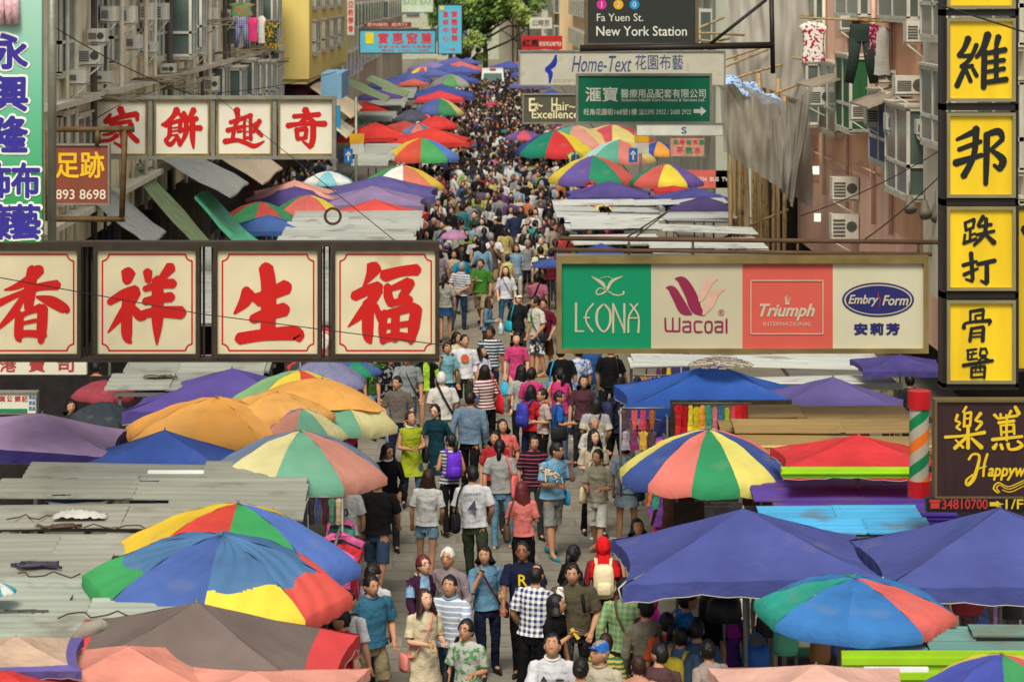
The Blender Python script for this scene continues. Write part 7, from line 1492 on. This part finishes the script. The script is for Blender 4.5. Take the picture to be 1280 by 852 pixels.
    p(690,553,34,1.72,'short','hblack','short',(120,178,214),'shorts',(140,140,134),'man in a sky blue T-shirt cradling a small cat and wiping his nose', ('hold','face'), .12, shoe='teal', build=1.08, bags=(('cross',(40,150,200),'bright blue bag at the side of the sky blue T-shirt',1),))
    p(664,542,6,1.60,'thick','hblack','short',(36,26,34),'pants','char','woman in a black top with thin red stripes', ('down','down'), .1, sex='f', build=1.06, pat=('thinstripe',(150,70,90)))
    p(635,524,8,1.58,'bob','hblack','short',(236,110,100),'pants','char','girl in a coral T-shirt facing the camera', ('down','down'), .1, skin='skin')
    p(619,537,10,1.58,'bob','hblack','short',(190,40,44),'pants','char','girl in a dark red top left of the coral T-shirt', ('down','down'), .1)
    p(629,551,178,1.64,'pony','hblack','short',(160,162,158),'pants',(92,138,166),'woman in a grey T-shirt and light jeans with a pink bag', ('down','down'), .14, build=1.04, bags=(('tote',(226,104,104),'salmon pink bag on the grey T-shirt',-1),), shoe='tan')
    p(656,604,176,1.54,'long','hred','short',(236,120,110),'pants','black','auburn haired girl in a salmon T-shirt with a brown bag', ('bent','down'), .1, bags=(('side',(80,66,50),'brown shoulder bag on the salmon T-shirt',1),))
    p(785,552,166,1.62,'bun','hblack','short',(130,148,160),'mini',(130,148,160),'woman in a blue grey patterned dress with a navy handbag', ('down','down'), .16, pat=('blotch',(80,96,116)), bags=(('tote','navy','navy handbag of the woman in blue grey',-1),))
    p(740,520,30,1.60,'thick','hgrey','short',(200,200,190),'pants','grey','person in pale grey mostly hidden between beige and cream tops', ('down','down'), .1, sex='f')
    # edges
    p(28,556,190,1.60,'bob','hblack','none',(140,160,70),'pants','grey','woman in an olive green top with a magenta bag at the left edge', ('down','down'), .1, bags=(('tote',(190,30,100),'magenta bag at the left edge',1),))
    p(5,570,160,1.58,'short','hgrey','short',(180,180,176),'pants','grey','person in light grey at the very left edge', ('down','down'), .1)
    p(42,580,10,1.6,'bob','hblack','short','char','pants','black','woman in dark clothes in the shadow of the faded purple canopy', ('down','down'), .1)
    p(124,452,170,1.70,'short','hblack','short',(222,150,70),'pants','char','man in an orange yellow shirt above the dark red umbrella', ('down','down'), .1)
    p(62,484,175,1.68,'short','hblack','short','navy','pants','char','man in navy by the white notice board', ('down','down'), .1)
    p(88,500,20,1.60,'bob','hblack','short','char','pants','char','woman in dark grey behind the black umbrella', ('down','down'), .1)
    p(1112,456,178,1.66,'short','hblack','short',(146,134,90),'pants','char','man in a khaki T-shirt right of the white slatted roof', ('down','down'), .1)
    p(1142,468,178,1.66,'short','hblack','short','char','pants','char','man in dark clothes left of the yellow sign column', ('down','down'), .1)
    flush()
def cat_on_arm():
    """small white and brown cat cradled on the man's forearm"""
    s = (553-HZ)/(H-1.72); Y = F/s-.42; c = W(686, 590, Y); sc = .75
    vs = [(0,0,0), (.1,-.0,-.03), (.17,0,-.1), (-.09,0,.03), (-.15,0,.07), (-.19,-.02,.1), (-.08,-.03,-.1), (-.08,-.04,-.2), (.15,-.04,-.18), (.16,-.04,-.27), (.2,0,-.05), (.27,0,-.13), (.3,0,-.25)]
    ed = [(0,1), (1,2), (0,3), (3,4), (4,5), (3,6), (6,7), (2,8), (8,9), (2,10), (10,11), (11,12)]; rd = [.058,.06,.055,.05,.042,.05,.02,.016,.026,.016,.02,.015,.01]
    me = bpy.data.meshes.new('skel'); me.from_pydata(vs, ed, []); o = bpy.data.objects.new('skel', me); COL.objects.link(o); o.modifiers.new('s', 'SKIN').use_smooth_shade = True
    for i, r_ in enumerate(rd): me.skin_vertices[0].data[i].radius = (r_, r_)
    me.skin_vertices[0].data[0].use_root = True; ss = o.modifiers.new('b', 'SUBSURF'); ss.levels = 2; bpy.context.view_layer.update()
    m2 = bpy.data.meshes.new_from_object(o.evaluated_get(bpy.context.evaluated_depsgraph_get())); bpy.data.objects.remove(o); mb = MB(); mb.add([v.co for v in m2.vertices], [tuple(p_.vertices) for p_ in m2.polygons], 0, True)
    for sx in (-1, 1): mb.tube([(-.19,sx*.03,.14), (-.195,sx*.034,.185)], [.016,.003], 5, 0)
    r = thing('cat', 'small white and brown cat cradled in the arm of the man in sky blue', 'cat', c, R(20)); r.scale = (sc, sc, sc)
    obj('body', mb, mat('cat_fur', (206,196,176), .9, kind='x', c2=(110,82,60), nz=.2), r); e = MB()
    for sx in (-1, 1): e.ball((-.225,-.02+sx*.018,.11), .007, 6, 4)
    obj('eyes', e, eye_m, r)
# ---------------------------------------------------------------- the crowd further down
def crowd():
    rnd = random.Random(21); protos = []
    styles = (('short','m'), ('bob','f'), ('long','f'), ('pony','f'), ('thick','m'), ('bun','f'), ('buzz','m'))
    arms = (('down','down'), ('fwd','aft'), ('down','bent'), ('hold','hold'), ('down','face'), ('down','low'))
    sk = []
    for i in range(22):
        st, sx = styles[i % 7]; a = arms[i % 6]; f = figure(a, rnd.uniform(.02, .22), sx, rnd.uniform(.92, 1.12), .02); sk.append((f, st, skel_obj(f)))
        sk[-1][2].modifiers['sub'].levels = 1
    bpy.context.view_layer.update(); dg = bpy.context.evaluated_depsgraph_get()
    for i, (f, st, so) in enumerate(sk):
        me = bpy.data.meshes.new_from_object(so.evaluated_get(dg)); mb = MB(); mb.add([v.co for v in me.vertices], [tuple(p.vertices) for p in me.polygons], 0, True); rot = Matrix.Identity(3)
        head(mb, f.hc, rot, 1)
        for sx in (-1, 1): hand(mb, f.arms[sx][2], f.arms[str(sx)], -sx, .5, 1)
        body = mb.mesh('body', [skin_m, eye_m, lip_m, white_m]); hair = hair_mb(st, rot, f.hc, 1, i).mesh('hair', hair_m)
        dress = f.sex == 'f' and i % 5 == 0; top = top_mb(f, rnd.choice(('short', 'short', 'elbow', 'long')), .52 if dress else .86, 1.0, 1, i).mesh('shirt', fabric)
        bk = rnd.choice(('pants', 'pants', 'shorts', 'hot' if f.sex == 'f' else 'shorts', 'mini' if f.sex == 'f' else 'pants')); bot = legs_cloth(f, bk, 1, i).mesh('trousers', fabric)
        protos.append((f.sex, st, dict(pants='trousers', shorts='shorts', hot='short shorts', mini='a short skirt')[bk], dress, [('body', body), ('hair', hair), ('dress' if dress else 'shirt', top)]+([] if dress else [({'mini': 'skirt', 'pants': 'trousers'}.get(bk, 'shorts'), bot)]))); bpy.data.objects.remove(so)
    tops = [('black',(26,26,30)), ('white',(222,220,212)), ('grey',(140,140,136)), ('red',(190,36,40)), ('navy',(34,40,72)), ('sky blue',(120,170,205)), ('pink',(214,110,140)), ('cream',(214,200,170)), ('teal',(30,130,140)), ('green',(40,84,56)), ('purple',(92,60,140)), ('orange',(226,110,50)), ('yellow',(214,190,80)), ('brown',(110,80,56)), ('lime',(140,196,50)), ('maroon',(110,30,44)), ('charcoal',(56,56,60)), ('white',(210,208,200)), ('beige',(180,160,130)), ('blue',(50,90,160))]
    tops = [(n_, tuple(v*.72+sum(c_)/3*.22+4 for v in c_)) for n_, c_ in tops]+[('black',(26,26,30)), ('white',(222,220,212)), ('grey',(140,140,136)), ('navy',(34,40,72)), ('black',(20,20,22)), ('charcoal',(50,50,54)), ('white',(200,198,190)), ('grey',(90,90,90)), ('black',(24,24,26)), ('navy',(30,34,60)), ('charcoal',(44,44,50)), ('indigo',(40,52,84)), ('black',(30,28,28))]
    bots = [('black',(24,24,26)), ('blue',(58,80,112)), ('grey',(110,110,106)), ('khaki',(150,134,98)), ('navy',(30,36,60)), ('white',(204,200,190))]
    pts = []; y = 70.0; cell = {}
    def free(x, yy, d):
        for (a, b) in pts:
            if abs(b-yy) < d*2 and (a-x)**2+((b-yy)*.75)**2 < d*d: return False
        return True
    tries = 0
    while len(pts) < 208 and tries < 60000:
        tries += 1; yy = 69+(tries/60000)**.8*70 if False else rnd.uniform(69, 69+min(31, 7+len(pts)*.16)); lo, hi = -2.9, 3.35; x = rnd.uniform(lo, hi)
        if 70 < yy < 77 and -.1+((77-yy)*.06) < x < 1.1 and rnd.random() < .92: continue
        if free(x, yy, .54): pts.append((x, yy))
    ymax = max(b for a, b in pts); used = set(); place = []
    pts.sort(key=lambda p: p[1]); n = 0
    zones = ((76, 'near end of crowd'), (82, 'beside mauve canopy'), (88, 'by yellow purple umbrella'), (94, 'by blue red umbrella'), (101, 'by vivid green umbrella'), (999, 'near scarlet canopies'))
    sides = ((-1.6, 'far left'), (-.3, 'left of centre'), (.9, 'centre'), (2.1, 'right of centre'), (99, 'far right'))
    for (x, yy) in pts:
        for t in range(40):
            pi = rnd.randrange(len(protos)); sex, st, bk, dress, parts = protos[pi]; tn, tc = rnd.choice(tops); bn, bc = rnd.choice(bots); away = rnd.random() < .55
            zn = next(z for lim, z in zones if yy < lim); sd = next(s for lim, s in sides if x < lim)
            lab = ('%s hair, %s %s, seen from %s, %s, %s' % ({'short':'short','bob':'bobbed','long':'long','pony':'ponytail','thick':'thick','bun':'bun','buzz':'cropped'}[st], tn, 'dress' if dress else 'top', 'behind' if away else 'front', zn, sd))
            if len(lab.split()) > 16: lab = lab.replace('walking ', '')
            if len(lab.split()) > 16: lab = lab.replace(' the packed crowd', ' the crowd')
            if lab not in used: break
        used.add(lab); r = thing('person', lab, 'person', (x, yy, 0), R((180 if away else 0)+rnd.gauss(0, 28)), 'shoppers in the packed crowd'); k = rnd.uniform(.91, 1.05)*(1 if sex == 'm' else .96); r.scale = (k, k, k)
        sk_ = P[rnd.choice(('skin', 'skinl', 'skin', 'skind'))]; hc = P[rnd.choice(('hblack', 'hblack', 'hblack', 'hbrown', 'hgrey', 'hblack'))]
        for nm, me in parts:
            o = bpy.data.objects.new(nm, me); COL.objects.link(o); o.parent = r
            o.color = lin({'body': sk_, 'hair': hc, 'shirt': tc, 'dress': tc}.get(nm, bc))
            if nm not in ('body', 'hair'): o.color = fab({'shirt': tc, 'dress': tc}.get(nm, bc))
    # beyond: one mass
    V_, F_, C_ = [], [], []
    def low(x, y, rz, k, tc, bc, hc, sk_, seed):
        ca, sa = math.cos(rz), math.sin(rz)
        def add(vs, fs, col):
            o = len(V_)
            for (a, b, c) in vs: V_.append((x+(a*ca-b*sa)*k, y+(a*sa+b*ca)*k, c*k)); C_.append(col)
            F_.extend(tuple(i+o for i in f) for f in fs)
        m = MB(); m.ball((0,-.01,1.575), (.078,.09,.112), 7, 5); add(m.v, m.f, sk_)
        m = MB(); m.ball((0,.02,1.61), (.095,.105,.108), 8, 5); add(m.v, m.f, hc)
        if seed % 3 == 0: m = MB(); m.tube([(0,.08,1.58), (0,.11,1.4), (0,.11,1.25)], [.08,.085,.04], 6); add(m.v, m.f, hc)
        m = MB(); m.rings([(0,0,1.46,.06,.06), (0,0,1.41,.18,.09), (0,0,1.25,.18,.12), (0,0,1.05,.16,.11), (0,0,.86,.18,.13)], 8); add(m.v, m.f, tc)
        sl = seed % 4
        for s_ in (-1, 1):
            e = (s_*.25, .02 if sl else -.05, 1.12); w = (s_*.22, -.08, .88) if sl else (s_*.08, -.28, 1.15)
            m = MB(); m.tube([(s_*.19,0,1.38), tuple(.4*a+.6*b for a, b in zip((s_*.19,0,1.38), e))], [.06,.06], 5); add(m.v, m.f, tc)
            m = MB(); m.tube([tuple(.45*a+.55*b for a, b in zip((s_*.19,0,1.38), e)), e, w], [.04,.04,.03], 5); add(m.v, m.f, sk_)
            m = MB(); m.tube([(s_*.09,0,.9), (s_*.1,-.05*s_,.5), (s_*.1,.1*s_,.08)], [.1,.075,.055], 6); add(m.v, m.f, bc)
    n = 0; yy = ymax-2; far = []
    bins = {}
    for t in range(40000):
        y = ymax+rnd.random()**1.1*125
        if y > ymax+124: continue
        hw = 3.1 if y < 160 else 3.4; x = rnd.uniform(-hw, hw+.3)
        if -1.0 < x-.5 < 1.0+.0 and 200 < y < 209.5: continue
        kx, ky = int(x/.5), int(y/.6)
        if any((kx+a, ky+b) in bins and math.hypot(bins[(kx+a, ky+b)][0]-x, bins[(kx+a, ky+b)][1]-y) < .5 for a in (-1, 0, 1) for b in (-1, 0, 1)) or (kx, ky) in bins: continue
        bins[(kx, ky)] = (x, y); far.append((x, y))
        if len(far) > 1150: break
    for i, (x, y) in enumerate(far):
        low(x, y, rnd.choice((0, PI))+rnd.gauss(0, .6), rnd.uniform(.9, 1.05), fab(rnd.choice(tops)[1]), fab(rnd.choice(bots)[1]), lin(P[rnd.choice(('hblack', 'hblack', 'hbrown'))]), lin(P[rnd.choice(('skin', 'skinl', 'skind'))]), i)
    for i in range(46):                                    # thin flow on the left pavement behind the canopies
        x, y = rnd.uniform(-8.0, -6.4), rnd.uniform(74, 110); low(x, y, rnd.uniform(0, 6), rnd.uniform(.9, 1.05), fab(rnd.choice(tops)[1]), fab(rnd.choice(bots)[1]), lin(P['hblack']), lin(P['skin']), i)
    me = bpy.data.meshes.new('crowd'); me.from_pydata(V_, [], F_); me.polygons.foreach_set('use_smooth', [True]*len(F_)); ca = me.color_attributes.new('col', 'FLOAT_COLOR', 'POINT')
    ca.data.foreach_set('color', [v for c in C_ for v in c]); me.materials.append(mat('crowd_colours', 'attr', .85, nz=.08)); o = obj('crowd', me); tag(o, 'dense far crowd of shoppers filling the lane towards the minibus', 'crowd', None, 'stuff')
near_people(); cat_on_arm(); crowd()
